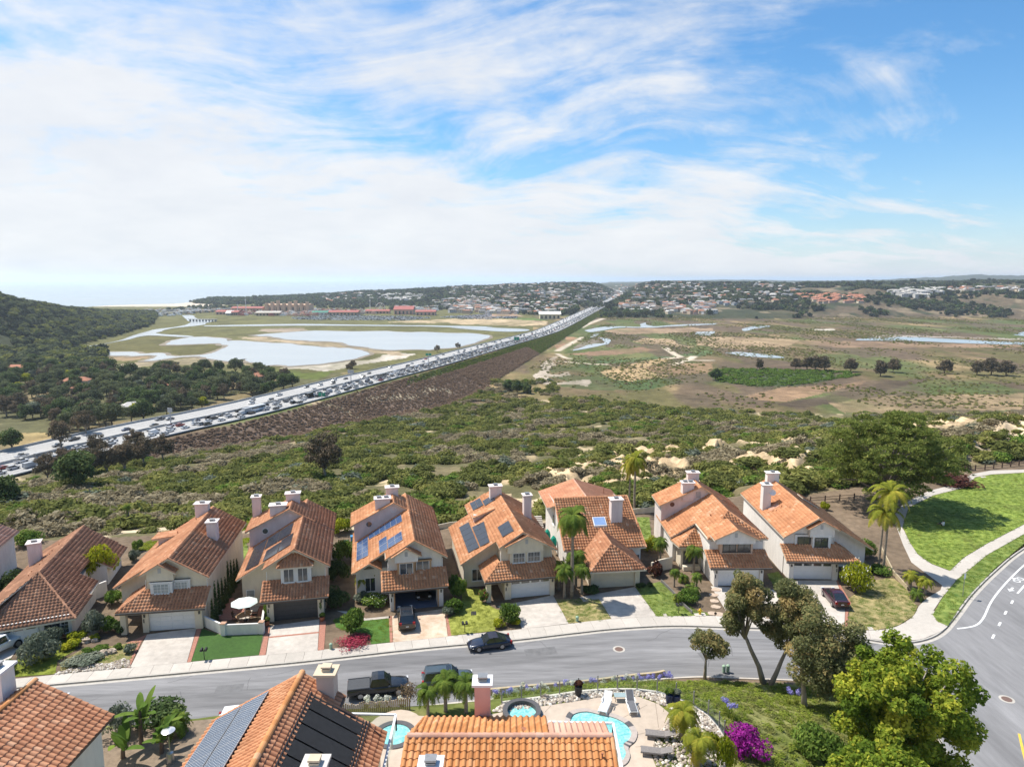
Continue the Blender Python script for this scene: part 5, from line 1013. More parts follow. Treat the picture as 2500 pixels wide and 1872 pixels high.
# -- house cut by the left edge
H0=thing('stucco_house','white walled house with pink tile roof cut off by the left picture edge','house',(-64.9,67.9,0),R(15))
b=MB(); b.extr_y([(-6,0),(4.6,0),(4.6,4.6),(-.7,7.5),(-6,4.6)],0,16); b.build('wall',stucW,H0)
roofp(H0,[(-.7,-.6,7.75),(5.1,-.6,4.6),(5.1,16.5,4.6),(-.7,16.5,7.75)],'pink',171); roofp(H0,[(-.7,-.6,7.75),(-.7,16.5,7.75),(-6.5,16.5,4.6),(-6.5,-.6,4.6)],'pink',172); caps(H0,[((-.7,-.6,7.75),(-.7,16.5,7.75))],'pink')
# ---------------------------------------------------------------- foreground houses on the upper terrace
def pxof(x,y,z):
    dz=CAMH-z; d=y*CP+dz*SP; w_=-y*SP+dz*CP; return 1250+F*x/d,936+F*w_/d
TILEV={}
def tile_variants(pn,w,ex):
    k=(pn,round(w,3),round(ex,3))
    if k in TILEV: return TILEV[k]
    out=[]; sec=[(0,.0),(.08,.045),(.2,.082),(.35,.098),(.5,.082),(.62,.045),(.70,.0),(.85,-.006),(1.,.0)]; m=len(sec)
    for v in range(10):
        vs=[]
        for ds,dh in ((-ex-.04,.0),(-ex*.5,.022),(0.,.045),(0.,.02)):
            for a,h in sec: vs.append((a*w,ds,(h+dh)))
        fs=[]
        for r_ in range(3):
            for j in range(m-1): fs.append(((r_+1)*m+j,(r_+1)*m+j+1,r_*m+j+1,r_*m+j) if r_<3 else None)
        b=MB(); b.add(vs,fs,0,(v+.5)/10.); out.append(b.mesh('roof_tile',PAL[pn],tint=True,smooth=False))
    TILEV[k]=out; return out
def fore_tiles(root,planes,budget=300,seed=5):
    """near, visible tiles as single pieces, the rest joined"""
    cand=[]
    for pi,(pts,pn,w,ex,skipf) in enumerate(planes):
        n,d,e,o,A,S,w,ex=tile_grid(pts,w,ex)
        for a,s_ in zip(A,S):
            c=o+e*(a+w/2)+d*(s_-ex/2); wc=c+root.location
            if skipf and skipf(c): continue
            p=pxof(*wc); vis=(-10<p[0]<2510 and p[1]<1885 and wc.y>5)
            fac=(Vector((0,0,CAMH))-wc).normalized().dot(n)
            cand.append((0 if (vis and fac>.02) else 1,(wc-Vector((0,0,CAMH))).length,pi,a,s_,n,d,e,o,w,ex,pn))
    cand.sort(key=lambda c:(c[0],c[1])); r_=random.Random(seed); rest={}
    for i,c in enumerate(cand):
        _,_,pi,a,s_,n,d,e,o,w,ex,pn=c; blot=float(fbm(np.array([a/1.3+pi*9]),np.array([s_/1.3]),7,3)[0]); t=min(.999,max(0,.52+r_.gauss(0,.14)+(blot-.5)*.75))
        mt=tile_variants(pn,w,ex)[int(t*10)]
        M_=Matrix((e,d,n)).transposed().to_4x4(); M_.translation=o+e*(a+r_.gauss(0,.004))+d*(s_+r_.gauss(0,.006))+n*.03
        if i<budget and c[0]==0: q=bpy.data.objects.new('roof_tile',mt); link(q,root); q.matrix_local=M_
        else: rest.setdefault(pn,[]).append((mt,M_,t))
    for pn,l in rest.items():
        co=np.array([v.co[:] for v in l[0][0].vertices]); fa=np.array([p.vertices[:] for p in l[0][0].polygons]); nv=len(co); V=[];Fs=[];T=[]
        for i,(mt,M_,t) in enumerate(l):
            co=np.array([v.co[:] for v in mt.vertices]) if False else CO(mt); m4=np.array(M_); V.append(co@m4[:3,:3].T+m4[:3,3]); Fs.append(fa+i*nv); T.append(np.full(len(fa),t))
        ob=link(bpy.data.objects.new('roof_tiles',npmesh('roof_tiles',np.concatenate(V),np.concatenate(Fs),PAL[pn],tint=np.concatenate(T))),root); ob['kind']='stuff'
_co={}
def CO(mt):
    if mt.name not in _co: _co[mt.name]=np.array([v.co[:] for v in mt.vertices])
    return _co[mt.name]
railm=mat('rail_white',(.66,.67,.68),.5,.06,4.); matblk=mat('pool_heater_mat',(.016,.016,.017),.75,.3,4.,.3,60.); pipe=mat('pipe_black',(.02,.02,.022),.5,.1,4.)
def shift(pts,o): return [(p[0]-o[0],p[1]-o[1],p[2]-o[2]) for p in pts]
# centre house with solar panels and black pool-heater mats
o1=(-12.4,30.,6.); F1=thing('stucco_house','near house roof with dotted solar panels left and black heating mats right of its ridge','house',o1)
S1=lambda p:shift(p,o1)
RL=[(-12.4,37.3,14),(-12.4,18,14),(-17.9,18,10.8),(-17.9,37.5,10.8),(-15.2,37.5,12.37),(-15.2,37.3,12.37)]
RRr=[(-12.4,37.3,14),(-9.9,37.3,12.5),(-9.9,36.3,12.5),(-7.3,36.3,10.95),(-7.3,18,10.95),(-12.4,18,14)]
RRr2=[(-9.9,37.7,12.5),(-9.9,36.3,12.5)]
for p in (RL,RRr): deck(F1,S1(p),mat('fascia_dark',(.13,.09,.07),.8,.1,3.))
hz_=lambda x:None
fore_tiles(F1,[(S1(RL),'orange',.33,.40,lambda c:-5.0<c.x<-1.85 and -7.9<c.y<6.9),(S1(RRr),'mix',.33,.40,lambda c:1.1<c.x<3.8 and -1.3<c.y<5.8)],300,3)
caps(F1,[((0,7.4,8.05),(0,-12,8.05))],'amber',r=.17,step=.42,seg=7); caps(F1,[((0,7.3,8.02),(2.5,7.3,6.52))],'mix',r=.1); caps(F1,[((0,7.3,8.02),(-5.5,7.5,4.8))],'orange',r=.1)
b=MB(); b.extr_y([(-5.,0),(4.7,0),(4.7,4.75),(0,7.75),(-5,4.7)],-12,6.2); b.build('wall',stucC,F1)
dots=None
m_,t_=nodes('solar_cell_dotted'); N=t_.nodes.new; L=t_.links.new
ou=N('ShaderNodeOutputMaterial');pb=N('ShaderNodeBsdfPrincipled');L(pb.outputs[0],ou.inputs[0]);pb.inputs['Roughness'].default_value=.2
tcn=N('ShaderNodeTexCoord'); mp_=N('ShaderNodeMapping'); mp_.inputs['Scale'].default_value=(7.4,6.3,6.3); L(tcn.outputs['Object'],mp_.inputs[0]); fr_=N('ShaderNodeVectorMath'); fr_.operation='FRACTION'; L(mp_.outputs[0],fr_.inputs[0]); sb=N('ShaderNodeVectorMath'); sb.operation='SUBTRACT'; sb.inputs[1].default_value=(.5,.5,.5); L(fr_.outputs[0],sb.inputs[0]); sx_=N('ShaderNodeSeparateXYZ'); L(sb.outputs[0],sx_.inputs[0])
def MM(op,a,b_=None):
    n_=N('ShaderNodeMath'); n_.operation=op
    for i,x in enumerate((a,b_)):
        if x is None: continue
        if isinstance(x,(int,float)): n_.inputs[i].default_value=x
        else: L(x,n_.inputs[i])
    return n_.outputs[0]
sm=MM('ADD',MM('ABSOLUTE',sx_.outputs[0]),MM('ABSOLUTE',sx_.outputs[1])); df=MM('LESS_THAN',sm,.20); mxx=N('ShaderNodeMix'); mxx.data_type='RGBA'; L(df,mxx.inputs[0]); mxx.inputs[6].default_value=(.10,.125,.17,1); mxx.inputs[7].default_value=(.62,.65,.68,1); L(mxx.outputs[2],pb.inputs['Base Color'])
PVD=m_
zl=lambda x:8+.582*x if x<0 else 8-.598*x
for xa,xb in ((-5.05,-3.45),(-3.38,-1.78)): solar(F1,[(xa,-8.,zl(xa)),(xb,-8.,zl(xb)),(xb,7.0,zl(xb)),(xa,7.0,zl(xa))],1,15,PVD,pvf,gap=.008,lift=.22)
for i in range(6):
    y1=5.95-i*1.24; y0=y1-1.12; q=MB(); q.slab([(.95,y0,zl(.95)+.16),(3.9,y0,zl(3.9)+.16),(3.9,y1,zl(3.9)+.16),(.95,y1,zl(.95)+.16)],.05); q.build('heating_mat',matblk,F1)
for xx in (.9,3.98): q=MB(); q.tube([(xx,6.1,zl(xx)+.17),(xx,-3,zl(xx)+.17)],.045,6); q.build('header_pipe',pipe,F1)
q=MB(); q.tube([(4.15,6.2,zl(4.15)+.2),(4.15,-3,zl(4.15)+.2)],.04,6); q.build('header_pipe',pipe,F1); q=MB(); q.tube([(3.98,5.9,zl(3.98)+.2),(4.95,5.6,zl(4.95)+.15)],.03,5); q.build('feed_pipe',pipe,F1)
stT=mat('stucco_taupe',(.50,.42,.36),.92,.07,1.2,.25,40.); capb=mat('cap_buff',(.56,.46,.33),.85,.08,2.)
def chim2(par,x,y,z0,z1,wx,wy,m,cm,fl_):
    b=MB(); b.box(x-wx,x+wx,y-wy,y+wy,z0,z1-.14); b.box(x-wx-.07,x+wx+.07,y-wy-.07,y+wy+.07,z0,z0+1.1) if False else None
    o=b.build('chimney',m,par); q=MB(); q.box(x-wx-.14,x+wx+.14,y-wy-.14,y+wy+.14,z1-.14,z1); q.build('chimney_cap',cm,o)
    q=MB(); q.box(x-.24,x+.26,y-.22,y+.22,z1,z1+.12); q.box(x-.20,x+.22,y-.18,y+.18,z1+.12,z1+.2,1); q.box(x-.27,x+.29,y-.25,y+.25,z1+.2,z1+.30); q.build('flue',[fl_,flueD],o); return o
chim2(F1,1.55,7.0,5.8,8.45,.5,.45,stT,capb,capb); chim2(F1,2.95,-.4,4.8,8.15,.5,.5,stT,mat('cap_grey',(.55,.52,.47),.85,.1,2.),capb)
def rail(par,pts,zt,posts=True):
    for i in range(len(pts)-1):
        a,c=Vector(pts[i]),Vector(pts[i+1]); d=(c-a).normalized(); s_=Vector((-d.y,d.x,0))*.07; b=MB(); b.add([a-s_,a+s_,c+s_,c-s_]+[v-Vector((0,0,.09)) for v in (a-s_,a+s_,c+s_,c-s_)],[(3,2,1,0),(4,5,6,7),(0,1,5,4),(1,2,6,5),(2,3,7,6),(3,0,4,7)]); b.build('top_rail',railm,par)
        q=MB(); q.add([a-Vector((0,0,.1)),c-Vector((0,0,.1)),c-Vector((0,0,1.)),a-Vector((0,0,1.))],[(0,1,2,3)]); q.build('rail_glass',GLASS,par)
        k=max(1,int((c-a).length/1.6))
        for j in range(k+1): p=a.lerp(c,j/k); w_=MB(); w_.box(p.x-.04,p.x+.04,p.y-.04,p.y+.04,p.z-1.1,p.z-.09); w_.build('rail_post',railm,par)
m_,t_=nodes('clear_glass'); N=t_.nodes.new; L=t_.links.new
ou=N('ShaderNodeOutputMaterial');gl_=N('ShaderNodeBsdfGlossy');gl_.inputs['Roughness'].default_value=.03;gl_.inputs[0].default_value=(.8,.9,.92,1);tr_=N('ShaderNodeBsdfTransparent');tr_.inputs[0].default_value=(.86,.92,.92,1);ms_=N('ShaderNodeMixShader');fn=N('ShaderNodeFresnel');fn.inputs[0].default_value=1.45;L(fn.outputs[0],ms_.inputs[0]);L(tr_.outputs[0],ms_.inputs[1]);L(gl_.outputs[0],ms_.inputs[2]);L(ms_.outputs[0],ou.inputs[0])
GLASS=m_
dk=thing('deck_railing','white framed deck railing at the right edge of the solar roof','railing',(-8.,36.,9.5)); rail(dk,shift([(-9.9,38.6,10.6),(-7.15,38.5,10.6),(-6.95,30.,10.6)],(-8.,36.,9.5)),0)
# right-hand near house: ridge across the picture
o2=(0.,28.,6.); F2=thing('stucco_house','near house with amber barrel tile roof and pink chimney, bottom centre','house',o2); S2=lambda p:shift(p,o2)
far1=[(-5.4,32.4,13.5),(1.95,32.4,13.5),(1.95,35.45,12.43),(-4.95,35.45,12.43)]; far2=[(1.97,32.4,13.5),(5.15,32.4,13.5),(5.15,34.4,12.8),(1.97,34.4,12.8)]; near=[(-5.4,32.4,13.5),(-5.55,22,9.86),(5.2,22,9.86),(5.15,32.4,13.5)]
for p in (far1,far2,near): deck(F2,S2(p),fascC)
fore_tiles(F2,[(S2(near),'amber',.34,.42,None),(S2(far1),'amber',.34,.42,None)],300,8); fore_tiles(F2,[(S2(far2),'pink',.31,2.2,None)],40,9)
caps(F2,[((-5.45,4.4,7.52),(5.2,4.4,7.52))],'pink',r=.17,step=.40,seg=7); caps(F2,[((-5.42,4.4,7.5),(-4.95,7.45,6.45))],'amber',r=.09); caps(F2,[((-5.45,4.4,7.5),(-5.55,-6,3.9))],'amber',r=.12); caps(F2,[((5.2,4.4,7.5),(5.25,-6,3.9))],'amber',r=.12)
b=MB(); q=[(-5.,-6,0),(4.8,-6,0)]; b.add([(-4.8,-6,0),(4.8,-6,0),(4.8,6.9,0),(-4.8,6.9,0),(-4.8,-6,3.5),(4.8,-6,3.5),(4.8,6.2,6.35),(-4.8,6.9,6.2),(-4.8,4.4,7.2),(4.8,4.4,7.2)],[(0,1,5,4),(1,2,6,9,5),(2,3,7,6),(3,0,4,8,7)]); b.build('wall',stucP,F2)
pinkst=mat('stucco_pink',(.60,.36,.32),.92,.06,1.5,.25,40.,var2=.08); capw=mat('cap_white',(.70,.68,.67),.8,.06,2.)
chim2(F2,-1.68,7.9,4.,8.5,.44,.40,pinkst,capw,flue); chim2(F2,-3.9,1.6,5.,8.15,.48,.42,pinkst,capw,flue)
vent(F2,.6,5.3,7.15,.1,.12); vent(F2,-5.,5.,7.2,.25,.03); vent(F2,4.55,3.2,7.05,.35,.04)
dk=thing('deck_railing','white framed deck railing over the pool, right of the amber roof','railing',(4.,36.,9.5)); rail(dk,shift([(2.2,37.8,10.6),(6.1,37.7,10.6),(5.95,30.,10.6)],(4.,36.,9.5)),0)
dk=thing('deck_railing','short white deck railing left of the pink chimney','railing',(-3.6,38.,9.5)); rail(dk,shift([(-4.7,38.1,10.6),(-2.4,38.05,10.6)],(-3.6,38.,9.5)),0)
b=MB(); b.box(1.9,6.0,30,37.7,9.35,9.5); tag(b.build('balcony',conc2),'pale balcony floor beside the amber roof above the pool','balcony')
# left near house
o3=(-28.6,30.,6.); F0=thing('stucco_house','near house with weathered brown barrel tile roof in the lower left corner','house',o3); S3=lambda p:shift(p,o3)
A_=[(-28.6,37.9,13.2),(-25.6,38.1,11.75),(-25.4,37.7,11.6),(-24.15,37.9,11.0),(-23.3,33,11.),(-23.0,20,11.),(-28.6,20,13.2)]
A_=[(-28.6,37.9,13.2),(-24.1,37.9,10.95),(-24.1,20,10.95),(-28.6,20,13.2)]; B_=[(-28.6,37.3,13.2),(-28.6,20,13.2),(-34,20,10.5),(-34,37.3,10.5)]
for p in (A_,B_): deck(F0,S3(p),mat('fascia_dark',(.13,.09,.07)))
fore_tiles(F0,[(S3(A_),'brown' if False else 'mix',.34,.42,None),(S3(B_),'mix',.34,.42,None)],300,12); caps(F0,[((0,7.9,7.24),(0,-10,7.24))],'amber',r=.16)
b=MB(); b.extr_y([(-5,0),(4.,0),(4.,4.9),(0,6.95),(-5,4.5)],-10,7.3); b.build('wall',stucW,F0); chim2(F0,-1.4,6.8,6,8.75,.6,.55,stucW,capw,flue)
# ---------------------------------------------------------------- pool terrace
pave=mat('terrace_paving',(.46,.375,.295),.9,.10,1.5,.15,25.,var2=.10); PT=TZ+.03
ter=MB(); tp=[(x,y) for x,y in TERR if True]; inn=[p for p in g2([(985,1760),(1000,1745),(1150,1752),(1240,1735),(1330,1722),(1400,1712),(1460,1702),(1490,1700),(1560,1700),(1608,1718),(1640,1745),(1640,1775),(1600,1800),(1590,1840),(1620,1920),(1250,1990),(960,1990),(950,1800)],PT)]
sheet('terrace',inn,PT,pave,'tan concrete pool terrace','' ,cat='terrace') if False else sheet('terrace',inn,PT,pave,'tan concrete pool terrace behind the near roofs',px=False,cat='terrace')
m_,t_=nodes('pool_water'); N=t_.nodes.new; L=t_.links.new
ou=N('ShaderNodeOutputMaterial');pb=N('ShaderNodeBsdfPrincipled');L(pb.outputs[0],ou.inputs[0]);pb.inputs['Roughness'].default_value=.05;pb.inputs['IOR'].default_value=1.33
ge=N('ShaderNodeNewGeometry');vo=N('ShaderNodeTexNoise');vo.inputs['Scale'].default_value=3.2;vo.inputs['Detail'].default_value=5.;vo.inputs['Distortion'].default_value=1.2;L(ge.outputs['Position'],vo.inputs['Vector'])
mr=N('ShaderNodeMapRange');mr.inputs['From Min'].default_value=.35;mr.inputs['From Max'].default_value=.68;L(vo.outputs['Fac'],mr.inputs[0]);mx_=N('ShaderNodeMix');mx_.data_type='RGBA';L(mr.outputs[0],mx_.inputs[0]);mx_.inputs[6].default_value=(.13,.42,.42,1);mx_.inputs[7].default_value=(.36,.64,.60,1);L(mx_.outputs[2],pb.inputs['Base Color'])  # lighter turquoise noise paints caustic light into the water colour
bp=N('ShaderNodeBump');bp.inputs['Strength'].default_value=.15;bp.inputs['Distance'].default_value=.05;L(vo.outputs['Fac'],bp.inputs['Height']);L(bp.outputs[0],pb.inputs['Normal'])
POOLM=m_
cop=mat('coping_stone',(.40,.34,.30),.85,.12,3.); copd=mat('coping_tile',(.09,.085,.085),.5,.2,6.)
def pool(label,cat,pts,wd,m1,raised=.08,name='swimming_pool',step=None):
    ctr=(sum(p[0] for p in pts)/len(pts),sum(p[1] for p in pts)/len(pts)); t_=thing(name,label,cat,(ctr[0],ctr[1],PT)); l=[(p[0]-ctr[0],p[1]-ctr[1]) for p in pts]
    b=MB(); b.poly([(x,y,.012) for x,y in l]); o=b.build('water',POOLM,t_)
    if o.data.polygons[0].normal.z<0: o.data.flip_normals()
    k=len(l); r_=random.Random(2)
    for i in range(k):
        a,c=l[i],l[(i+1)%k]
        def out(p): 
            n_=math.hypot(*p); return (p[0]*(1+wd/n_),p[1]*(1+wd/n_))
        b=MB(); f=.985; b.prism([a,c,out(c),out(a)],0.,raised); b.build('coping_stone',[m1,copd][1 if r_.random()<.14 and m1 is cop else 0],t_)
    return t_
pp=smooth_line(g2([(1390,1768),(1400,1745),(1430,1738),(1460,1744),(1496,1752),(1525,1766),(1541,1787),(1536,1806),(1522,1818),(1528,1838),(1520,1856),(1495,1862),(1440,1840),(1390,1800),(1390,1768)],PT),4)[:-1]
pool('turquoise kidney-shaped swimming pool behind the amber roof','swimming pool',pp,.42,cop)
c_=G(1274,1742,PT); pool('round raised spa with dark tiled rim right of the pink chimney','spa',[(c_[0]+1.05*math.cos(a),c_[1]+1.05*math.sin(a)) for a in [i*math.pi/14 for i in range(28)]],.34,copd,.35,'spa')
c_=(-8.1,42.9); pool('round turquoise spa between the two near roofs','spa',[(c_[0]+1.1*math.cos(a),c_[1]+1.1*math.sin(a)) for a in [i*math.pi/14 for i in range(28)]],.4,copd,.06,'spa')
sheet('terrace',[(c_[0]+2.9*math.cos(a)*.8,c_[1]-.6+3.4*math.sin(a)) for a in [i*math.pi/12 for i in range(24)]],PT-.012,pave,'small tan terrace around the round spa between near roofs',px=False,cat='terrace')
sheet('planting_bed',[(225,1785),(330,1768),(560,1750),(470,1872),(190,1890)],PT-.02,soil,'shaded soil bed between the two near roofs at the left',cat='ground') if False else sheet('planting_bed',g2([(225,1785),(330,1772),(540,1752),(470,1890),(190,1900)],PT),PT,soil,'shaded soil bed between the two near roofs at the left',px=False,cat='ground')
# joints of the terrace
b=MB()
for l_ in ([(1500,1762),(1580,1720)],[(1545,1795),(1640,1772)],[(1600,1715),(1608,1775)],[(1550,1822),(1645,1822)],[(1330,1738),(1345,1722)]):
    a,c=[G(*q,PT) for q in l_]; d=Vector((c[0]-a[0],c[1]-a[1],0)).normalized(); s_=(-d.y*.012,d.x*.012); b.poly([(a[0]-s_[0],a[1]-s_[1],PT+.004),(c[0]-s_[0],c[1]-s_[1],PT+.004),(c[0]+s_[0],c[1]+s_[1],PT+.004),(a[0]+s_[0],a[1]+s_[1],PT+.004)])
tag(b.build('terrace_joints',mat('joint_dark',(.16,.12,.09))),'thin saw joints of the pool terrace','joint',kind='stuff')
# glass pool fence
fn_=thing('glass_fence','glass pool fence with slim grey posts along the planted bank','fence',(FENCE[6][0],FENCE[6][1],TZ)); fo=fn_.location
post=MB().tube([(0,0,-.3),(0,0,1.35)],.045,8).mesh('post',mat('post_grey',(.30,.29,.28),.5,.1,4.,metal=.4))
fpts=FENCE[1:]
for i,(x,y) in enumerate(fpts):
    z_=gzs(x,y); q=link(bpy.data.objects.new('post',post),fn_); q.location=(x-fo.x,y-fo.y,max(TZ-.35,z_)-TZ)
    if i: a=fpts[i-1]; b=MB(); b.add([(a[0]-fo.x,a[1]-fo.y,.12),(x-fo.x,y-fo.y,.12),(x-fo.x,y-fo.y,1.15),(a[0]-fo.x,a[1]-fo.y,1.15)],[(0,1,2,3)]); b.build('glass_pane',GLASS,fn_)
# low footing wall under it
b=MB(); fo_=offset(fpts,.1); fi_=offset(fpts,-.1)
for i in range(len(fpts)-1): b.prism([fo_[i],fo_[i+1],fi_[i+1],fi_[i]],TZ-.6,TZ+.10)
tag(b.build('footing_wall',conc),'low concrete footing wall under the glass pool fence','wall')
# cobbles between fence and terrace
stm=tintmat('cobble',[(0.,(.16,.13,.11)),(.4,(.36,.30,.24)),(.75,(.50,.44,.36)),(1.,(.66,.62,.56))],.85,noisev=.15,nscale=6.)
def stones(name,label,poly,n,smin,smax,z,seed):
    r=np.random.RandomState(seed); xs=[p[0] for p in poly];ys=[p[1] for p in poly]; P=np.stack([r.uniform(min(xs),max(xs),n*5),r.uniform(min(ys),max(ys),n*5)],1); P=P[inpoly(P[:,0],P[:,1],poly)][:n]; k=len(P)
    phi=np.array([(0,0,1),(1,0,0),(.3,.95,0),(-.8,.6,0),(-.8,-.6,0),(.3,-.95,0),(.45,.33,.75),(-.17,.53,.78),(-.55,0,.78),(-.17,-.53,.78),(.45,-.33,.75)]); fa=[(6,1,2),(7,2,3),(8,3,4),(9,4,5),(10,5,1),(6,2,7),(7,3,8),(8,4,9),(9,5,10),(10,1,6),(0,6,7),(0,7,8),(0,8,9),(0,9,10),(0,10,6)]
    s_=r.uniform(smin,smax,k); an=r.uniform(0,6.28,k); V=phi[None]*np.stack([s_*r.uniform(.8,1.3,k),s_*r.uniform(.6,1.,k),s_*r.uniform(.5,.8,k)],1)[:,None,:]*r.uniform(.85,1.15,(k,11,1)); c_,q=np.cos(an)[:,None],np.sin(an)[:,None]; V=np.stack([V[:,:,0]*c_-V[:,:,1]*q,V[:,:,0]*q+V[:,:,1]*c_,V[:,:,2]],2); zz=z if not callable(z) else z(P[:,0],P[:,1])
    V+=np.concatenate([P,np.broadcast_to(np.asarray(zz,float).reshape(-1,1),(k,1))],1)[:,None,:]; Fq=(np.array(fa)[None]+(np.arange(k)*11)[:,None,None]).reshape(-1,3)
    o=link(bpy.data.objects.new(name,npmesh(name,V.reshape(-1,3),Fq,stm,tint=np.repeat(r.rand(k),15),smooth=True))); return tag(o,label,'stones',kind='stuff')
band=fpts+[p for p in g2([(1762,1812),(1740,1790),(1700,1765),(1650,1735),(1608,1716),(1560,1699),(1490,1699),(1460,1701),(1400,1711),(1330,1721),(1245,1736),(1205,1735)],TZ)]
stones('cobbles','bed of pale rounded cobbles between glass fence and pool terrace',band,1500,.07,.17,TZ+.02,3)
stones('cobbles','pale river stones at the left front garden edge',g2([(130,1646),(319,1628),(316,1612),(300,1608),(270,1618),(220,1622),(170,1632)]),420,.07,.18,.02,4)
stones('cobbles','pale stones beside the pool palms near the slope',g2([(1600,1800),(1640,1745),(1700,1768),(1755,1815),(1775,1872),(1720,1900),(1620,1900),(1590,1840)],TZ),800,.07,.17,TZ+.02,5)
# retaining wall at the kerb and bamboo fence
rw=smooth_line(g2([(1195,1687),(1290,1678),(1420,1667),(1540,1652),(1600,1646),(1622,1641)],.2),4); b=MB(); ra,rb_=offset(rw,.12),offset(rw,-.12)
for i in range(len(rw)-1): b.prism([ra[i],ra[i+1],rb_[i+1],rb_[i]],-.3,.45)
tag(b.build('retaining_wall',mat('wall_tan',(.42,.34,.22),.9,.15,2.,.3,20.)),'low tan retaining wall at the kerb below the lilies','wall')
bam=mat('bamboo',(.30,.22,.13),.9,.3,9.,.4,30.,stretch=(1,1,.1)); bl=resample(g2([(820,1745),(880,1738),(960,1728),(1000,1722)],TZ),.14); bf=thing('bamboo_fence','brown bamboo screen fence below the black pickup','fence',(bl[0][0],bl[0][1],TZ-.6))
bms=[MB().tube([(0,0,0),(0,0,1.25+.08*k)],.055,5).mesh('cane',bam) for k in range(3)]; r_=random.Random(9)
for x,y in bl: q=link(bpy.data.objects.new('cane',bms[r_.randrange(3)]),bf); q.location=(x-bl[0][0],y-bl[0][1],r_.uniform(-.05,.03))
# neighbours' garden walls
def gwall(pts,h,th,m,label,z=0.,px=True,cat='wall',name='garden_wall'):
    w=[G(a,b_,z)[:2] for a,b_ in pts] if px else pts
    t_=thing(name,label,cat,(w[0][0],w[0][1],z))
    for i in range(len(w)-1):
        a,c=Vector(w[i])-Vector(w[0]),Vector(w[i+1])-Vector(w[0]); d=(c-a).normalized(); s_=Vector((-d.y,d.x))*th/2
        b=MB(); b.prism([tuple(a-s_),tuple(c-s_),tuple(c+s_),tuple(a+s_)],-.2,h); b.build('wall_panel',m,t_)
    return t_,[Vector(p)-Vector(w[0]) for p in w]
g_,w_=gwall([(499,1527),(547,1549),(640,1545),(645,1512)],1.15,.2,stucW,'white stucco patio wall around the umbrella courtyard')
for p in w_[1:3]: b=MB(); b.box(p.x-.24,p.x+.24,p.y-.24,p.y+.24,-.2,1.28); b.build('pillar',stucW,g_); b=MB(); b.box(p.x-.28,p.x+.28,p.y-.28,p.y+.28,1.28,1.36); b.build('pillar_cap',mat('cap_terracotta',(.45,.27,.18)),g_)
gwall([(1590,1400),(1612,1392),(1640,1386)],1.5,.2,stucC,'cream garden wall between hip-roofed house and its right neighbour')
g_,w_=gwall([(232,1462),(262,1450)],1.7,.2,stucW,'white gate wall between the two left houses')
gwall([(538,1290),(560,1340),(545,1400)],1.6,.15,stucW,'white side yard wall behind the cypress row')
gwall([(1480,1262),(1545,1255),(1600,1250)],.9,.12,stucC,'low cream back wall behind the narrow lawn')
gwall([(1030,1300),(1100,1285),(1130,1282)],.7,.12,stucC,'low pale back wall left of the black solar roof')
gwall([(2150,1340),(2180,1400),(2215,1440)],.5,.15,mat('wall_tan',(.42,.34,.22)),'low tan garden wall beside the corner palms')
gwall([(1614,1420),(1640,1445),(1668,1478),(1690,1498)],.35,.1,mat('edging_grey',(.16,.15,.14)),'dark scalloped garden edging beside the green lawn',name='garden_edging',cat='edging')
import math
F=1667.;PI=math.radians(8.63);CP,SP=math.cos(PI),math.sin(PI);H=37.
def G(px,py,z=0.):
    u=(px-1250)/F; v=(py-936)/F
    d=(H-z)/(SP+v*CP)
    return (u*d, d*(CP-v*SP), z)
def PR(x,y,z):
    dz=H-z
    d=y*CP+dz*SP; w=-y*SP+dz*CP
    return (1250+F*x/d, 936+F*w/d)
def depthpt(px,py,Y):
    u=(px-1250)/F; v=(py-936)/F
    d=Y/(CP-v*SP)
    return (u*d,Y,H-d*(SP+v*CP))
def local(o,ang,p):
    dx,dy=p[0]-o[0],p[1]-o[1]
    c,s=math.cos(ang),math.sin(ang)
    return (round(dx*c+dy*s,2),round(-dx*s+dy*c,2),round(p[2],2))
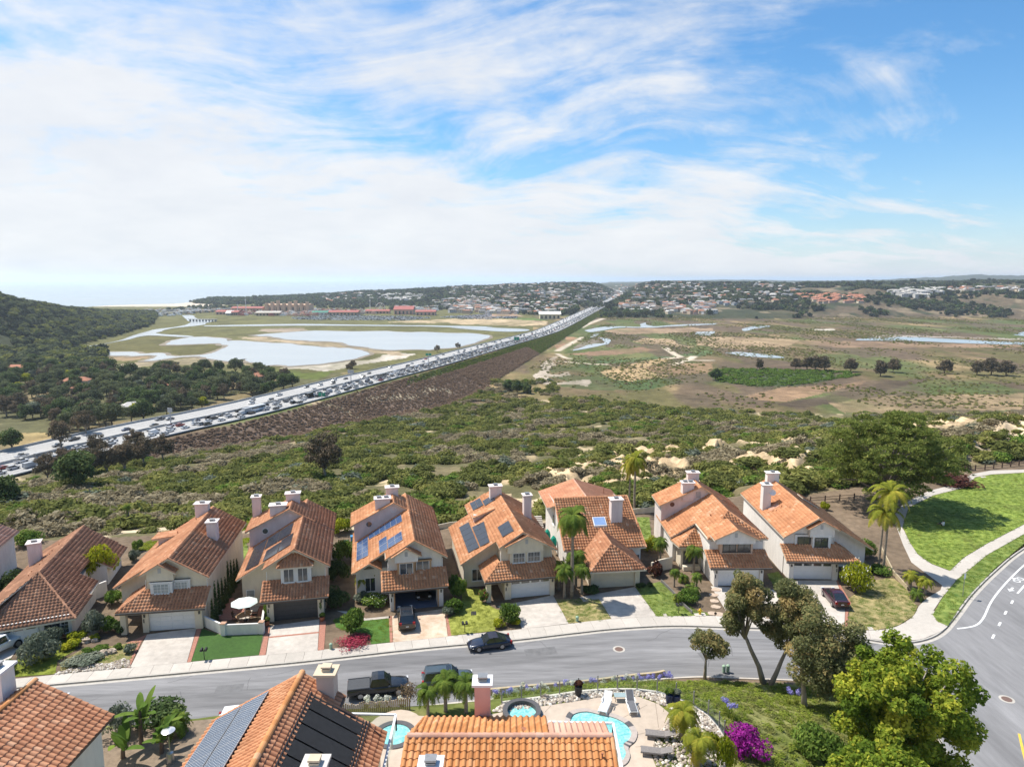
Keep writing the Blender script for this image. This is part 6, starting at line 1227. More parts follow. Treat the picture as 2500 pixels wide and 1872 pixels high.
# ---------------------------------------------------------------- vegetation
def leafm(name,a,b,c,trans=.28,objrand=.0): return tintmat(name,[(0.,a),(.5,b),(1.,c)],.85,trans=trans,noisev=.18,nscale=1.5,spec=.08,objrand=objrand)
LM={'melaleuca':leafm('leaf_melaleuca',(.12,.135,.06),(.24,.25,.105),(.47,.35,.15),.5),'sycamore':leafm('leaf_sycamore',(.10,.165,.02),(.22,.29,.033),(.52,.50,.06),.45),'pine':leafm('leaf_pine',(.11,.15,.036),(.22,.265,.062),(.40,.40,.12),.35),'euc':leafm('leaf_eucalyptus',(.085,.075,.05),(.15,.125,.08),(.26,.185,.12)),'dark':leafm('leaf_dark',(.045,.075,.025),(.08,.125,.042),(.14,.18,.062),.3),'grove':leafm('leaf_grove',(.07,.088,.044),(.125,.148,.07),(.19,.205,.09),.3,.4),
 'green':leafm('leaf_green',(.065,.12,.022),(.12,.20,.035),(.22,.29,.055),.35),'lime':leafm('leaf_lime',(.16,.20,.015),(.30,.33,.020),(.46,.44,.035),.38),'sage':leafm('leaf_sage',(.10,.125,.085),(.16,.19,.135),(.25,.27,.20)),'palm':leafm('leaf_palm',(.055,.10,.018),(.12,.18,.03),(.28,.29,.05),.35),'palmy':leafm('leaf_palm_yellow',(.13,.17,.02),(.26,.28,.035),(.50,.40,.06),.4),'magenta':leafm('petal_magenta',(.16,.01,.13),(.32,.018,.27),(.50,.06,.40),.35),'pink':leafm('petal_red',(.20,.03,.04),(.42,.04,.09),(.50,.16,.17),.3),'white':leafm('petal_white',(.55,.55,.40),(.70,.70,.62),(.78,.78,.74),.3),'violet':leafm('petal_violet',(.20,.18,.50),(.30,.28,.62),(.45,.43,.72),.3),'dry':leafm('leaf_dry',(.16,.11,.07),(.25,.18,.11),(.36,.27,.17)),'scrub':leafm('leaf_scrub',(.095,.112,.034),(.18,.195,.055),(.33,.315,.09),.35,.6),'scrubd':leafm('leaf_scrub_dry',(.18,.15,.09),(.28,.235,.145),(.40,.34,.22),.3,.4),'agave':leafm('leaf_strap',(.10,.15,.02),(.19,.24,.035),(.32,.33,.06),.3),'maroon':leafm('leaf_maroon',(.045,.018,.016),(.085,.032,.026),(.13,.06,.035),.2),'wood':leafm('leaf_wood',(.030,.042,.028),(.050,.062,.038),(.078,.082,.046),.15,.5)}
barkG=mat('bark_grey',(.30,.25,.20),.95,.3,3.,.5,14.,stretch=(1,1,.3)); barkB=mat('bark_brown',(.13,.09,.065),.95,.3,3.,.5,14.); barkP=mat('palm_trunk',(.26,.215,.165),.95,.25,2.,.6,9.,stretch=(.3,.3,2.2)); barkL=mat('bark_light',(.38,.34,.29),.95,.2,2.,.4,10.)
def sphere_dirs(r,n):
    v=r.normal(size=(n,3)); return v/np.linalg.norm(v,axis=1,keepdims=True)
def leaves(r,blobs,n,size,shell=.6,up=.35,asp=1.7,blobtint=.25,flat=False):
    """diamond leaves spread through ellipsoid clumps"""
    B=np.array(blobs,float); w=(B[:,3]*B[:,4]*B[:,5])**(2/3.); w/=w.sum(); k=r.choice(len(B),n,p=w)
    d=sphere_dirs(r,n); rad=shell+(1-shell)*r.rand(n)**.6; rad*=np.where(r.rand(n)<.18,r.uniform(.2,1.,n),1.)
    P=B[k,:3]+d*B[k,3:6]*rad[:,None]
    nm=d*.7+r.normal(size=(n,3))*.6+np.array([0,0,up]); nm/=np.linalg.norm(nm,axis=1,keepdims=True)
    a=np.cross(nm,r.normal(size=(n,3))); a/=np.linalg.norm(a,axis=1,keepdims=True); b=np.cross(nm,a)
    s=size*r.uniform(.6,1.3,n)[:,None]
    V=np.stack([P+a*s*asp,P+b*s*.75,P-a*s*asp,P-b*s*.75],1)
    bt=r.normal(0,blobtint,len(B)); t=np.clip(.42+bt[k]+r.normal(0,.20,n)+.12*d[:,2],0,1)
    return V.reshape(-1,3),t
def lmesh(name,V,t,m): return npmesh(name,V,np.arange(len(V)).reshape(-1,4),m,tint=t)
def clumps(r,c,R3,n,rs,flat=1.,low=-.5):
    """sub-clumps filling an uneven ellipsoid crown"""
    out=[]
    for i in range(n):
        d=sphere_dirs(r,1)[0]; 
        while d[2]<low: d=sphere_dirs(r,1)[0]
        q=r.uniform(.45,.95); s=r.uniform(*rs); out.append((c[0]+d[0]*R3[0]*q,c[1]+d[1]*R3[1]*q,c[2]+d[2]*R3[2]*q,s*r.uniform(.8,1.25),s*r.uniform(.8,1.25),s*r.uniform(.65,.95)*flat))
    return out
def wood(base,blobs,r,h0,rad,lean=(0,0),nb=9,fork=2):
    b=MB(); tops=[]; 
    for f in range(fork):
        l=Vector((lean[0]+r.uniform(-.25,.25)*(fork>1)*h0*.6,lean[1]+r.uniform(-.2,.2)*(fork>1)*h0*.4,h0))
        p=[Vector((0,0,-.3)),l*.35+Vector((r.uniform(-.1,.1)*h0*.3,r.uniform(-.1,.1)*h0*.3,0)),l*.7,l]; b.tube(p,[rad*1.15,rad*.85,rad*.7,rad*.55],8); tops.append(l)
    B=sorted(blobs,key=lambda q:-q[3]*q[4])[:nb]
    for q in B:
        e=Vector(q[:3]); s=min(tops,key=lambda t:(t-e).length); m_=(s+e)/2+Vector((0,0,-.08*(e-s).length)); b.tube([s-Vector((0,0,.25*h0))*.3,m_,e],[rad*.45,rad*.28,rad*.08],5)
    return b
def tree_thing(name,label,cat,loc,trunk,crown,rz=0,scale=1.,group=None):
    t=thing(name,label,cat,loc,rz,group); t.scale=scale if hasattr(scale,'__len__') else (scale,)*3
    link(bpy.data.objects.new('trunk',trunk),t); link(bpy.data.objects.new('crown',crown),t); return t
def mk_tree(seed,c,R3,ncl,rs,nl,ls,lm,h0,rad,bark,lean=(0,0),fork=2,flat=1.,low=-.5,asp=1.7,shell=.6,nb=10,up=.35):
    r=np.random.RandomState(seed); B=clumps(r,c,R3,ncl,rs,flat,low); V,t=leaves(r,B,nl,ls,asp=asp,shell=shell,up=up)
    rr_=random.Random(seed)
    class RR_: uniform=staticmethod(lambda a,b:rr_.uniform(a,b))
    return wood((0,0,0),B,RR_,h0,rad,lean,nb,fork).mesh('trunk',bark,smooth=True),lmesh('crown',V,t,LM[lm])
def bz(x,y): return gzs(x,y)
# street trees on the bank (paperbarks)
def G_at(px,py,z): return G(px,py,z)
specs=[('paperbark_tree','tall grey-green street tree with forked pale trunk leaning left over the street','tree',(1866,1666,.35),11,(-1.7,.4,7.5),(2.1,2.0,3.9),44,(.5,.95),16000,.085,'melaleuca',4.6,.26,(-1.9,.3),1,-.75),
 ('paperbark_tree','bushy olive street tree with slanting trunk right of the tall grey-green one','tree',(1880,1668,.35),12,(1.9,.1,6.2),(2.4,2.1,3.7),48,(.5,1.),17000,.085,'melaleuca',3.4,.24,(1.4,.1),1,-.8),
 ('paperbark_tree','small round brownish tree on the bank beside the kerb','tree',(1721,1650,.3),13,(.2,0,3.6),(1.8,1.6,1.5),22,(.4,.75),6500,.07,'melaleuca',2.2,.15,(.2,0),2,-.5),
 ('paperbark_tree','dark olive tree on the slope left of the big leafy tree','tree',(1965,1735,1.6),14,(.9,.2,5.0),(2.2,2.0,3.9),58,(.6,1.1),19000,.085,'melaleuca',4.2,.24,(-.5,0),1,-.8),
 ('paperbark_tree','brown tinged tree between dark olive tree and big leafy tree','tree',(2060,1760,1.2),15,(.3,.5,4.6),(1.9,1.9,3.4),48,(.55,1.05),15000,.085,'melaleuca',3.4,.2,(.2,.2),1,-.8)]
for nm,lab,cat,(px,py,z_),seed,c,R3,ncl,rs,nl,ls,lm,h0,rad,lean,fork,low in specs:
    p=G(px,py,z_); tr,cr=mk_tree(seed,c,R3,ncl,rs,nl,ls,lm,h0,rad,barkG,lean,fork,low=low); tree_thing(nm,lab,cat,(p[0],p[1],min(z_,bz(p[0],p[1])+.05)),tr,cr)
# big sycamore
tr,cr=mk_tree(21,(.2,.3,7.6),(4.3,4.0,4.7),125,(.5,1.05),42000,.115,'sycamore',5.2,.28,barkL,(.2,.4),2,low=-.85,asp=1.25,shell=.45,nb=26)
tree_thing('sycamore_tree','large bright yellow-green leafy tree at the lower right beside the wide road','tree',(26.0,41.3,bz(26.0,41.3)),tr,cr)
tr,cr=mk_tree(22,(0,0,4.6),(3.6,2.6,2.4),44,(.45,.9),13000,.11,'sycamore',3.,.18,barkL,(0,0),2,low=-.6,asp=1.25,shell=.45,nb=12)
tree_thing('sycamore_tree','lower yellow-green tree at the bottom edge under the big leafy tree','tree',(20.5,34.2,bz(20.5,34.2)+.3),tr,cr)
# torrey pine
r=np.random.RandomState(31); P0=G(2160,1236); B=clumps(r,(0,0,8.2),(11.6,9.5,8.3),280,(1.0,1.9),.75,-.75)
tc_=[];
for q in B:
    d=sphere_dirs(r,30); d[:,2]=np.abs(d[:,2])*.9-.15; tc_.append(np.array(q[:3])+d*np.array(q[3:6])*r.uniform(.6,1.,(30,1)))
TC=np.concatenate(tc_); nt_=len(TC); nb_l=9
dirs=sphere_dirs(r,nt_*nb_l); dirs[:,2]=np.abs(dirs[:,2])*1.1; dirs/=np.linalg.norm(dirs,axis=1,keepdims=True); cc=np.repeat(TC,nb_l,0); sd_=np.cross(dirs,r.normal(size=dirs.shape)); sd_/=np.linalg.norm(sd_,axis=1,keepdims=True); ln=r.uniform(.35,.6,(len(cc),1))
V=np.stack([cc,cc+dirs*ln*.55+sd_*.07,cc+dirs*ln,cc+dirs*ln*.55-sd_*.07],1).reshape(-1,3); tt=np.clip(np.repeat(r.normal(.42,.2,nt_),nb_l)+r.normal(0,.1,len(cc)),0,1)
pc=lmesh('crown',V,tt,LM['pine']); b=MB(); b.tube([(0,0,-.3),(.3,.2,1.6),(.1,.2,3.4)],[.55,.42,.35],9); rr_=random.Random(3)
for q in sorted(B,key=lambda q:rr_.random())[:60]:
    e=Vector(q[:3]); s=Vector((.1,.2,rr_.uniform(1.8,3.4))); b.tube([s,s.lerp(e,.45)+Vector((0,0,.10*(e-s).length)),e],[.20,.11,.03],5)
tree_thing('pine_tree','very large spreading dark green pine beside the park lawn','tree',(P0[0],P0[1],0),b.mesh('trunk',mat('bark_pine',(.26,.22,.19),.95,.3,3.,.5,14.)),pc)
# ---- palms
def palm_mesh(seed,h,rad,nf,fl,drop,lm,lean=(0,0),leaf=.34,nl=22,top=.2,skirt=0,pods=False,uplift=1.1):
    r=random.Random(seed); b=MB(); T=Vector((lean[0],lean[1],h)); k=7
    pts=[Vector((T.x*(i/k)**1.6,T.y*(i/k)**1.6,-.2+(h+.2)*i/k)) for i in range(k+1)]; b.tube(pts,[rad*(1.35-.5*i/k) for i in range(k+1)],8)
    if pods: b.lathe([(.05,-1.3),(.22,-1.1),(.26,-.7),(.18,-.35),(.08,-.1)],8,(T.x+.15,T.y-.15,T.z))
    tm_=b.mesh('trunk',barkP,smooth=True); V=[];t=[]
    for f in range(nf):
        az_=2*math.pi*f/nf*2.4+r.uniform(-.3,.3); lv=f/nf; el=uplift*(1-lv)-.25*lv+r.uniform(-.1,.1); L_=fl*r.uniform(.85,1.1)*(.8+.2*lv); dead=f>=nf-skirt
        if dead: el=-.9
        p=T+Vector((0,0,top)); d=Vector((math.cos(az_)*math.cos(el),math.sin(az_)*math.cos(el),math.sin(el))); seg=nl; ft=min(1,max(0,r.gauss(.42,.15)+(.35 if dead else 0)+.25*lv)); st_=L_/seg
        for i in range(seg):
            q=p+d*st_; d=(d+Vector((0,0,-drop/seg*(1+1.5*i/seg)))).normalized(); sd=d.cross(Vector((0,0,1)))
            if sd.length<.05: sd=Vector((1,0,0))
            sd.normalize(); upv=sd.cross(d); w_=leaf*math.sin(math.pi*min(1,.12+.95*(i+.5)/seg))**.7
            for s_ in (-1,1):
                tip=p+sd*s_*w_*.85+d*w_*.55+upv*(-.28*w_+r.uniform(-.05,.05)); V+= [p,p+d*st_*.5,tip,p-d*st_*.02+sd*s_*.01]; 
                V[-4:]=[tuple(p),tuple(p+d*st_*1.0),tuple(tip+d*st_*.35),tuple(p+(tip-p)*.75-d*st_*.1)]; t.append(min(1,max(0,ft+r.gauss(0,.08))))
            p=q
    return tm_,lmesh('crown',np.array(V),np.array(t),LM[lm])
PM={}
def palm(key,label,px,py,z,args,rz=0.,scale=1.,kw={},name='palm_tree',group=None,loc=None):
    if key not in PM: PM[key]=palm_mesh(*args,**kw)
    p=loc or G(px,py,z); return tree_thing(name,label,'palm',(p[0],p[1],z),*PM[key],rz=rz,scale=scale,group=group)
palm('q1','tall palm with seed pods in front of the hip-roofed house',1396,1458,0,(41,9.8,.17,36,3.4,2.2,'palm'),kw=dict(leaf=.78,nl=28,pods=True,skirt=3,uplift=1.25))
palm('k1','tall slender palm of the pair at the right end house',2156,1393,0,(42,10.2,.13,18,4.2,1.9,'palmy'),kw=dict(leaf=.7,nl=26,uplift=1.2,lean=(.3,.2)))
palm('k2','shorter slender palm of the pair at the right end house',2144,1390,0,(43,7.6,.13,16,4.0,2.0,'palmy'),kw=dict(leaf=.7,nl=26,uplift=1.1,lean=(.2,0)))
palm('q2','bushy palm with yellow drooping fronds behind the hip-roofed house',1548,1250,0,(44,8.6,.16,32,3.6,2.4,'palmy'),kw=dict(leaf=.6,nl=24,uplift=1.35,skirt=3)); palm('q2','second palm close behind the bushy yellow one at the back of the hip-roofed house',1536,1240,0,(),rz=2.1,scale=.82)
A4=(45,2.6,.12,28,1.7,2.2,'palm'); palm('p1','feathery small palm before the house with open garage, taller one',914,1447,0,A4,kw=dict(leaf=.36,nl=16)); palm('p1y','yellowish small palm left of the feathery one at the open garage house',884,1452,0,(46,1.9,.11,14,1.7,2.2,'palmy'),kw=dict(leaf=.36,nl=16))
for i,(x,y,s_,l_) in enumerate(((1378,1458,1.25,'low palm at the foot of the tall palm, left of the cream garage'),(1420,1450,1.15,'low palm between tall palm and hip-roofed garage'),(1362,1438,1.5,'yellowing low palm against the cream two-storey house wall'),(1405,1432,1.45,'upright palm clump directly behind the tall palm trunk'))): palm('p1y' if i in (2,) else 'p1',l_,x,y,0,A4,rz=i*1.3,scale=s_)
for i,(x,y,s_,l_) in enumerate(((1611,1378,1.15,'single small palm by the cream gate wall'),(1693,1402,1.2,'small palm before the wing window of the white hipped house'),(1646,1432,.72,'low palm clump left of the stepping stones'),(1700,1445,.75,'low palm clump near the wing planter'))): palm('p1',l_,x,y,0,A4,rz=i*2.,scale=s_)
for i,(x,y,s_,l_) in enumerate(((2222,1435,1.0,'left palm of the pair on the corner by the curving walk'),(2258,1448,.95,'right palm of the pair on the corner by the curving walk'))): palm('p2',l_,x,y,0,(47,1.5,.14,20,1.9,2.3,'palmy'),rz=i*1.7,scale=s_,kw=dict(leaf=.34,nl=16))
SG=(48,.45,.2,26,1.25,2.3,'palm'); kws=dict(leaf=.22,nl=14,uplift=1.2)
for i,(x,y,s_,l_) in enumerate(((2237,1462,1.25,'dark sago palm on the corner lawn edge'),(1690,1455,1.5,'dark spiky sago clump beside the stepping stones'),(1668,1420,1.1,'sago palm up the slope garden of the hipped house'),(1655,1468,1.,'sago palm next to the dark scalloped edging'))): palm('sg',l_,x,y,0,SG,rz=i,scale=s_,kw=kws,name='sago_palm')
palm('sgt','little sago palm on bare sand behind the low left house',116,1337,0,(49,1.3,.2,24,1.3,2.2,'palm'),kw=kws,name='sago_palm',loc=(-61.,104.,0))
FZ6=TZ
palm('p3','feathery palm left of the pink chimney',1088,1735,TZ,(50,2.2,.12,30,2.0,2.1,'palm'),kw=dict(leaf=.36,nl=18)); palm('p3','slanted feathery palm close to the pink chimney',1138,1738,TZ,(),rz=1.,scale=.95); palm('p3','low bushy palm between the near roofs',1045,1745,TZ,(),rz=2.3,scale=.8)
palm('p4','spreading palm beside the pool loungers',1665,1805,TZ,(51,1.9,.16,26,2.1,2.2,'palmy'),kw=dict(leaf=.45,nl=20,skirt=3)); palm('p4','lower palm behind the tan umbrella',1705,1872,TZ,(),rz=1.9,scale=.95)
# ---- shrubs
SH={}
def shrub_mesh(lm,seed,n=900,ls=.07,ncl=9,flat=.8,flower=None,fn=0):
    k=(lm,seed,n,ls,ncl,flat,flower)
    if k in SH: return SH[k]
    r=np.random.RandomState(seed); B=clumps(r,(0,0,.42),(.62,.62,.36),ncl,(.3,.48),flat,-.3); V,t=leaves(r,B,n,ls,shell=.75); me=lmesh('foliage',V,t,LM[lm]); fm=None
    if flower:
        V,t=leaves(r,[(q[0],q[1],q[2]+.05,q[3]*1.08,q[4]*1.08,q[5]*1.1) for q in B],fn,ls*.9,shell=.93,up=.8,asp=1.1); fm=lmesh('flowers',V,t,LM[flower])
    SH[k]=(me,fm); return SH[k]
def shrub(name,label,px,py,w,h,lm,seed=1,z=0.,cat='shrub',flower=None,fn=250,group=None,loc=None,**k):
    me,fm=shrub_mesh(lm,seed,flower=flower,fn=fn,**k); p=loc or G(px,py,z); t=thing(name,label,cat,(p[0],p[1],z),seed*1.1,group); t.scale=(w/1.7,w/1.7,h/.95)
    link(bpy.data.objects.new('foliage',me),t)
    if fm: link(bpy.data.objects.new('flowers',fm),t)
    return t
for a in [('olive_shrub','large grey-green olive shrub in the left front garden',95,1612,3.4,2.9,'sage',1),('olive_shrub','second grey-green shrub against the low left house window',130,1570,2.8,2.0,'sage',2),('olive_shrub','grey-green bush left of the front pillar of the shuttered house',236,1548,2.4,2.6,'sage',3),('shrub','green bush behind the grey-green one by the front pillar',268,1540,2.2,1.6,'green',4),('shrub','green shrub touching the front porch pillar',292,1545,1.7,1.4,'dark',5),('shrub','round clipped yellow-green hedge shrub by the bay window',188,1563,2.0,1.0,'lime',6),('shrub','lime grass tuft in the left front garden',232,1560,1.,.6,'lime',7),('shrub','low dark mound on the dry garden grass',245,1588,1.8,.6,'green',8),('shrub','small leafy mound left of the dark garden mound',212,1595,1.4,.6,'green',9),('shrub','pale blue-grey mound at the brick strip',317,1590,1.3,.9,'sage',10),('shrub','small green mound near the porch walk',291,1582,.9,.5,'green',11),('shrub','spiky green tuft at the far left kerb',20,1642,1.8,1.1,'green',12),('shrub','lush lime bush at the left garden middle',172,1580,2.,.9,'lime',13),('shrub','grey-green low hedge above the river stones',205,1618,3.4,.7,'sage',14),('shrub','lime shrub above the front pillar by the gate',281,1475,2.2,1.8,'green',15),
 ('shrub','leafy green bush right of the bordered driveway',862,1545,2.9,2.9,'green',16),('shrub','potted green shrub left of the charcoal garage door',652,1512,1.0,1.9,'green',17),('shrub','potted green shrub right of the charcoal garage door',787,1503,.9,2.2,'green',18),('shrub','dark green hedge mass left of the open garage house',822,1478,3.,2.2,'dark',19),('shrub','shaded dark bush further back in the gap left of the open garage house',826,1415,3.2,2.8,'dark',20),('shrub','dense green hedge in the gap behind the charcoal garage house',838,1372,3.2,3.2,'green',21),('shrub','green ground bush with pale flowers beside the open garage pier',915,1478,3.2,1.4,'green',22),('shrub','flowering bush below the small palm pair',885,1468,2.,1.3,'sage',23),
 ('shrub','tall green bush between stained driveway and lime lawn',1117,1460,2.3,3.1,'green',24),('shrub','leafy shrub at the edge of the stained driveway',1108,1492,2.2,1.6,'green',25),('shrub','silver-green mound at the lime lawn corner',1094,1500,1.5,1.1,'sage',26),('shrub','rose bush below the porch pillar of the cream solar house',1180,1468,1.4,1.6,'green',27),('shrub','bushy green shrub at the driveway edge of the lime lawn',1245,1516,2.6,2.3,'green',28),('agave','pale spiky succulent clump at the lime lawn corner',1219,1530,1.5,.9,'lime',29),('agave','second pale succulent clump below the bushy shrub',1260,1526,1.4,.9,'lime',30),
 ('hedge','boxy dark hedge left of the palm shadow driveway',1438,1447,2.4,1.1,'dark',31),('shrub','round clipped ball left of three beside the cream garage',1558,1434,.8,.6,'dark',32),('shrub','round clipped ball in the middle of three beside the cream garage',1571,1433,.8,.6,'dark',33),('shrub','round clipped ball right of three beside the cream garage',1585,1432,.85,.6,'dark',34),('hedge','maroon clipped hedge right of the cream garage',1600,1402,2.4,1.9,'maroon',35),('shrub','yellow-green shrub behind the maroon hedge',1590,1345,2.6,2.2,'lime',36),('shrub','dark shrub on the slope garden of the hipped house',1678,1470,2.6,1.6,'green',37),
 ('rose_tree','round bright green tree covered in white blossoms at the right end house',2092,1440,3.6,3.7,'lime',38),('shrub','clipped dark hedge beside the thin grass strip',1908,1462,1.2,1.2,'green',39),('shrub','green shrub below the slender palm pair',2150,1400,2.8,1.1,'green',40),('shrub','feathery green bush under the right end roof',2110,1358,3.2,2.6,'green',41),('shrub','yellow shrub behind the right end house',2014,1245,1.6,1.6,'lime',42),('shrub','low purple heather mound beside the park path',2330,1178,9.,1.4,'maroon',43),('shrub','yellow-green bush behind the open garage house back wall',835,1300,3.6,2.4,'lime',44),('shrub','large yellow-green tree rising beside the low left house roof',245,1420,4.4,4.6,'lime',45),('shrub','dark bush between the two leftmost houses',28,1440,3.6,2.6,'dark',46),('shrub','green shrub on sand behind the leftmost house',68,1330,4.2,2.2,'green',47),('shrub','clipped pale shrub behind the low left house',327,1368,1.6,1.7,'sage',48),('shrub','round clipped shrub row top right of the low left house',337,1345,1.7,1.6,'green',49)]:
    nm,lab,px,py,w_,h_,lm,sd_=a
    big=w_>2.4
    shrub(nm,lab,px,py,w_,h_,lm,sd_,flower='white' if 'blossom' in lab or 'pale flowers' in lab else ('pink' if 'rose bush' in lab else None),fn=130,n=2200 if big else 1100,ls=.045 if big else .07,ncl=14 if big else 8)
shrub('azalea','crimson flowering bed at the kerb below the leafy bush',862,1570,3.7,.6,'pink',50,n=1500,ls=.035,ncl=16,cat='flowers')
bg_=onground(1822,1842); shrub('bougainvillea','magenta bougainvillea on the slope below the glass fence',0,0,3.1,1.9,'magenta',51,z=bg_[2]-.1,loc=bg_,n=2600,ls=.035,ncl=18,cat='shrub')
bg_=onground(2000,1850); shrub('shrub','bright green shrub on the slope below the dark olive tree',0,0,3.4,2.6,'green',52,z=bg_[2]-.1,loc=bg_,n=2600,ls=.045,ncl=14); bg_=onground(1768,1885); shrub('shrub','narrow lime hedge column beside the bougainvillea',0,0,1.3,2.8,'lime',53,z=bg_[2]-.1,loc=bg_,n=1500,ls=.05,ncl=10); shrub('shrub','small lime shrub in the cobbles by the pool palms',1738,1822,1.1,1.1,'lime',54,z=TZ)
shrub('shrub','bare twiggy shrub below the black pickup',1000,1712,2.2,1.7,'dry',55,z=TZ-.9,n=700,ls=.03,ncl=14)
# cypress row along the shuttered house
cy=np.random.RandomState(7); Bc=[(0,0,z_*.3+.15,.28*(1-.06*z_),.28*(1-.06*z_),.35) for z_ in range(12)]; Vc,tc2=leaves(cy,Bc,1300,.05,shell=.7); cym=lmesh('foliage',Vc,tc2,LM['dark']); a_=R(8.3)
for i in range(9):
    lx,ly=3.95,.4+i*1.35; t_=thing('cypress',('first','second','third','fourth','fifth','sixth','seventh','eighth','ninth')[i]+' slim dark cypress from the street along the shuttered house wall','cypress',(-36.15+lx*math.cos(a_)-ly*math.sin(a_),68.1+lx*math.sin(a_)+ly*math.cos(a_),0),i,'cypresses between two houses'); t_.scale=(1,1,.85+.12*((i*7)%4)); link(bpy.data.objects.new('foliage',cym),t_)
# banana / bird-of-paradise clump between the near houses
def broad(seed,n,hh,ln,wd):
    r=random.Random(seed); V=[];t=[]
    for i in range(n):
        az_=r.uniform(0,6.28); el=r.uniform(.5,1.35); h=hh*r.uniform(.4,1.); p=Vector((r.uniform(-.5,.5),r.uniform(-.4,.4),h)); d=Vector((math.cos(az_)*math.cos(el),math.sin(az_)*math.cos(el),math.sin(el))); tt_=min(1,max(0,r.gauss(.45,.2))); L_=ln*r.uniform(.7,1.15); k=6
        for j in range(k):
            q=p+d*L_/k; d2=(d+Vector((0,0,-.13))).normalized(); sd=d.cross(Vector((0,0,1))).normalized(); w0=wd*math.sin(math.pi*(.08+.9*j/k))**.6; w1=wd*math.sin(math.pi*(.08+.9*(j+1)/k))**.6
            for s_ in (-1,1): V+=[tuple(p),tuple(q),tuple(q+sd*s_*w1+Vector((0,0,.12*w1))),tuple(p+sd*s_*w0+Vector((0,0,.12*w0)))]; t.append(min(1,max(0,tt_+r.gauss(0,.05))))
            p=q; d=d2
    return np.array(V),np.array(t)
for i,(px,py,sd_,n,hh,lab) in enumerate(((345,1815,3,13,2.4,'tall broad-leaved banana plant between the near roofs'),(395,1838,4,11,1.5,'broad-leaved banana plant in front of the taller one'),(300,1850,5,10,1.,'low broad-leaved plant at the wall of the lower left house'))):
    V,t=broad(sd_,n,hh,1.5,.24); p=G(px,py,TZ); T_=thing('banana_plant',lab,'plant',(p[0],p[1],TZ)); b=MB(); b.tube([(0,0,-.2),(.05,0,hh*.5),(.1,0,hh)],[.16,.13,.08],7); b.build('stem',barkB,T_); link(bpy.data.objects.new('leaves',lmesh('leaves',V,t,LM['green'])),T_)
shrub('shrub','light green feathery shrub at the corner of the lower left house',283,1800,2.4,2.4,'sage',56,z=TZ,n=1800,ls=.04,ncl=12); palm('sg','dark cycad with orange tinge left of the patio heater',430,1790,TZ,SG,scale=1.5,name='sago_palm'); shrub('shrub','shaded dark shrubs behind the patio heater',395,1772,4.,1.6,'dark',57,z=TZ-.4,n=2200,ls=.045,ncl=14)
# agapanthus along the bank
r=np.random.RandomState(77)
def strap(seed,flower,nfl):
    rr_=random.Random(seed); V=[];t=[]
    for i in range(34):
        az_=rr_.uniform(0,6.28); el=rr_.uniform(.7,1.4); p=Vector((rr_.uniform(-.12,.12),rr_.uniform(-.12,.12),0)); d=Vector((math.cos(az_)*math.cos(el),math.sin(az_)*math.cos(el),math.sin(el))); tt_=rr_.random()
        for j in range(4):
            q=p+d*.14; sd=d.cross(Vector((0,0,1))).normalized()*.022*(1-.2*j); V+=[tuple(p-sd),tuple(p+sd),tuple(q+sd*.8),tuple(q-sd*.8)]; t.append(tt_); d=(d+Vector((0,0,-.28))).normalized(); p=q
    lm_=lmesh('leaves',np.array(V),np.array(t),LM['agave']); fm=None
    rs=np.random.RandomState(seed); Bf=[]; st_=MB()
    for i in range(nfl): x,y,h=rs.uniform(-.25,.25),rs.uniform(-.25,.25),rs.uniform(.75,1.05); Bf.append((x,y,h,.15,.15,.14)); st_.tube([(x*.4,y*.4,0),(x,y,h)],.008,3)
    if nfl: V,t=leaves(rs,Bf,90*nfl,.032,shell=.8,asp=1.2); fm=lmesh('flower_head',V,t,LM[flower])
    return lm_,st_.mesh('stalk',LM['agave']),fm
AG=[strap(1,'white',3),strap(2,'violet',3),strap(3,'violet',2),strap(4,'white',2),strap(5,'white',0)]
ln_=resample(g2([(1205,1700),(1320,1690),(1420,1678),(1520,1667),(1600,1662),(1660,1663)],3.2),.52)
for row in range(3):
    for i,(x,y) in enumerate(ln_):
        x+=r.uniform(-.25,.25); y+=-.75+row*.95+r.uniform(-.25,.25)
        if row==0: k=4
        else: k=r.choice([0,1,2,3,4],p=[.2,.22,.2,.2,.18]) if i<len(ln_)*.75 else r.choice([1,4],p=[.3,.7])
        pos_=('at the left end','left of the middle','right of the middle','at the right end')[min(3,int(4*i/len(ln_)))]; lab={0:'strap-leaved lily with full white flower heads on the bank',1:'strap-leaved lily with full violet flower heads on the bank',2:'strap-leaved lily with two violet heads on the bank',3:'strap-leaved lily with two white heads on the bank',4:'strap-leaved lily without flowers on the bank'}[k].replace('on the bank',('in the lower row' if row==0 else 'in the middle row' if row==1 else 'in the upper row')+' '+pos_); lab=lab.replace('strap-leaved ','')
        t_=thing('agapanthus',lab,'flowers',(x,y,gzs(x,y)),r.uniform(0,6),'lilies on the bank below the glass fence'); lm_,sm_,fm=AG[k]; s_=r.uniform(.85,1.25); t_.scale=(s_,s_,s_); link(bpy.data.objects.new('leaves',lm_),t_)
        if fm: link(bpy.data.objects.new('stalk',sm_),t_); link(bpy.data.objects.new('flower_head',fm),t_)
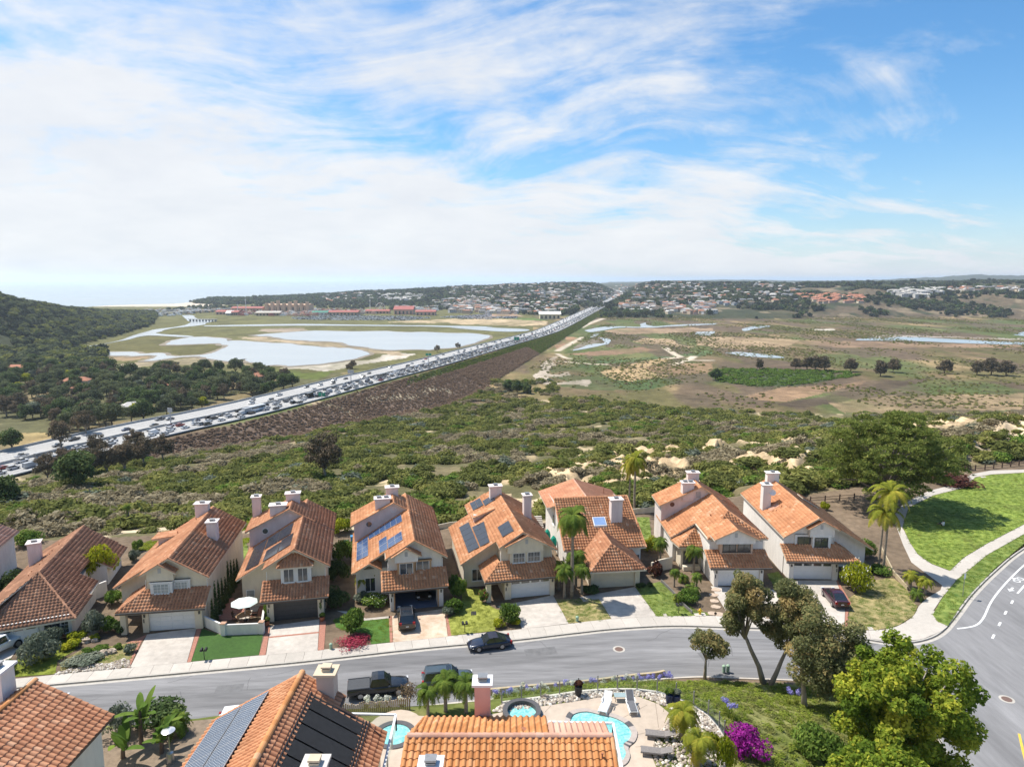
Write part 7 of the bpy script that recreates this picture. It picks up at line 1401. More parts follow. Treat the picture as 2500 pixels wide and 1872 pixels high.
for i,(px,py) in enumerate(((1770,1770),(1782,1785),(1945,1698),(1925,1705),(895,1715),(925,1712),(950,1710),(980,1706))):
    k=1 if i<4 else 0; z_=4.5 if i<2 else (2.5 if i<4 else 4.); p=G(px,py,z_); t_=thing('agapanthus',('violet lily clump left of two above the bougainvillea','violet lily clump right of two above the bougainvillea','violet lily clump at the foot of the dark olive tree','violet lily left of the dark olive tree foot','white lily clump leftmost below the pickup','white lily clump second below the pickup','white lily clump third below the pickup','white lily clump rightmost below the pickup')[i],'flowers',(p[0],p[1],gzs(p[0],p[1])),i); t_.scale=(1.3,)*3; lm_,sm_,fm=AG[k]; link(bpy.data.objects.new('leaves',lm_),t_); link(bpy.data.objects.new('stalk',sm_),t_); link(bpy.data.objects.new('flower_head',fm),t_)
# ---------------------------------------------------------------- scattered cover (stuff): geometry-node instances
PROTO=bpy.data.collections.new('plant_prototypes')
def proto(nm,me): o=bpy.data.objects.new(nm,me); return o
def scatter(name,label,P,scl,rot,idx,protos,cat='scrub'):
    col=bpy.data.collections.new(name+'_kinds')
    for i,o in enumerate(protos): o.name='%02d_%s'%(i,name); col.objects.link(o)
    me=bpy.data.meshes.new(name); me.vertices.add(len(P)); me.vertices.foreach_set('co',np.asarray(P,np.float32).ravel())
    for an,ty,dat in (('scl','FLOAT_VECTOR',np.asarray(scl,np.float32)),('rot','FLOAT_VECTOR',np.stack([np.zeros(len(P)),np.zeros(len(P)),rot],1).astype(np.float32)),('idx','INT',np.asarray(idx,np.int32))):
        at=me.attributes.new(an,ty,'POINT'); at.data.foreach_set('vector' if ty=='FLOAT_VECTOR' else 'value',dat.ravel())
    ng=bpy.data.node_groups.new(name,'GeometryNodeTree'); ng.interface.new_socket('Geometry',in_out='INPUT',socket_type='NodeSocketGeometry'); ng.interface.new_socket('Geometry',in_out='OUTPUT',socket_type='NodeSocketGeometry')
    n=ng.nodes.new; gi,go=n('NodeGroupInput'),n('NodeGroupOutput'); ip=n('GeometryNodeInstanceOnPoints'); ci=n('GeometryNodeCollectionInfo'); ci.inputs['Collection'].default_value=col; ci.inputs['Separate Children'].default_value=True; ci.inputs['Reset Children'].default_value=True
    def na_(nm,dt): q=n('GeometryNodeInputNamedAttribute'); q.data_type=dt; q.inputs['Name'].default_value=nm; return [o for o in q.outputs if o.enabled and o.name=='Attribute'][0]
    l=ng.links.new; l(gi.outputs[0],ip.inputs['Points']); l(ci.outputs[0],ip.inputs['Instance']); ip.inputs['Pick Instance'].default_value=True
    l(na_('idx','INT'),ip.inputs['Instance Index']); l(na_('scl','FLOAT_VECTOR'),ip.inputs['Scale']); er=n('FunctionNodeEulerToRotation'); l(na_('rot','FLOAT_VECTOR'),er.inputs[0]); l(er.outputs[0],ip.inputs['Rotation']); l(ip.outputs[0],go.inputs[0])
    o=link(bpy.data.objects.new(name,me)); md=o.modifiers.new('scatter','NODES'); md.node_group=ng; return tag(o,label,cat,kind='stuff')
def bush_proto(seed,lm,n=260,ls=.13,ncl=7,flat=.7):
    r=np.random.RandomState(seed); B=clumps(r,(0,0,.32),(.6,.6,.3),ncl,(.32,.52),flat,-.2); V,t=leaves(r,B,n,ls,shell=.72,up=.5); return proto('bush',lmesh('bush',V,t,LM[lm]))
r=np.random.RandomState(5)
bp_=[bush_proto(i,'scrub',420,.095,9) for i in range(5)]+[bush_proto(10+i,'scrubd',300,.085,8) for i in range(2)]+[bush_proto(20,'sage',320,.09,8),bush_proto(21,'green',380,.09,9)]
pts=[]
for n_,d0,d1,u0,u1 in ((26000,92,230,-.95,.95),(30000,200,430,-.9,.75),(15000,400,640,-.3,.75)):
    d=np.sqrt(r.uniform(d0**2,d1**2,n_)); u=r.uniform(u0,u1,n_); pts.append(np.stack([u*d,d],1))
P=np.concatenate(pts); z_,fd,fs,tt_=terrain(P[:,0],P[:,1]); den=fbm(P[:,0]/22.,P[:,1]/30.,81,3); smk=sand_mask(P[:,0],P[:,1])
u_=P[:,0]*CP/P[:,1]
wild_=(P[:,0]>45)&(P[:,1]>115+(P[:,0]-50)*.42); keep=((tt_>.006)|wild_)&(P[:,1]<700)&(fs>0)&(fd>FHW+6)&(den>np.where(tt_>=1,.47,.385))&((tt_<1)|((P[:,0]<40)&(fd<FHW+230)))&(r.rand(len(P))<np.where(smk>.3,.11,1.))
emb_=(fd<FHW+43)&(z_>PZ+.5)&(tt_>.9)&(P[:,0]>-165); keep&=~emb_
park=inpoly(P[:,0],P[:,1],g2([(2075,1250),(2120,1215),(2330,1152),(2420,1143),(2700,1130),(2700,1700),(2075,1700)])); keep&=~park
keep&=~((P[:,1]<104)&(P[:,0]>8)&(P[:,0]<60)); keep&=~((tt_<.035)&(P[:,0]<8)&(r.rand(len(P))<.75))
P=P[keep];tt2=tt_[keep]; zz=gz(P[:,0],P[:,1]); k=len(P); dist=np.hypot(P[:,0],P[:,1])
s_=np.clip(np.exp(r.normal(.50,.42,k)),.6,4.4)*np.where(dist>380,1.35,1.); scl=np.stack([s_,s_,s_*r.uniform(.6,1.05,k)],1)
dry=fbm(P[:,0]/26.,P[:,1]/20.,101,3)+np.where((P[:,0]<-20)&(P[:,1]<150),.07,0); idx=np.where(dry>.63,r.choice([5,6],k),r.choice([0,1,2,3,4],k)); idx=np.where(r.rand(k)<.05,7,idx); idx=np.where((r.rand(k)<.12)&(dry<.5),8,idx)
scatter('chaparral_scrub','dense grey-green chaparral scrub covering the slope behind the houses',np.stack([P[:,0],P[:,1],zz-.1],1),scl,r.uniform(0,6.28,k),idx,bp_)
# brown brush on the freeway embankment, shrubs on the plain
n_=48000; sF=r.uniform(120,2000,n_); off=r.uniform(FHW+3,FHW+44,n_); fx=np.array([fwy_at(a,b) for a,b in zip(sF,off)]); z_=gz(fx[:,0],fx[:,1]); ok=(z_>PZ+.5)&(z_<fz(fx[:,1])-1)&(fx[:,0]>-165)&(fx[:,1]>180); fx=fx[ok];z_=z_[ok];off=off[ok]; k=len(fx); s_=r.uniform(.7,1.3,k)*np.where(fx[:,1]>600,1.5,1.)
scatter('embankment_brush','brown dry brush on the freeway embankment',np.stack([fx[:,0],fx[:,1],z_-.1],1),np.stack([s_,s_,s_*.8],1),r.uniform(0,6.28,k),np.where(((off<FHW+10)&(fx[:,0]>-80))|(fx[:,1]>880),r.choice([2,3],k),r.choice([0,1],k)),[proto('b',lmesh('bush',*leaves(np.random.RandomState(50+i),clumps(np.random.RandomState(50+i),(0,0,.3),(.6,.6,.3),6,(.3,.5),.7,-.2),170,.14,shell=.7),tintmat('leaf_brush',[(0.,(.185,.125,.083)),(.5,(.31,.215,.148)),(1.,(.44,.325,.23))],.85,trans=.25,objrand=.4,spec=.05))) for i in range(2)]+[bush_proto(60,'scrub',170,.14,6),bush_proto(61,'green',170,.14,6)],'brush')
n_=70000; d=np.sqrt(r.uniform(500**2,1750**2,n_)); u=r.uniform(-.15,.95,n_); P=np.stack([u*d,d],1); z_,fd,fs,tt_=terrain(P[:,0],P[:,1]); cl=fbm(P[:,0]/60.,P[:,1]/130.,111,4); gp=inpoly(P[:,0],P[:,1],g2(y6([(70,760),(200,720),(500,720),(700,730),(1000,730),(1120,762),(900,795),(700,825),(400,838),(150,805)]),PZ))
bare=np.zeros(len(P),bool)
for poly,c in cover:
    if c[0]>.38: bare|=inpoly(P[:,0],P[:,1],poly)
keep=(z_<PZ+4)&(fs>0)&(fd>FHW+45)&((cl+r.uniform(-.12,.12,len(P))>.56)|gp)&(~bare)&(tt_>=.97); P=P[keep]; gp=gp[keep]; k=len(P); s_=r.uniform(.9,2.2,k)*np.where(gp,1.9,1.)
scatter('plain_shrubs','scattered low shrubs on the marsh plain',np.stack([P[:,0],P[:,1],gz(P[:,0],P[:,1])-.1],1),np.stack([s_,s_,s_*.7],1),r.uniform(0,6.28,k),np.where(gp,3,r.choice([0,1,2],k)),[bush_proto(70,'scrub',120,.17,6),bush_proto(71,'scrub',120,.17,6),bush_proto(72,'scrubd',120,.17,6),bush_proto(73,'green',130,.17,6)],'shrubs')
# ground cover on the bank: leafy tufts
n_=9000; X_=r.uniform(-40,34,n_); Y_=r.uniform(30,62,n_); dT=inpoly(X_,Y_,TERR); rd=inpoly(X_,Y_,ROADPOLY); ok=(~dT)&(~rd)&(X_>4)&(Y_<58); X_,Y_=X_[ok],Y_[ok]; zb=gz(X_,Y_); ok=zb>.15; X_,Y_,zb=X_[ok],Y_[ok],zb[ok]; k=len(X_); s_=r.uniform(.35,.7,k)
scatter('ground_cover','olive green ground cover carpeting the bank above the street',np.stack([X_,Y_,zb-.06],1),np.stack([s_,s_,s_*.45],1),r.uniform(0,6.28,k),r.choice([0,1,2],k),[bush_proto(80,'agave',120,.10,6),bush_proto(81,'agave',120,.10,6),bush_proto(82,'scrub',120,.10,6)],'ground cover')
# succulent mat behind the yards
n_=2500; X_=np.concatenate([r.uniform(-52,-38,n_),r.uniform(-6,2,n_//3)]); Y_=np.concatenate([r.uniform(90,108,n_),r.uniform(100,106,n_//3)]); ok=fbm(X_/4.,Y_/4.,131,3)>.42; X_,Y_=X_[ok],Y_[ok]; k=len(X_); s_=r.uniform(.4,.8,k); scatter('ice_plant','yellow-green ice plant mat behind the left houses',np.stack([X_,Y_,gz(X_,Y_)-.05],1),np.stack([s_,s_,s_*.35],1),r.uniform(0,6.28,k),r.choice([0,1],k),[bush_proto(83,'agave',100,.11,6),bush_proto(84,'lime',80,.09,5)],'ground cover')

# grass tufts on the lawns
def tuft(seed,lm):
    q=np.random.RandomState(seed); V,t=leaves(q,[(0,0,.25,.5,.5,.3)],46,.05,shell=.2,up=.1,asp=2.); return proto('t',lmesh('tuft',V,t,LM[lm]))
LM['grassA']=leafm('blade_green',(.07,.13,.02),(.12,.20,.028),(.21,.27,.045),.35); LM['grassB']=leafm('blade_lime',(.17,.20,.03),(.25,.27,.042),(.36,.35,.06),.35); LM['grassC']=leafm('blade_dry',(.13,.15,.04),(.24,.22,.075),(.40,.32,.15),.3)
PP=[];SS=[];II=[]
for poly,z,mn in LAWNS:
    if mn=='lawn_turf': continue
    xs=[q[0] for q in poly];ys=[q[1] for q in poly]; ar=(max(xs)-min(xs))*(max(ys)-min(ys)); n_=int(min(ar*7,16000)); X_=r.uniform(min(xs)-.2,max(xs)+.2,n_);Y_=r.uniform(min(ys)-.2,max(ys)+.2,n_); ok=inpoly(X_,Y_,poly)|((r.rand(n_)<.35)&(dline(X_,Y_,poly,True)<.12)); X_,Y_=X_[ok],Y_[ok]; dr=fbm(X_/2.6,Y_/2.6,171,3); g_={'lawn_dry':1,'lawn_lime':2,'lawn_lush':2}.get(mn,0)
    PP.append(np.stack([X_,Y_,np.full(len(X_),z-.02)],1)); II.append(np.where(dr>(.50 if g_==1 else .72),2,np.where(g_==2,1,np.where(dr<.40,0,np.where(r.rand(len(X_))<.25,1,0)))))
PP=np.concatenate(PP);II=np.concatenate(II); k=len(PP); s_=r.uniform(.35,.75,k); scatter('lawn_grass','short uneven grass blades of the lawns',PP,np.stack([s_,s_,s_*r.uniform(.14,.26,k)],1),r.uniform(0,6.28,k),II,[tuft(1,'grassA'),tuft(2,'grassB'),tuft(3,'grassC')],'grass')
# ---------------------------------------------------------------- vehicles
def paint(n,c,rough=.22,metal=.15): return mat('paint_'+n,c,rough,.05,2.,spec=.6,coat=.6,metal=metal)
tyre=mat('tyre',(.02,.02,.02),.85,.2,9.); rimm=mat('rim',(.42,.42,.43),.3,.1,4.,metal=.8); cglass=mat('car_glass',(.02,.026,.03),.04,.2,1.,spec=1.); tail=mat('tail_lamp',(.30,.015,.015),.25,.1,3.); headl=mat('head_lamp',(.62,.64,.66),.15,.1,3.,spec=.9); plate=mat('number_plate',(.62,.62,.60),.6,.1,20.); trimk=mat('black_trim',(.018,.018,.018),.6,.1,4.)
def loft(st,m=0,n=None):
    b=MB(); k=None; vs=[]
    for x,hw,zb,zt,rd in st:
        half=[(hw*.90,zb),(hw*.99,zb+.12),(hw,zb+(zt-zb)*.5),(hw*.985,zt-rd*1.1),(hw*.90,zt-rd*.25),(hw*.70,zt),(0,zt+.015)]
        ring=[(x,-y,z) for y,z in half]+[(x,y,z) for y,z in half[:-1][::-1]]; k=len(ring); vs+=ring
    fs=[]
    for i in range(len(st)-1):
        for j in range(k): fs.append((i*k+j,i*k+(j+1)%k,(i+1)*k+(j+1)%k,(i+1)*k+j))
    fs+=[tuple(range(k)),tuple(range(len(st)*k-1,(len(st)-1)*k-1,-1))]
    b.add(vs,fs,m); return b
def quad(b,p,ins,off,m=0):
    P=[Vector(q) for q in p]; c=sum(P,Vector())/4; n=(P[1]-P[0]).cross(P[3]-P[0]).normalized()
    if n.dot(c-Vector((0,0,.9)))<0: n=-n
    Q=[c+(q-c)*(1-ins) + n*off for q in P]; b.add(Q+[q-n*.03 for q in Q],[(0,1,2,3),(7,6,5,4),(0,4,5,1),(1,5,6,2),(2,6,7,3),(3,7,4,0)],m)
def car(name,label,cat,loc,rz,body,S,pm,roofm=None,group=None):
    """S: belt height, roof height, cabin xs (base front, roof front, roof rear, base rear), half widths, wheels"""
    t=thing(name,label,cat,loc,rz,group); W=S['w']
    bd=loft(body).build('body',pm,t,smooth=True); md=bd.modifiers.new('es','EDGE_SPLIT'); md.split_angle=R(50)
    zb,zr=S['zb'],S['zr']; a,b_,c,d=S['cab']; hb,ht=W*.90,W*.74
    A=[(a,-hb,zb),(a,hb,zb),(d,hb,zb),(d,-hb,zb)]; T=[(b_,-ht,zr),(b_,ht,zr),(c,ht,zr),(c,-ht,zr)]; mid=[((b_+c)/2,-ht,zr+.035),((b_+c)/2,ht,zr+.035)]
    q=MB(); q.add(A+T,[(0,1,5,4),(1,2,6,5),(2,3,7,6),(3,0,4,7)]); q.build('cabin_frame',pm,t)
    q=MB(); q.add([(b_+.02,-ht*.98,zr-.01),(b_+.02,ht*.98,zr-.01),((b_+c)/2,ht,zr+.03),(c-.02,ht*.98,zr-.01),(c-.02,-ht*.98,zr-.01),((b_+c)/2,-ht,zr+.03),((b_+c)/2,0,zr+.06),(b_+.02,0,zr+.015),(c-.02,0,zr+.015)],[(0,7,6,5),(7,1,2,6),(6,2,3,8),(5,6,8,4)]); q.build('roof',roofm or pm,t)
    q=MB(); quad(q,[A[0],A[1],T[1],T[0]],.09,.012); q.build('windscreen',cglass,t)
    if not S.get('norear'): q=MB(); quad(q,[A[2],A[3],T[3],T[2]],.12,.012); q.build('rear_window',cglass,t)
    ns=S.get('ns',2)
    for sgn in (-1,1):
        i0,i1=(0,3) if sgn<0 else (1,2)
        for k in range(ns):
            u0,u1=k/ns,(k+1)/ns; lo=lambda u:Vector(A[i0]).lerp(Vector(A[i1]),.04+.92*u); hi=lambda u:Vector(T[i0]).lerp(Vector(T[i1]),.03+.94*u)
            P=[lo(u0),lo(u1),hi(u1),hi(u0)]; cc=sum(P,Vector())/4; q=MB(); Q=[cc+(v-cc)*.86+Vector((0,sgn*.012,.004)) for v in P]; q.add(Q+[v-Vector((0,sgn*.03,0)) for v in Q],[(0,1,2,3),(0,4,5,1),(1,5,6,2),(2,6,7,3),(3,7,4,0)]); q.build('side_window',cglass,t)
    wr=S['r']
    for wx in S['wx']:
        for sgn in (-1,1):
            o=MB().lathe([(wr*.62,-.11),(wr*.95,-.11),(wr,-.07),(wr,.07),(wr*.95,.11),(wr*.62,.11)],16).build('wheel',tyre,t,smooth=True); o.location=(wx,sgn*(W-.10),wr); o.rotation_euler=(R(90),0,0)
            b=MB(); b.lathe([(wr*.60,-.115),(wr*.60,.115)],14); b.build('rim',rimm,o)
    x0=body[0][0];x1=body[-1][0]
    for sgn in (-1,1):
        q=MB(); zc=S.get('zh',.68); yy=sgn*W*.72; q.box(x1-.22,x1-.02+S.get('hx',.0),min(yy-.16,yy+.16),max(yy-.16,yy+.16),zc-.07,zc+.09); q.build('headlight',headl,t)
        zc=S.get('zt',.85); yy=sgn*W*.78; q=MB(); q.box(x0-.012,x0+.14,min(yy-.13,yy+.13),max(yy-.13,yy+.13),zc-.13,zc+.13); q.build('taillight',tail,t)
        q=MB(); q.box(a-.55 if False else a-.28,a-.10,sgn*W*1.0 if sgn>0 else -W*1.0-.16,W+.16 if sgn>0 else -W,zb-.02,zb+.13); q.build('mirror',pm,t)
    q=MB(); q.box(x0-.02,x0+.02,-.16,.16,.62,.73); q.build('number_plate',plate,t)
    q=MB(); q.box(x0-.03,x0+.05,-W*.86,W*.86,.30,.44); q.build('rear_bumper',trimk,t); q=MB(); q.box(x1-.05,x1+.02,-W*.78,W*.78,.28,.44); q.build('front_bumper',trimk,t)
    return t
SUVb=[(-2.25,.80,.42,.95,.1),(-2.15,.88,.30,1.06,.1),(-1.2,.91,.25,1.06,.1),(0,.92,.25,1.04,.1),(.8,.91,.25,1.03,.1),(1.5,.90,.25,.98,.12),(2.05,.86,.28,.88,.14),(2.25,.74,.36,.70,.14)]
SUVs=dict(w=.91,zb=1.0,zr=1.66,cab=(1.0,.35,-1.75,-2.12),wx=(-1.38,1.38),r=.35,ns=3,zt=.98,zh=.78)
COUPb=[(-2.2,.66,.42,.66,.14),(-2.1,.80,.30,.78,.14),(-1.5,.92,.22,.86,.16),(-.6,.90,.2,.84,.12),(.4,.89,.2,.82,.12),(1.2,.88,.2,.76,.16),(1.8,.82,.22,.66,.18),(2.1,.70,.26,.56,.18),(2.22,.52,.34,.46,.1)]
COUPs=dict(w=.90,zb=.80,zr=1.27,cab=(.75,.1,-.75,-1.75),wx=(-1.15,1.25),r=.33,ns=2,zt=.66,zh=.60,hx=-.12)
PICKb=[(-2.75,.90,.45,1.02,.06),(-2.7,.92,.40,1.05,.06),(-.5,.93,.38,1.06,.06),(.4,.93,.35,1.06,.08),(1.2,.92,.35,1.06,.1),(2.0,.90,.35,1.0,.12),(2.55,.84,.38,.92,.14),(2.7,.74,.45,.78,.14)]
PICKs=dict(w=.92,zb=1.05,zr=1.72,cab=(1.15,.5,-.55,-.75),wx=(-1.6,1.75),r=.38,ns=2,zt=.85,zh=.80)
WAGb=[(-2.35,.86,.42,1.0,.08),(-2.28,.90,.32,1.06,.08),(-1.,.92,.28,1.06,.08),(.5,.92,.28,1.05,.08),(1.1,.91,.28,1.05,.1),(1.9,.88,.30,.98,.12),(2.25,.82,.34,.90,.12),(2.35,.72,.42,.74,.1)]
WAGs=dict(w=.91,zb=1.04,zr=1.72,cab=(1.05,.4,-2.0,-2.2),wx=(-1.4,1.42),r=.37,ns=3,zt=.95,zh=.78)
HATb=[(-2.2,.74,.42,1.02,.1),(-2.1,.82,.28,1.06,.1),(-1.2,.86,.24,.98,.1),(0,.87,.22,.95,.1),(.9,.86,.22,.93,.12),(1.5,.83,.23,.86,.14),(2.0,.76,.26,.74,.14),(2.2,.60,.34,.56,.12)]
HATs=dict(w=.86,zb=.93,zr=1.48,cab=(1.25,.25,-.9,-2.05),wx=(-1.35,1.35),r=.32,ns=2,zt=.85,zh=.70)
def hd(a,b,z=0): p,q=G(*a,z),G(*b,z); return math.atan2(q[1]-p[1],q[0]-p[0])
pblack=paint('black',(.012,.013,.015)); pnavy=paint('navy',(.012,.018,.040)); pgreen=paint('slate',(.055,.075,.085),.3); pwine=paint('wine',(.055,.018,.028)); pwhite=paint('white',(.70,.70,.70),.3,0)
p=G(992,1519); t=car('parked_suv','black compact suv parked nose-in before the open garage','car',(p[0],p[1],.015),R(102),SUVb,SUVs,pblack,roofm=paint('roofglass',(.02,.028,.04),.08))
for s_ in (-1,1): q=MB(); q.tube([(.3,s_*.64,1.72),(-1.6,s_*.64,1.72)],.03,5); q.build('roof_rail',rimm,t)
p=G(1195,1578,RZ); t=car('parked_convertible','dark blue soft-top sports car parked at the far kerb','car',(p[0],p[1],RZ),hd((1240,1575),(1145,1586),RZ)+.02,COUPb,COUPs,pnavy,roofm=mat('soft_top',(.022,.026,.045),.85,.1,9.))
q=MB(); q.box(-.35,.45,-.5,.5,.55,.95); q.build('seats',mat('leather_tan',(.35,.24,.14)),t)
p=G(925,1690,RZ); t=car('pickup_truck','black pickup with flat bed cover parked at the near kerb','pickup',(p[0],p[1],RZ),R(11),PICKb,PICKs,pblack); q=MB(); q.box(-2.7,-.8,-.80,.80,1.06,1.10); q.build('bed_cover',mat('tonneau',(.055,.057,.062),.6,.15,4.),t); q=MB(); q.box(-2.72,-.78,-.9,-.81,1.03,1.13); q.build('bed_rail',pblack,t); q=MB(); q.box(-2.72,-.78,.81,.9,1.03,1.13); q.build('bed_rail',pblack,t)
p=G(1093,1672,RZ); t=car('parked_wagon','dark slate boxy suv parked at the near kerb ahead of the pickup','car',(p[0],p[1],RZ),R(9),WAGb,WAGs,pgreen); q=MB(); q.box(-.1,.75-.45,-.42,.42,1.765,1.79); q.build('sunroof',cglass,t)
for s_ in (-1,1): q=MB(); q.tube([(.2,s_*.62,1.79),(-1.9,s_*.62,1.79)],.025,5); q.build('roof_rail',trimk,t)
p=G(2037,1468); car('parked_hatchback','dark wine red hatchback parked on the right end driveway','car',(p[0],p[1],.015),hd((2058,1492),(2016,1444)),HATb,HATs,pwine)
p=G(0,1592); t=car('off_road_car','white off-road car with black spare wheel cut by the left edge','car',(p[0],p[1],.015),R(68),[(-1.9,.78,.5,1.1,.05),(-1.85,.8,.45,1.12,.05),(0,.8,.42,1.12,.05),(.6,.8,.42,1.12,.05),(1.7,.72,.45,1.08,.06),(1.9,.66,.5,1.0,.06)],dict(w=.82,zb=1.1,zr=1.8,cab=(.65,.45,-1.75,-1.85),wx=(-1.25,1.3),r=.42,ns=2,zt=.95,zh=.9),pwhite)
o=MB().lathe([(.2,-.1),(.38,-.1),(.4,0),(.38,.1),(.2,.1)],14).build('spare_wheel',tyre,t); o.location=(-2.0,0,1.05); o.rotation_euler=(0,R(90),0)
for x in (-.7,): 
    for s_ in (-1,1): pass
a_=R(12.1); lx,ly=.9,3.5; car('garaged_car','dark car standing inside the open garage','car',(-10.8+lx*math.cos(a_)-ly*math.sin(a_),73.05+lx*math.sin(a_)+ly*math.cos(a_),.04),R(12.1-90),COUPb,COUPs,pblack)
p=G(120,1712,RZ); car('parked_suv','black suv at the near kerb mostly hidden by the lower left roof','car',(p[0]-.2,p[1]-1.0,RZ),R(6),SUVb,SUVs,pblack)
p=G(600,1775,RZ); car('parked_suv','white car at the near kerb hidden behind the dotted solar panels','car',(p[0],p[1],RZ),R(8),SUVb,SUVs,pwhite)
# freeway traffic: small one-mesh cars
def small(kind,pm):
    b=MB()
    def ring(x,w,z0,z1): return [(x,-w,z0),(x,w,z0),(x,w,z1),(x,-w,z1)]
    def lf(rs,m):
        for i in range(len(rs)-1):
            A,B=rs[i],rs[i+1]; b.add(A+B,[(j,(j+1)%4,4+(j+1)%4,4+j) for j in range(4)],m)
        b.poly(rs[0],m); b.poly(rs[-1],m)
    if kind=='sedan': lf([ring(-2.25,.82,.3,.85),ring(-1.5,.88,.25,.95),ring(.9,.88,.25,.92),ring(2.0,.84,.25,.78),ring(2.25,.72,.3,.65)],0); cab=[ring(-1.75,.80,.93,.95),ring(-1.0,.68,.93,1.40),ring(.2,.68,.93,1.42),ring(1.0,.80,.9,.93)]
    elif kind=='suv': lf([ring(-2.25,.86,.35,1.0),ring(-1.5,.92,.3,1.08),ring(1.0,.92,.3,1.05),ring(2.1,.88,.3,.95),ring(2.3,.76,.35,.8)],0); cab=[ring(-2.15,.82,1.05,1.1),ring(-1.8,.72,1.05,1.68),ring(.3,.72,1.05,1.70),ring(1.1,.82,1.02,1.06)]
    elif kind=='pickup': lf([ring(-2.75,.9,.4,1.0),ring(-.7,.92,.4,1.02),ring(1.2,.92,.4,1.05),ring(2.5,.88,.4,.98),ring(2.7,.8,.45,.8)],0); cab=[ring(-.75,.84,1.02,1.05),ring(-.6,.74,1.02,1.75),ring(.6,.74,1.02,1.76),ring(1.2,.84,1.02,1.06)]; b.box(-2.65,-.85,-.75,.75,1.0,1.025,3)
    elif kind=='van': lf([ring(-2.6,.95,.35,1.2),ring(1.6,.95,.35,1.2),ring(2.5,.88,.35,1.05)],0); lf([ring(-2.58,.92,1.2,1.22),ring(-2.5,.86,1.2,2.2),ring(.9,.86,1.2,2.2),ring(1.8,.9,1.18,1.22)],0); cab=None; b.poly([(1.02,-.78,2.1),(1.02,.78,2.1),(1.75,.82,1.3),(1.75,-.82,1.3)],1)
    if cab:
        lf(cab,1); n=cab[1];m_=cab[2]; b.add([(n[3][0],-.69,n[3][2]+.012),(n[2][0],.69,n[2][2]+.012),(m_[2][0],.69,m_[2][2]+.012),(m_[3][0],-.69,m_[3][2]+.012)],[(0,1,2,3)],0)
    for wx in ((-1.4,1.4) if kind!='pickup' else (-1.65,1.7)):
        for s_ in (-1,1):
            y0,y1=sorted((s_*.93,s_*.72)); b.add([(wx+.34*math.cos(2*math.pi*j/8),yy,.34+.34*math.sin(2*math.pi*j/8)) for yy in (y0,y1) for j in range(8)],[(j,(j+1)%8,8+(j+1)%8,8+j) for j in range(8)]+[tuple(range(8)),tuple(range(15,7,-1))],2)
    return b.mesh(kind,[pm,cglass,tyre,trimk])
FC={'white':(.70,.70,.70),'silver':(.42,.43,.45),'grey':(.14,.145,.15),'black':(.02,.02,.022),'dark blue':(.03,.045,.10),'red':(.30,.02,.02)}
SM={}
r=random.Random(12); cnt=0; far_tr=MB()
CARS=[]
lanes_n=(4.0,7.6,11.2,14.6,17.6); lanes_f=(-4.2,-8.,-11.8,-15.6)
cars=[]
for li,off in enumerate(lanes_n):
    s_=60.+r.uniform(0,10)
    while s_<2900:
        x,y,a=fwy_at(s_,off+r.uniform(-.3,.3))
        gap=(r.uniform(7.2,15) if y<1000 else r.uniform(14,34)) if not (li==4 and y<420) else r.uniform(18,40)
        if y>205: cars.append((y,x,a,1,off))
        s_+=gap
for off in lanes_f:
    s_=60.+r.uniform(0,60)
    while s_<2900:
        x,y,a=fwy_at(s_,off); 
        if y>205: cars.append((y,x,a+math.pi,-1,off))
        s_+=r.uniform(28,95)
cars.sort()
cars=[c for c in cars if pxof(c[1],c[0],float(fz(c[0])))[0]>-60]
for i,(y,x,a,sd,off) in enumerate(cars):
    cn=r.choices(list(FC),[.30,.19,.2,.2,.07,.04])[0]; kd=r.choices(['sedan','suv','pickup','van'],[.45,.36,.12,.07])[0]
    if (cn,kd) not in SM: SM[(cn,kd)]=small(kd,paint('fwy_'+cn.replace(' ','_'),FC[cn],.3,.1))
    me=SM[(cn,kd)]
    if i<285:
        o=link(bpy.data.objects.new('freeway_'+('car' if kd=='sedan' else kd),me)); o.location=(x,y,float(fz(y))+.06); o.rotation_euler=(0,0,a)
        tag(o,'%s %s in the %s, %s'%(cn,kd,('%s crowded lane from the barrier'%('first','second','third','fourth','fifth')[min(range(5),key=lambda q:abs(lanes_n[q]-off))]) if sd>0 else '%s open lane beyond the barrier'%('first','second','third','fourth')[lanes_f.index(off)],next(w_ for q,w_ in ((330,'at the far left'),(430,'near the left sign'),(540,'left of the coach'),(700,'right of the coach'),(9e9,'where the lagoon begins')) if y<q)),'car' if kd in('sedan','suv') else kd,'freeway traffic')
    else:
        c_,s_=math.cos(a),math.sin(a); b0=len(far_tr.v); far_tr.v+=[(x+v.co.x*c_-v.co.y*s_,y+v.co.x*s_+v.co.y*c_,float(fz(y))+.06+v.co.z) for v in me.vertices]
        for p_ in me.polygons: far_tr.f.append(tuple(b0+k for k in p_.vertices)); far_tr.m.append(list(FC).index(cn) if p_.material_index==0 else 6); far_tr.t.append(0)
if far_tr.f: tag(far_tr.build('distant_traffic',[MATS['paint_fwy_'+c.replace(' ','_')] for c in FC]+[cglass]),'tiny cars of the distant freeway traffic','traffic',kind='stuff')
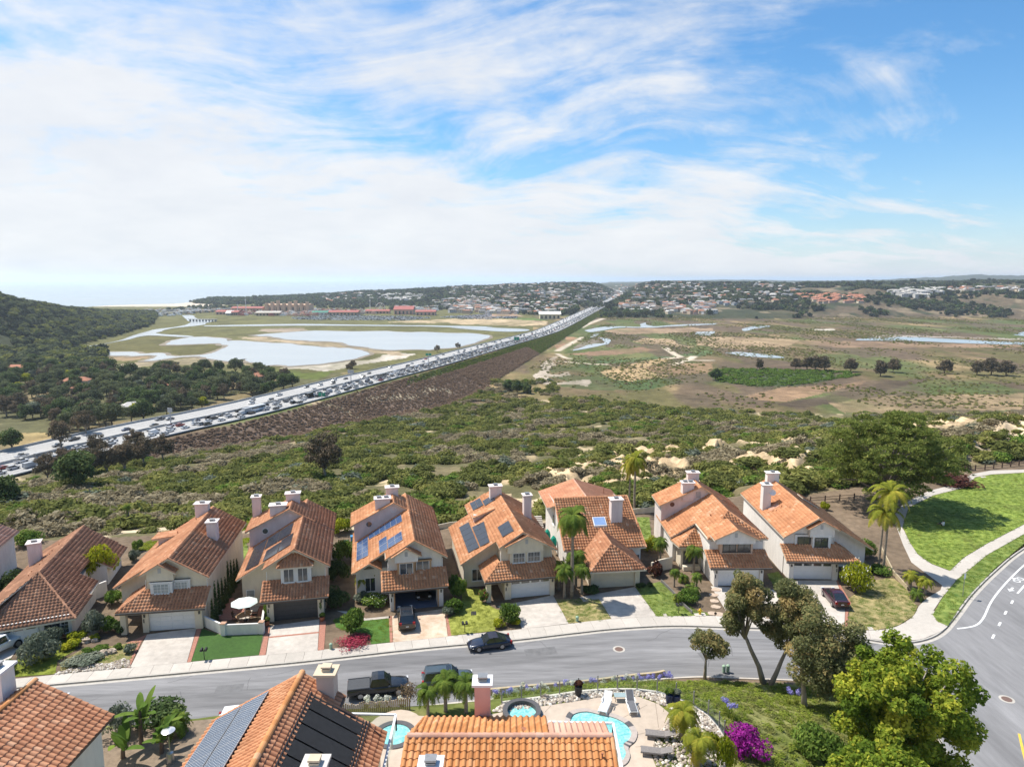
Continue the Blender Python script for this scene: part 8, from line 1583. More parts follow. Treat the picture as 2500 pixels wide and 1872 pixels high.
def bigv(name,label,cat,px,py,L_,W_,H_,m,stripe=True):
    q=Gf(px,py); best=min((math.dist((q[0],q[1]),fwy_at(s_,10)[:2]),s_) for s_ in range(50,2500,6))[1]; x,y,a=fwy_at(best,11.2); t=thing(name,label,cat,(x,y,float(fz(y))+.06),a); b=MB(); b.box(-L_/2,L_/2-(1.8 if not stripe else 0),-W_/2,W_/2,.5,H_); b.build('body',m,t)
    if stripe:
        for s_ in (-1,1): q=MB(); yy=s_*(W_/2+.01); q.box(-L_/2+.6,L_/2-.4,min(yy,yy-s_*.03),max(yy,yy-s_*.03)+.01,H_*.55,H_*.82); q.build('window_band',cglass,t)
    else: q=MB(); q.box(L_/2-1.7,L_/2,-W_*.45,W_*.45,.5,H_*.72); q.build('cab',pwhite,t); q=MB(); q.box(L_/2-.3,L_/2+.012,-W_*.4,W_*.4,H_*.42,H_*.66); q.build('windscreen',cglass,t)
    for wx in (-L_*.32,L_*.32):
        for s_ in (-1,1): o=MB().lathe([(.48,-.14),(.48,.14)],12).build('wheel',tyre,t); o.location=(wx,s_*(W_/2-.1),.48); o.rotation_euler=(R(90),0,0)
bigv('coach_bus','white coach bus with dark window band in the crowded freeway lanes','bus',594,1000,11.5,2.5,3.4,pwhite); bigv('box_truck','dark grey box truck amid the crowded freeway lanes','truck',931,922,10.,2.5,3.7,paint('fwy_grey',FC['grey'])); bigv('box_truck','silver box truck behind the white coach','truck',600,1010,8.,2.4,3.2,paint('fwy_silver',FC['silver']),False); bigv('box_truck','dark box truck near the left freeway sign','truck',700,968,7.5,2.4,3.2,pblack,False)
# freeway signs
sgreen=mat('sign_green',(.01,.22,.14),.5,.05,2.); sgrey=mat('sign_back',(.36,.37,.38),.6,.08,2.)
def fsign(label,px,py,w_,h_,hh,m,off):
    best=min((abs(pxof(*fwy_at(s_,off)[:2],float(fz(fwy_at(s_,off)[1])))[0]-px),s_) for s_ in range(50,2600,5))[1]; x,y,a=fwy_at(best,off); t=thing('freeway_sign',label,'sign',(x,y,float(fz(y))),a+R(90)); b=MB(); b.tube([(0,0,-.6),(0,0,hh)],.28,7); b.build('pole',sgrey,t); b=MB(); b.box(-w_/2,w_/2,-.12,.12,hh-h_,hh); b.build('sign_panel',m,t); b=MB(); b.box(-w_/2+.15,w_/2-.15,-.16,-.125,hh-h_+.15,hh-h_+.3); b.build('sign_trim',railm,t)
fsign('grey back of a freeway sign on a pole nearest the left',413,1062,3.6,2.3,9.,sgrey,1.2); fsign('grey back of a freeway sign further along the barrier',854,945,5.,2.5,9.,sgrey,0.); fsign('green freeway sign over the far lanes by the lagoon',1044,895,5.5,2.,9.,sgreen,0.); fsign('green freeway sign low at the near edge of the lanes',785,968,5.,2.2,3.6,sgreen,FHW-1); fsign('large green freeway sign where the traffic thins',1261,845,6.5,4.3,9.,sgreen,FHW-1)
# ---------------------------------------------------------------- small things
blk=mat('iron_black',(.02,.02,.02),.6,.1,4.); yel=mat('hydrant_yellow',(.62,.42,.01),.5,.08,5.); pedg=mat('pedestal_green',(.30,.42,.30),.7,.08,4.); chw=mat('plastic_white',(.75,.75,.73),.5,.04,4.); chg=mat('cushion_grey',(.13,.13,.14),.9,.15,6.); wick=mat('wicker_grey',(.20,.18,.17),.8,.2,12.); canv=mat('canvas_tan',(.56,.45,.28),.9,.06,3.); canw=mat('canvas_white',(.74,.76,.74),.9,.04,3.); cang=mat('canvas_stripe',(.60,.68,.64),.9,.04,3.); teal=mat('canvas_teal',(.01,.28,.20),.9,.08,4.); wood_=mat('wood_tan',(.36,.22,.12),.8,.15,4.); woodd=mat('wood_dark',(.085,.055,.04),.9,.25,5.); navyp=mat('pot_navy',(.015,.025,.07),.3,.1,4.); blackp=mat('pot_black',(.025,.025,.027),.5,.1,4.); rockm=mat('boulder',(.42,.34,.26),.9,.25,2.5,.5,10.)
for px,py,lab in ((499,1609,'black twin mailbox on a post at the dark turf'),(1135,1543,'black twin mailbox on a post at the lime lawn'),(1657,1497,'black twin mailbox on a post by the dark edging')):
    p=G(px,py); t=thing('mailbox',lab,'mailbox',(p[0],p[1],0),R(10)); MB().tube([(0,0,-.1),(0,0,.98)],.04,6).build('post',blk,t); MB().box(-.28,.28,-.05,.05,.9,.97).build('arm',blk,t)
    for sx in (-.2,.2):
        b=MB(); sec=[(-.12,0),(.12,0),(.12,.14),(.07,.22),(-.07,.22),(-.12,.14)]; b.extr_y([(a+sx,c+.97) for a,c in sec],-.26,.22); o=b.build('box',blk,t); MB().box(sx-.10,sx+.10,-.275,-.262,.99,1.15).build('door',mat('mail_door',(.05,.05,.05),.4),o)
p=G(1709,1499); t=thing('fire_hydrant','yellow fire hydrant at the kerb','hydrant',(p[0],p[1],0)); MB().lathe([(.17,0),(.17,.05),(.12,.06),(.115,.48),(.16,.49),(.16,.53),(.13,.55),(.10,.64),(.04,.69),(.03,.74)],14).build('barrel',yel,t,smooth=False)
for a in (0,math.pi,-math.pi/2):
    b=MB(); b.tube([(0,0,.42),(.2*math.cos(a),.2*math.sin(a),.42)],.055,8); b.tube([(.2*math.cos(a),.2*math.sin(a),.42),(.25*math.cos(a),.25*math.sin(a),.42)],.07,8); b.build('nozzle',yel,t)
sheet('hydrant_pad',[(1693,1497),(1720,1495),(1724,1502),(1699,1503)],.05,conc,'small concrete pad around the yellow hydrant',cat='pad',th=.1)
for px,py,z_,lab in ((808,1583,0,'pale green utility pedestal left of the crimson flowers'),(1409,1516,0,'pale green utility pedestal on the patchy lawn'),(1767,1637,.05,'pale green utility pedestal left of two on the bank'),(1777,1636,.05,'pale green utility pedestal right of two on the bank')):
    p=G(px,py,z_); t=thing('utility_pedestal',lab,'utility box',(p[0],p[1],z_)); MB().lathe([(.16,-.1),(.16,.48),(.14,.50)],12).build('housing',pedg,t); MB().lathe([(.18,.44),(.18,.52),(.10,.60),(.02,.62)],12).build('lid',pedg,t)
# patio set
p=G(596,1515); o_=(p[0],p[1],.03); t=thing('patio_table','brown patio table under the white umbrella','table',o_,R(60)); MB().lathe([(.95,.70),(.95,.74)],20,sx=1.,sy=.62).build('table_top',wood_,t)
for sx,sy in ((-.5,-.3),(.5,-.3),(-.5,.3),(.5,.3)): MB().tube([(sx,sy,0),(sx*.9,sy*.9,.7)],.03,5).build('leg',woodd,t)
def chair(loc,rz,lab):
    t=thing('patio_chair',lab,'chair',loc,rz,'patio chairs'); MB().box(-.25,.25,-.25,.25,.40,.45).build('seat',woodd,t); MB().add([(-.25,.25,.45),(.25,.25,.45),(.25,.36,.98),(-.25,.36,.98),(-.25,.29,.45),(.25,.29,.45),(.25,.40,.98),(-.25,.40,.98)],[(0,1,2,3),(7,6,5,4),(0,4,5,1),(3,2,6,7),(0,3,7,4),(1,5,6,2)]).build('backrest',woodd,t)
    for sx in (-.22,.22):
        for sy in (-.22,.24): MB().tube([(sx,sy,0),(sx,sy,.42)],.02,5).build('leg',blk,t)
        MB().box(min(sx*1.1,sx*1.25),max(sx*1.1,sx*1.25),-.25,.28,.62,.66).build('armrest',blk,t)
for i,(dx,dy,rz,lab) in enumerate(((-1.0,.2,R(90),'patio chair left of the umbrella table'),(1.0,.5,R(-80),'patio chair right of the umbrella table'),(.3,-1.1,R(180),'patio chair on the street side of the umbrella table'),(-.2,1.3,0,'patio chair behind the umbrella table'))): chair((o_[0]+dx,o_[1]+dy,.03),rz,lab)
def umbrella(lab,loc,r_,h,ms,n=8,name='patio_umbrella',rise=.5,rz=0.,pole=True):
    t=thing(name,lab,'umbrella',loc,rz)
    if pole: MB().tube([(0,0,0),(0,0,h)],.03,7).build('pole',chw,t); MB().lathe([(.3,0),(.3,.06),(.05,.1)],12).build('base',blk,t)
    rings=[0.03,.28,.55,.8,1.]
    for k in range(n):
        a0,a1=2*math.pi*k/n,2*math.pi*(k+1)/n; b=MB()
        for j in range(4):
            q=[]
            for rr_,aa in ((rings[j],a0),(rings[j+1],a0),(rings[j+1],a1),(rings[j],a1)): q.append((rr_*r_*math.cos(aa),rr_*r_*math.sin(aa),h-rise*rr_**1.25))
            b.poly(q,(j)%len(ms)); 
        b.build('canopy_panel',ms,t)
        b=MB(); b.tube([(0,0,h-.06),(r_*math.cos(a0),r_*math.sin(a0),h-rise-.03)],.012,4); b.build('rib',wood_,t)
    MB().lathe([(.05,h),(.03,h+.1)],8).build('finial',chw,t); return t
umbrella('white striped patio umbrella over the courtyard table',(o_[0]+.1,o_[1]+.1,.03),1.45,2.55,[canw,cang])
p=G(604,1487); t=thing('planter','small orange urn behind the patio table','pot',(p[0],p[1],.03)); MB().lathe([(.14,0),(.24,.2),(.26,.4),(.18,.6),(.2,.65)],12).build('pot',mat('urn_orange',(.50,.13,.04)),t); 
# closed teal umbrellas in the side yard
for px,py,lab in ((1336,1335,'closed teal umbrella, left of two in the side yard'),(1351,1352,'closed teal umbrella, right of two in the side yard')):
    p=G(px,py); t=thing('closed_umbrella',lab,'umbrella',(p[0],p[1],0)); MB().tube([(0,0,0),(0,0,2.6)],.03,6).build('pole',chw,t); MB().lathe([(.28,1.1),(.44,1.3),(.46,1.8),(.34,2.3),(.08,2.62)],10).build('canopy',teal,t)
# bins
for px,py,m_,lab in ((846,1338,mat('bin_green',(.02,.16,.10),.6),'green wheeled bin behind the open garage house'),(862,1325,mat('bin_blue',(.04,.22,.42),.6),'blue wheeled bin behind the open garage house')):
    p=G(px,py); t=thing('wheeled_bin',lab,'bin',(p[0],p[1],0),R(15)); MB().add([(-.26,-.3,.05),(.26,-.3,.05),(.26,.28,.05),(-.26,.28,.05),(-.32,-.36,1.0),(.32,-.36,1.0),(.32,.36,1.0),(-.32,.36,1.0)],[(0,3,2,1),(0,1,5,4),(1,2,6,5),(2,3,7,6),(3,0,4,7),(4,5,6,7)]).build('body',m_,t); MB().box(-.34,.34,-.39,.38,1.0,1.07).build('lid',m_,t)
    for s_ in (-1,1): o=MB().lathe([(.11,-.03),(.11,.03)],10).build('wheel',blk,t); o.location=(s_*.27,.34,.11); o.rotation_euler=(0,R(90),0)
# garden boulders
for i,(px,py,s_,lab) in enumerate(((210,1566,.42,'tall tan boulder in the left front garden'),(232,1565,.3,'long pale boulder in the left front garden'),(255,1597,.42,'tan boulder left of two near the brick strip'),(273,1593,.40,'tan boulder right of two near the brick strip'),(183,1608,.3,'small boulder at the garden centre'),(225,1545,.6,'round brown boulder by the grey-green bush'),(1331,1704,.30,'grey boulder in the cobbles by the glass fence'))):
    z_=TZ if i==6 else 0; p=G(px,py,z_); rs=np.random.RandomState(i+60); b=MB(); vs=[];n=9;k=5
    for j in range(k+1):
        ph=math.pi*j/k/1.7
        for q in range(n): th=2*math.pi*q/n; w_=1+rs.uniform(-.22,.22); vs.append((s_*math.sin(ph+.15)*math.cos(th)*w_*1.2,s_*math.sin(ph+.15)*math.sin(th)*w_*.9,s_*math.cos(ph)*w_*.9))
    fs=[(j*n+q,(j+1)*n+q,(j+1)*n+(q+1)%n,j*n+(q+1)%n) for j in range(k) for q in range(n)]+[tuple(range(n))]
    b.add(vs,fs); o=b.build('boulder',rockm,None,loc=(p[0],p[1],z_+.05)); tag(o,lab,'boulder')
# patio heater
p=G(417,1862,TZ); t=thing('patio_heater','patio heater with round silver reflector between the near roofs','heater',(p[0],p[1],TZ)); MB().lathe([(.22,0),(.24,.35),(.2,.75),(.05,.8)],14).build('base',rimm,t); MB().tube([(0,0,.75),(0,0,2.05)],.035,7).build('pole',rimm,t); MB().lathe([(.09,1.95),(.11,2.2),(.05,2.26)],12).build('burner',flueD,t); MB().lathe([(.02,2.42),(.2,2.40),(.42,2.32),(.42,2.31),(.2,2.36),(.02,2.38)],22).build('reflector',mat('reflector',(.62,.62,.62),.25,.05,4.,metal=.5),t)
# loungers
def lounger(lab,px,py,rz,m,cush=None,recl=.75,name='sun_lounger',solid=False):
    p=G(px,py,PT); t=thing(name,lab,'lounger',(p[0],p[1],PT),rz)
    for i in range(12 if not solid else 1):
        y0=-.95+i*.105 if not solid else -.95; MB().box(-.30,.30,y0,y0+(.085 if not solid else 1.25),.32,.36).build('slat',m,t)
    n=8 if not solid else 1
    for i in range(n):
        d0=i*.1;d1=d0+(.08 if not solid else .8); c,s_=math.cos(recl),math.sin(recl); b=MB(); P=[(-.3,.31+d0*c,.34+d0*s_),(.3,.31+d0*c,.34+d0*s_),(.3,.31+d1*c,.34+d1*s_),(-.3,.31+d1*c,.34+d1*s_)]; b.slab(P,.035); b.build('back_slat' if not solid else 'backrest',m,t)
    for sx in (-.3,.3): MB().box(sx-.03,sx+.03,-.97,.55,.26,.32).build('side_rail',m,t)
    for sx in (-.28,.28):
        for sy in (-.8,.4): MB().box(sx-.03,sx+.03,sy-.03,sy+.03,0,.27).build('leg',m,t)
        MB().box(sx*1.15-.03,sx*1.15+.03,.0,.5,.5,.54).build('armrest',m,t) if not solid else None
    if cush: 
        b=MB(); b.box(-.24,.24,-.9,.3,.365,.42); b.build('cushion',cush,t); c,s_=math.cos(recl),math.sin(recl); b=MB(); b.slab([(-.24,.32,.41),(.24,.32,.41),(.24,.32+.78*c,.41+.78*s_),(-.24,.32+.78*c,.41+.78*s_)],.04); b.build('back_cushion',cush,t)
lounger('white slatted sun lounger by the pool, left of the two white ones',1478,1728,R(-22),chw); lounger('white sun lounger with grey cushion, right of the glass side table',1541,1728,R(2),chw,chg)
lounger('grey wicker chaise beside the spreading palm',1610,1800,R(-100),wick,None,.3,solid=True); lounger('grey wicker chaise partly under the tan umbrella',1600,1842,R(-100),wick,None,.3,solid=True)
p=G(1515,1708,PT); t=thing('side_table','low glass side table between the white loungers','table',(p[0],p[1],PT)); b=MB(); b.box(-.5,.5,-.28,.28,.40,.43); b.build('table_top',mat('table_glass',(.30,.37,.36),.1,.1,2.,spec=.9),t)
for sx in (-.42,.42):
    for sy in (-.22,.22): MB().tube([(sx,sy,0),(sx,sy,.4)],.02,5).build('leg',blk,t)
for px,py,m_,h_,lab,lm in ((1412,1697,blackp,.75,'dark pot with purple plant at the glass fence','maroon'),(1634,1718,navyp,.8,'navy pot left of two at the fence bend','green'),(1651,1719,navyp,.75,'blue pot right of two at the fence bend','sage'),(652,1526,mat('pot_terra',(.36,.13,.07)),.5,'terracotta pot left of the charcoal garage door','green'),(787,1515,MATS['pot_terra'],.5,'terracotta pot right of the charcoal garage door','green')):
    z_=PT if py>1600 else 0; p=G(px,py,z_); t=thing('plant_pot',lab,'pot',(p[0],p[1],z_)); MB().lathe([(.2,0),(.28,h_*.5),(.30,h_),(.26,h_),(.25,h_-.06)],14).build('pot',m_,t); me,_=shrub_mesh(lm,90,n=1100,ls=.07,ncl=8); o=link(bpy.data.objects.new('plant',me),t); o.location=(0,0,h_-.08); o.scale=(.42,.42,.6)
umbrella('large square tan parasol cut by the bottom edge beside the pool',(*G(1648,1898,8.75)[:2],PT),2.0,2.75,[canv],4,'parasol',.55,R(38))
# low fence of the park
def rail_fence(lab,pts,z=0.):
    l=resample(g2(pts,z),2.3); t=thing('rail_fence',lab,'fence',(l[0][0],l[0][1],z)); pm_=MB().box(-.08,.08,-.08,.08,-.3,1.15).mesh('post',woodd)
    for i,(x,y) in enumerate(l):
        zz=max(gzs(x,y),-.6); q=link(bpy.data.objects.new('post',pm_),t); q.location=(x-l[0][0],y-l[0][1],zz)
        if i:
            a=l[i-1]; za=max(gzs(*a),-.6)
            for h_ in (.45,.9): MB().tube([(a[0]-l[0][0],a[1]-l[0][1],za+h_),(x-l[0][0],y-l[0][1],zz+h_)],.05,5).build('rail',woodd,t)
rail_fence('dark wooden rail fence in the shade under the pine',[(1978,1228),(2030,1224),(2085,1220)]); rail_fence('dark wooden rail fence above the park path at the right',[(2332,1152),(2400,1147),(2450,1141),(2500,1135),(2600,1128)])
# street sign
p=G(2350,1456); t=thing('street_sign','small white street sign on a slim pole in the verge','sign',(p[0],p[1],0),R(35)); MB().tube([(0,0,-.2),(0,0,2.9)],.035,6).build('pole',rimm,t); MB().box(-.24,.24,-.05,-.035,2.25,2.9).build('sign_panel',chw,t)
# park drain lid
sheet('drain_lid',[(2393,1163),(2404,1162),(2408,1164.5),(2397,1166)],.05,conc,'small pale lid on the park lawn',cat='lid',th=.05); sheet('meter_lid',[(2117,1530),(2127,1529),(2134,1536),(2122,1537)],.03,conc,'pale utility lid in the corner lawn',cat='lid',th=.05); sheet('meter_lid',[(1617,1497),(1626,1497),(1630,1504),(1621,1504)],.03,conc,'pale utility lid beside the palm shadow driveway',cat='lid',th=.05); sheet('well_cover',[(1150,1492),(1162,1491),(1163,1500),(1150,1501)],.04,blk,'dark square cover on the lime lawn',cat='lid',th=.05)
# person on the lawn
skin=mat('skin',(.45,.28,.20),.6,.05,5.); shirt=mat('shirt_white',(.75,.75,.74),.9,.04,5.); trous=mat('trousers_dark',(.04,.045,.06),.9,.1,5.); hair=mat('hair_dark',(.03,.02,.015),.7,.2,9.)
p=G(2302,1284); PT_=thing('person','person in a white top sitting on the shaded park lawn','person',(p[0],p[1],.03),R(200))
vs=[(0,0,.12),(0,.02,.34),(0,.04,.56),(0,.04,.66),(0,.05,.80),(.2,.03,.56),(.27,-.1,.34),(.2,-.32,.26),(-.2,.03,.56),(-.27,-.1,.34),(-.2,-.32,.26),(.1,0,.11),(.2,-.42,.38),(.16,-.72,.07),(.16,-.86,.06),(-.1,0,.11),(-.2,-.42,.38),(-.16,-.72,.07),(-.16,-.86,.06)]
es=[(0,1),(1,2),(2,3),(3,4),(2,5),(5,6),(6,7),(2,8),(8,9),(9,10),(0,11),(11,12),(12,13),(13,14),(0,15),(15,16),(16,17),(17,18)]
rad=[.15,.14,.15,.055,.105,.06,.045,.035,.06,.045,.035,.11,.075,.05,.045,.11,.075,.05,.045]
me=bpy.data.meshes.new('body'); me.from_pydata(vs,es,[]); ob=link(bpy.data.objects.new('body',me),PT_); me.materials.append(skin); md=ob.modifiers.new('skin','SKIN'); sv=me.skin_vertices[0].data if me.skin_vertices else None
if sv is None:
    bpy.context.view_layer.objects.active=ob; sv=me.skin_vertices[0].data if len(me.skin_vertices) else None
if sv:
    for i,q in enumerate(sv): q.radius=(rad[i],rad[i])
    sv[0].use_root=True
ob.modifiers.new('sub','SUBSURF').levels=1
b=MB(); b.lathe([(.16,.10),(.175,.25),(.165,.40),(.185,.55),(.12,.63),(.07,.66)],12,(0,.02,0),sx=1.15,sy=.9); b.tube([(.18,.03,.57),(.27,-.06,.40)],[.085,.07],8); b.tube([(-.18,.03,.57),(-.27,-.06,.40)],[.085,.07],8); b.build('shirt',shirt,PT_,smooth=True)
b=MB()
for s_ in (-1,1): b.tube([(s_*.1,.02,.12),(s_*.2,-.42,.39),(s_*.16,-.70,.10)],[.125,.09,.065],8)
b.build('trousers',trous,PT_,smooth=True); b=MB(); b.lathe([(.09,.76),(.118,.82),(.11,.90),(.05,.935)],12,(0,.065,0)); b.build('hair',hair,PT_,smooth=True)
# antennas, stairs in the side yard
t=thing('garden_steps','tan garden steps climbing beside the hip-roofed house','steps',(*G(1318,1290)[:2],0),R(7)); 
for i in range(7): MB().box(-.6,.6,i*.32,i*.32+.36,0,.17*(i+1)).build('step',conc2,t)
# ---------------------------------------------------------------- trees further off
FT={}
def ftree(kind,i):
    k=(kind,i)
    if k in FT: return FT[k]
    sd=hash(kind)%97 if False else sum(map(ord,kind))+i*13
    if kind=='grove': FT[k]=mk_tree(sd,(0,0,6.6),(5.2,5.2,4.0),26,(1.6,2.6),2600,.34,'grove',2.8,.35,barkB,low=-.45,nb=8)
    elif kind=='dark': FT[k]=mk_tree(sd,(0,0,6.4),(5.0,5.0,4.6),26,(1.6,2.6),2600,.34,'dark',2.6,.35,barkB,low=-.6,nb=8)
    elif kind=='pale': FT[k]=mk_tree(sd,(0,0,4.6),(4.,4.,3.2),22,(1.1,2.),2200,.32,'lime' if i==1 else 'sage',2.,.25,barkB,low=-.5,nb=8)
    elif kind=='euc': FT[k]=mk_tree(sd,(0,0,6.6),(4.2,4.2,4.4),34,(.8,1.6),3600,.2,'euc',3.2,.26,barkG,low=-.6,nb=16,fork=3)
    elif kind=='clump': FT[k]=mk_tree(sd,(0,0,5.6),(5.,4.,4.2),26,(1.3,2.2),2200,.34,'euc' if i<2 else 'dark',2.2,.3,barkB,low=-.75,nb=8)
    return FT[k]
def plant(kind,i,px,py,s,label,group=None,rz=0.,name='tree'):
    g=onground(px,py)
    if g: tree_thing(name,label,'tree',(g[0],g[1],g[2]-.2),*ftree(kind,i),rz=rz,scale=s,group=group)
r=np.random.RandomState(15)
def inp(pt,poly): return bool(inpoly(np.array([float(pt[0])]),np.array([float(pt[1])]),poly)[0])
GP=y3([(0,690),(330,690),(800,760),(1060,770),(2150,765),(2480,860),(2480,920),(2300,965),(1500,1110),(1000,1235),(860,1290),(560,1290),(400,1180),(0,1180)]); clear=y3([(30,1180),(400,1170),(560,1300),(200,1360),(0,1380)])
pts=[];tries=0
while len(pts)<230 and tries<12000:
    tries+=1; x,y=r.uniform(-10,715),r.uniform(868,1055)
    if inp((x,y),GP) and not inp((x,y),clear) and all(((x-a)/15.)**2+((y-b)/6.)**2>1 for a,b in pts): pts.append((x,y))
pts.sort(key=lambda p:p[1])
for x,y in pts:
    k=r.choice(['grove','dark','pale','euc'],p=[.46,.30,.10,.14]) if y<1000 else r.choice(['grove','dark','pale','euc'],p=[.2,.25,.12,.43]); i=int(r.randint(3))
    plant(k,i,x,y+6,r.uniform(.8,1.45),{'grove':'round grey-green tree in the grove left of the freeway','dark':'dark evergreen tree in the grove left of the freeway','pale':'pale leafy tree in the grove left of the freeway','euc':'brownish eucalyptus in the grove left of the freeway'}[k].replace('in the grove left of the freeway',('at the lagoon side' if y<920 else 'in the middle' if y<965 else 'at the freeway side')+' of the grove, '+('left edge' if x<130 else 'left part' if x<280 else 'central part' if x<450 else 'right part')),'grove left of the freeway',r.uniform(0,6))
for i,(px,py,s,k,lab) in enumerate(((118,1178,1.05,'euc','leftmost brown eucalyptus below the near freeway edge'),(165,1172,1.15,'euc','second brown eucalyptus from the left below the freeway'),(215,1170,1.1,'euc','third brown eucalyptus from the left below the freeway'),(262,1164,1.2,'euc','tall brown eucalyptus in the middle of the clump below the freeway'),(305,1155,1.15,'euc','brown eucalyptus right of the clump middle below the freeway'),(352,1140,1.2,'euc','second brown eucalyptus from the right end of the clump'),(398,1128,1.1,'euc','rightmost brown eucalyptus of the clump below the freeway'),(185,1196,1.0,'dark','dark green round tree in front of the brown eucalyptus clump'),(235,1120,1.0,'euc','brown eucalyptus behind the clump against the lanes'),(330,1105,1.,'euc','brown eucalyptus standing close to the freeway lanes'),(30,1100,.9,'dark','dark round tree beside the dry yellow field'),(795,1172,1.25,'euc','lone dark brown tree with bare branches on the scrub slope'),(12,1235,.6,'dark','low dark bush tree at the left edge of the slope'),(150,1095,1.2,'euc','large grey-brown tree between dry field and freeway'),(210,1062,1.15,'euc','broad brown tree above the freeway bend at the left'))): plant(k,i%3,px,py,s,lab,rz=i*1.1)
nth='first second third fourth fifth sixth seventh eighth ninth tenth eleventh twelfth thirteenth'.split()
for i,(a,b,s) in enumerate(((130,795,.8),(425,722,.75),(670,722,.8),(745,728,.95),(800,730,1.05),(860,735,1.05),(1040,738,.95),(1240,768,1.05),(1325,742,.95),(1670,750,.95),(1890,760,.95),(1985,762,1.15),(2085,765,1.05))): q=y6([(a,b)])[0]; plant('clump',i%2 if i else 2,q[0],q[1],s*1.45,'dark tree on the plain right of the freeway, %s from the left'%nth[i],'dark trees on the plain',i)
for i,(a,b,s) in enumerate(((490,1085,.95),(560,1100,1.1),(640,1105,.95))): q=y5([(a,b)])[0]; plant('clump',2,q[0],q[1],s,'dark green tree at the embankment foot, %s from the left'%nth[i],'trees at the embankment foot',i)
for i,(a,b) in enumerate(((1925,598),(1750,622),(1040,760),(1010,790))): q=y4([(a,b)])[0]; plant('euc',i%3,q[0],q[1],.9,('dark tree between lagoon and freeway','small pale tree left of the lagoon tree','bare brown tree behind the grey freeway sign','dark shrub tree below the grey freeway sign')[i])
# woods as a mass: headland and hills
def wp(seed,lm,n=150,ls=.2): 
    q=np.random.RandomState(seed); B=clumps(q,(0,0,.55),(.42,.42,.34),8,(.25,.42),.9,-.3); V,t=leaves(q,B,n,ls,shell=.7); return proto('w',lmesh('wood_tree',V,t,LM[lm]))
n_=13000; d=np.sqrt(r.uniform(640**2,2000**2,n_)); u=r.uniform(-.95,-.49,n_); X_=u*d;Y_=d; z_,fd,fs,tt_=terrain(X_,Y_); ok=((z_>PZ+1.)|((u<-.60)&(Y_<930)))&(fbm(X_/70.,Y_/90.,141,3)>.20); X_,Y_,z_=X_[ok],Y_[ok],z_[ok]; k=len(X_); s_=r.uniform(4.5,9.5,k)
scatter('headland_wood','dark wood covering the headland above the river mouth',np.stack([X_,Y_,z_-.5],1),np.stack([s_*1.15,s_*1.15,s_],1),r.uniform(0,6.28,k),r.choice([0,1,2],k,p=[.45,.35,.2]),[wp(1,'wood'),wp(2,'grove'),wp(3,'scrub')],'wood')
n_=42000; d=np.sqrt(r.uniform(1600**2,4300**2,n_)); u=r.uniform(-.50,.95,n_); X_=u*d;Y_=d; z_,fd,fs,tt_=terrain(X_,Y_); den=fbm(X_/150.,Y_/220.,151,4); rt_=np.clip((u-.28)/.2,0,1)*np.clip((2400-Y_)/500.,0,1); ok=(z_>PZ+1.)&(fd>FHW+14)&(den>.405+.07*rt_); X_,Y_,z_=X_[ok],Y_[ok],z_[ok]; k=len(X_); s_=r.uniform(5.,12.5,k)
scatter('hill_wood','dark tree cover on the hills beyond the lagoon',np.stack([X_,Y_,z_-.5],1),np.stack([s_*1.1,s_*1.1,s_],1),r.uniform(0,6.28,k),r.choice([0,1,2],k,p=[.5,.3,.2]),[wp(4,'wood',90,.26),wp(5,'grove',90,.26),wp(6,'dark',90,.26)],'wood')
n_=1500; X_=r.uniform(-1100,500,n_);Y_=r.uniform(2150,2480,n_); ok=(fbm(X_/90.,Y_/40.,161,3)>.5); X_,Y_=X_[ok],Y_[ok]; k=len(X_); s_=r.uniform(5,10,k); scatter('town_trees','street trees around the fairground',np.stack([X_,Y_,gz(X_,Y_)-.3],1),np.stack([s_,s_,s_],1),r.uniform(0,6.28,k),r.choice([0,1],k),[wp(7,'wood',90,.26),wp(8,'grove',90,.26)],'trees')
# ---------------------------------------------------------------- far town
wc={'white':(.54,.53,.50),'cream':(.58,.50,.38),'tan':(.46,.36,.27),'grey':(.36,.38,.40),'pink':(.52,.36,.30)}; rc={'terracotta':(.40,.17,.10),'grey':(.20,.20,.21),'brown':(.20,.14,.10),'pale':(.52,.49,.45)}
HM={}
def fhouse(wn_,rn_,v):
    k=(wn_,rn_,v)
    if k not in HM:
        L_,W_,H_,rh=((14,9,5.5,2.4),(18,10,6.5,2.6),(11,9,6.,2.2),(22,12,8.5,1.2))[v]; b=MB(); b.box(-L_/2,L_/2,-W_/2,W_/2,-4,H_,0); o=.6
        A=[(-L_/2-o,-W_/2-o,H_),(L_/2+o,-W_/2-o,H_),(L_/2+o,W_/2+o,H_),(-L_/2-o,W_/2+o,H_)]; T=[(-L_/2+(W_/3 if v!=0 else -o),0,H_+rh),(L_/2-(W_/3 if v!=0 else -o),0,H_+rh)]; b.add(A+T,[(0,1,5,4),(2,3,4,5),(1,2,5),(3,0,4),(3,2,1,0)],1)
        for i in range(4): x=-L_/2+L_*(i+.5)/4; b.box(x-.8,x+.8,-W_/2-.06,-W_/2-.01,H_*.5,H_*.78,2)
        b.v=[(q[0]*1.12,q[1]*1.12,q[2]*1.15) for q in b.v]; HM[k]=b.mesh('far_house',[mat('far_wall_'+wn_,wc[wn_],.9,.05,.3),mat('far_roof_'+rn_,rc[rn_],.9,.1,.3),glass])
    return HM[k]
rh_=random.Random(8); hs=[]
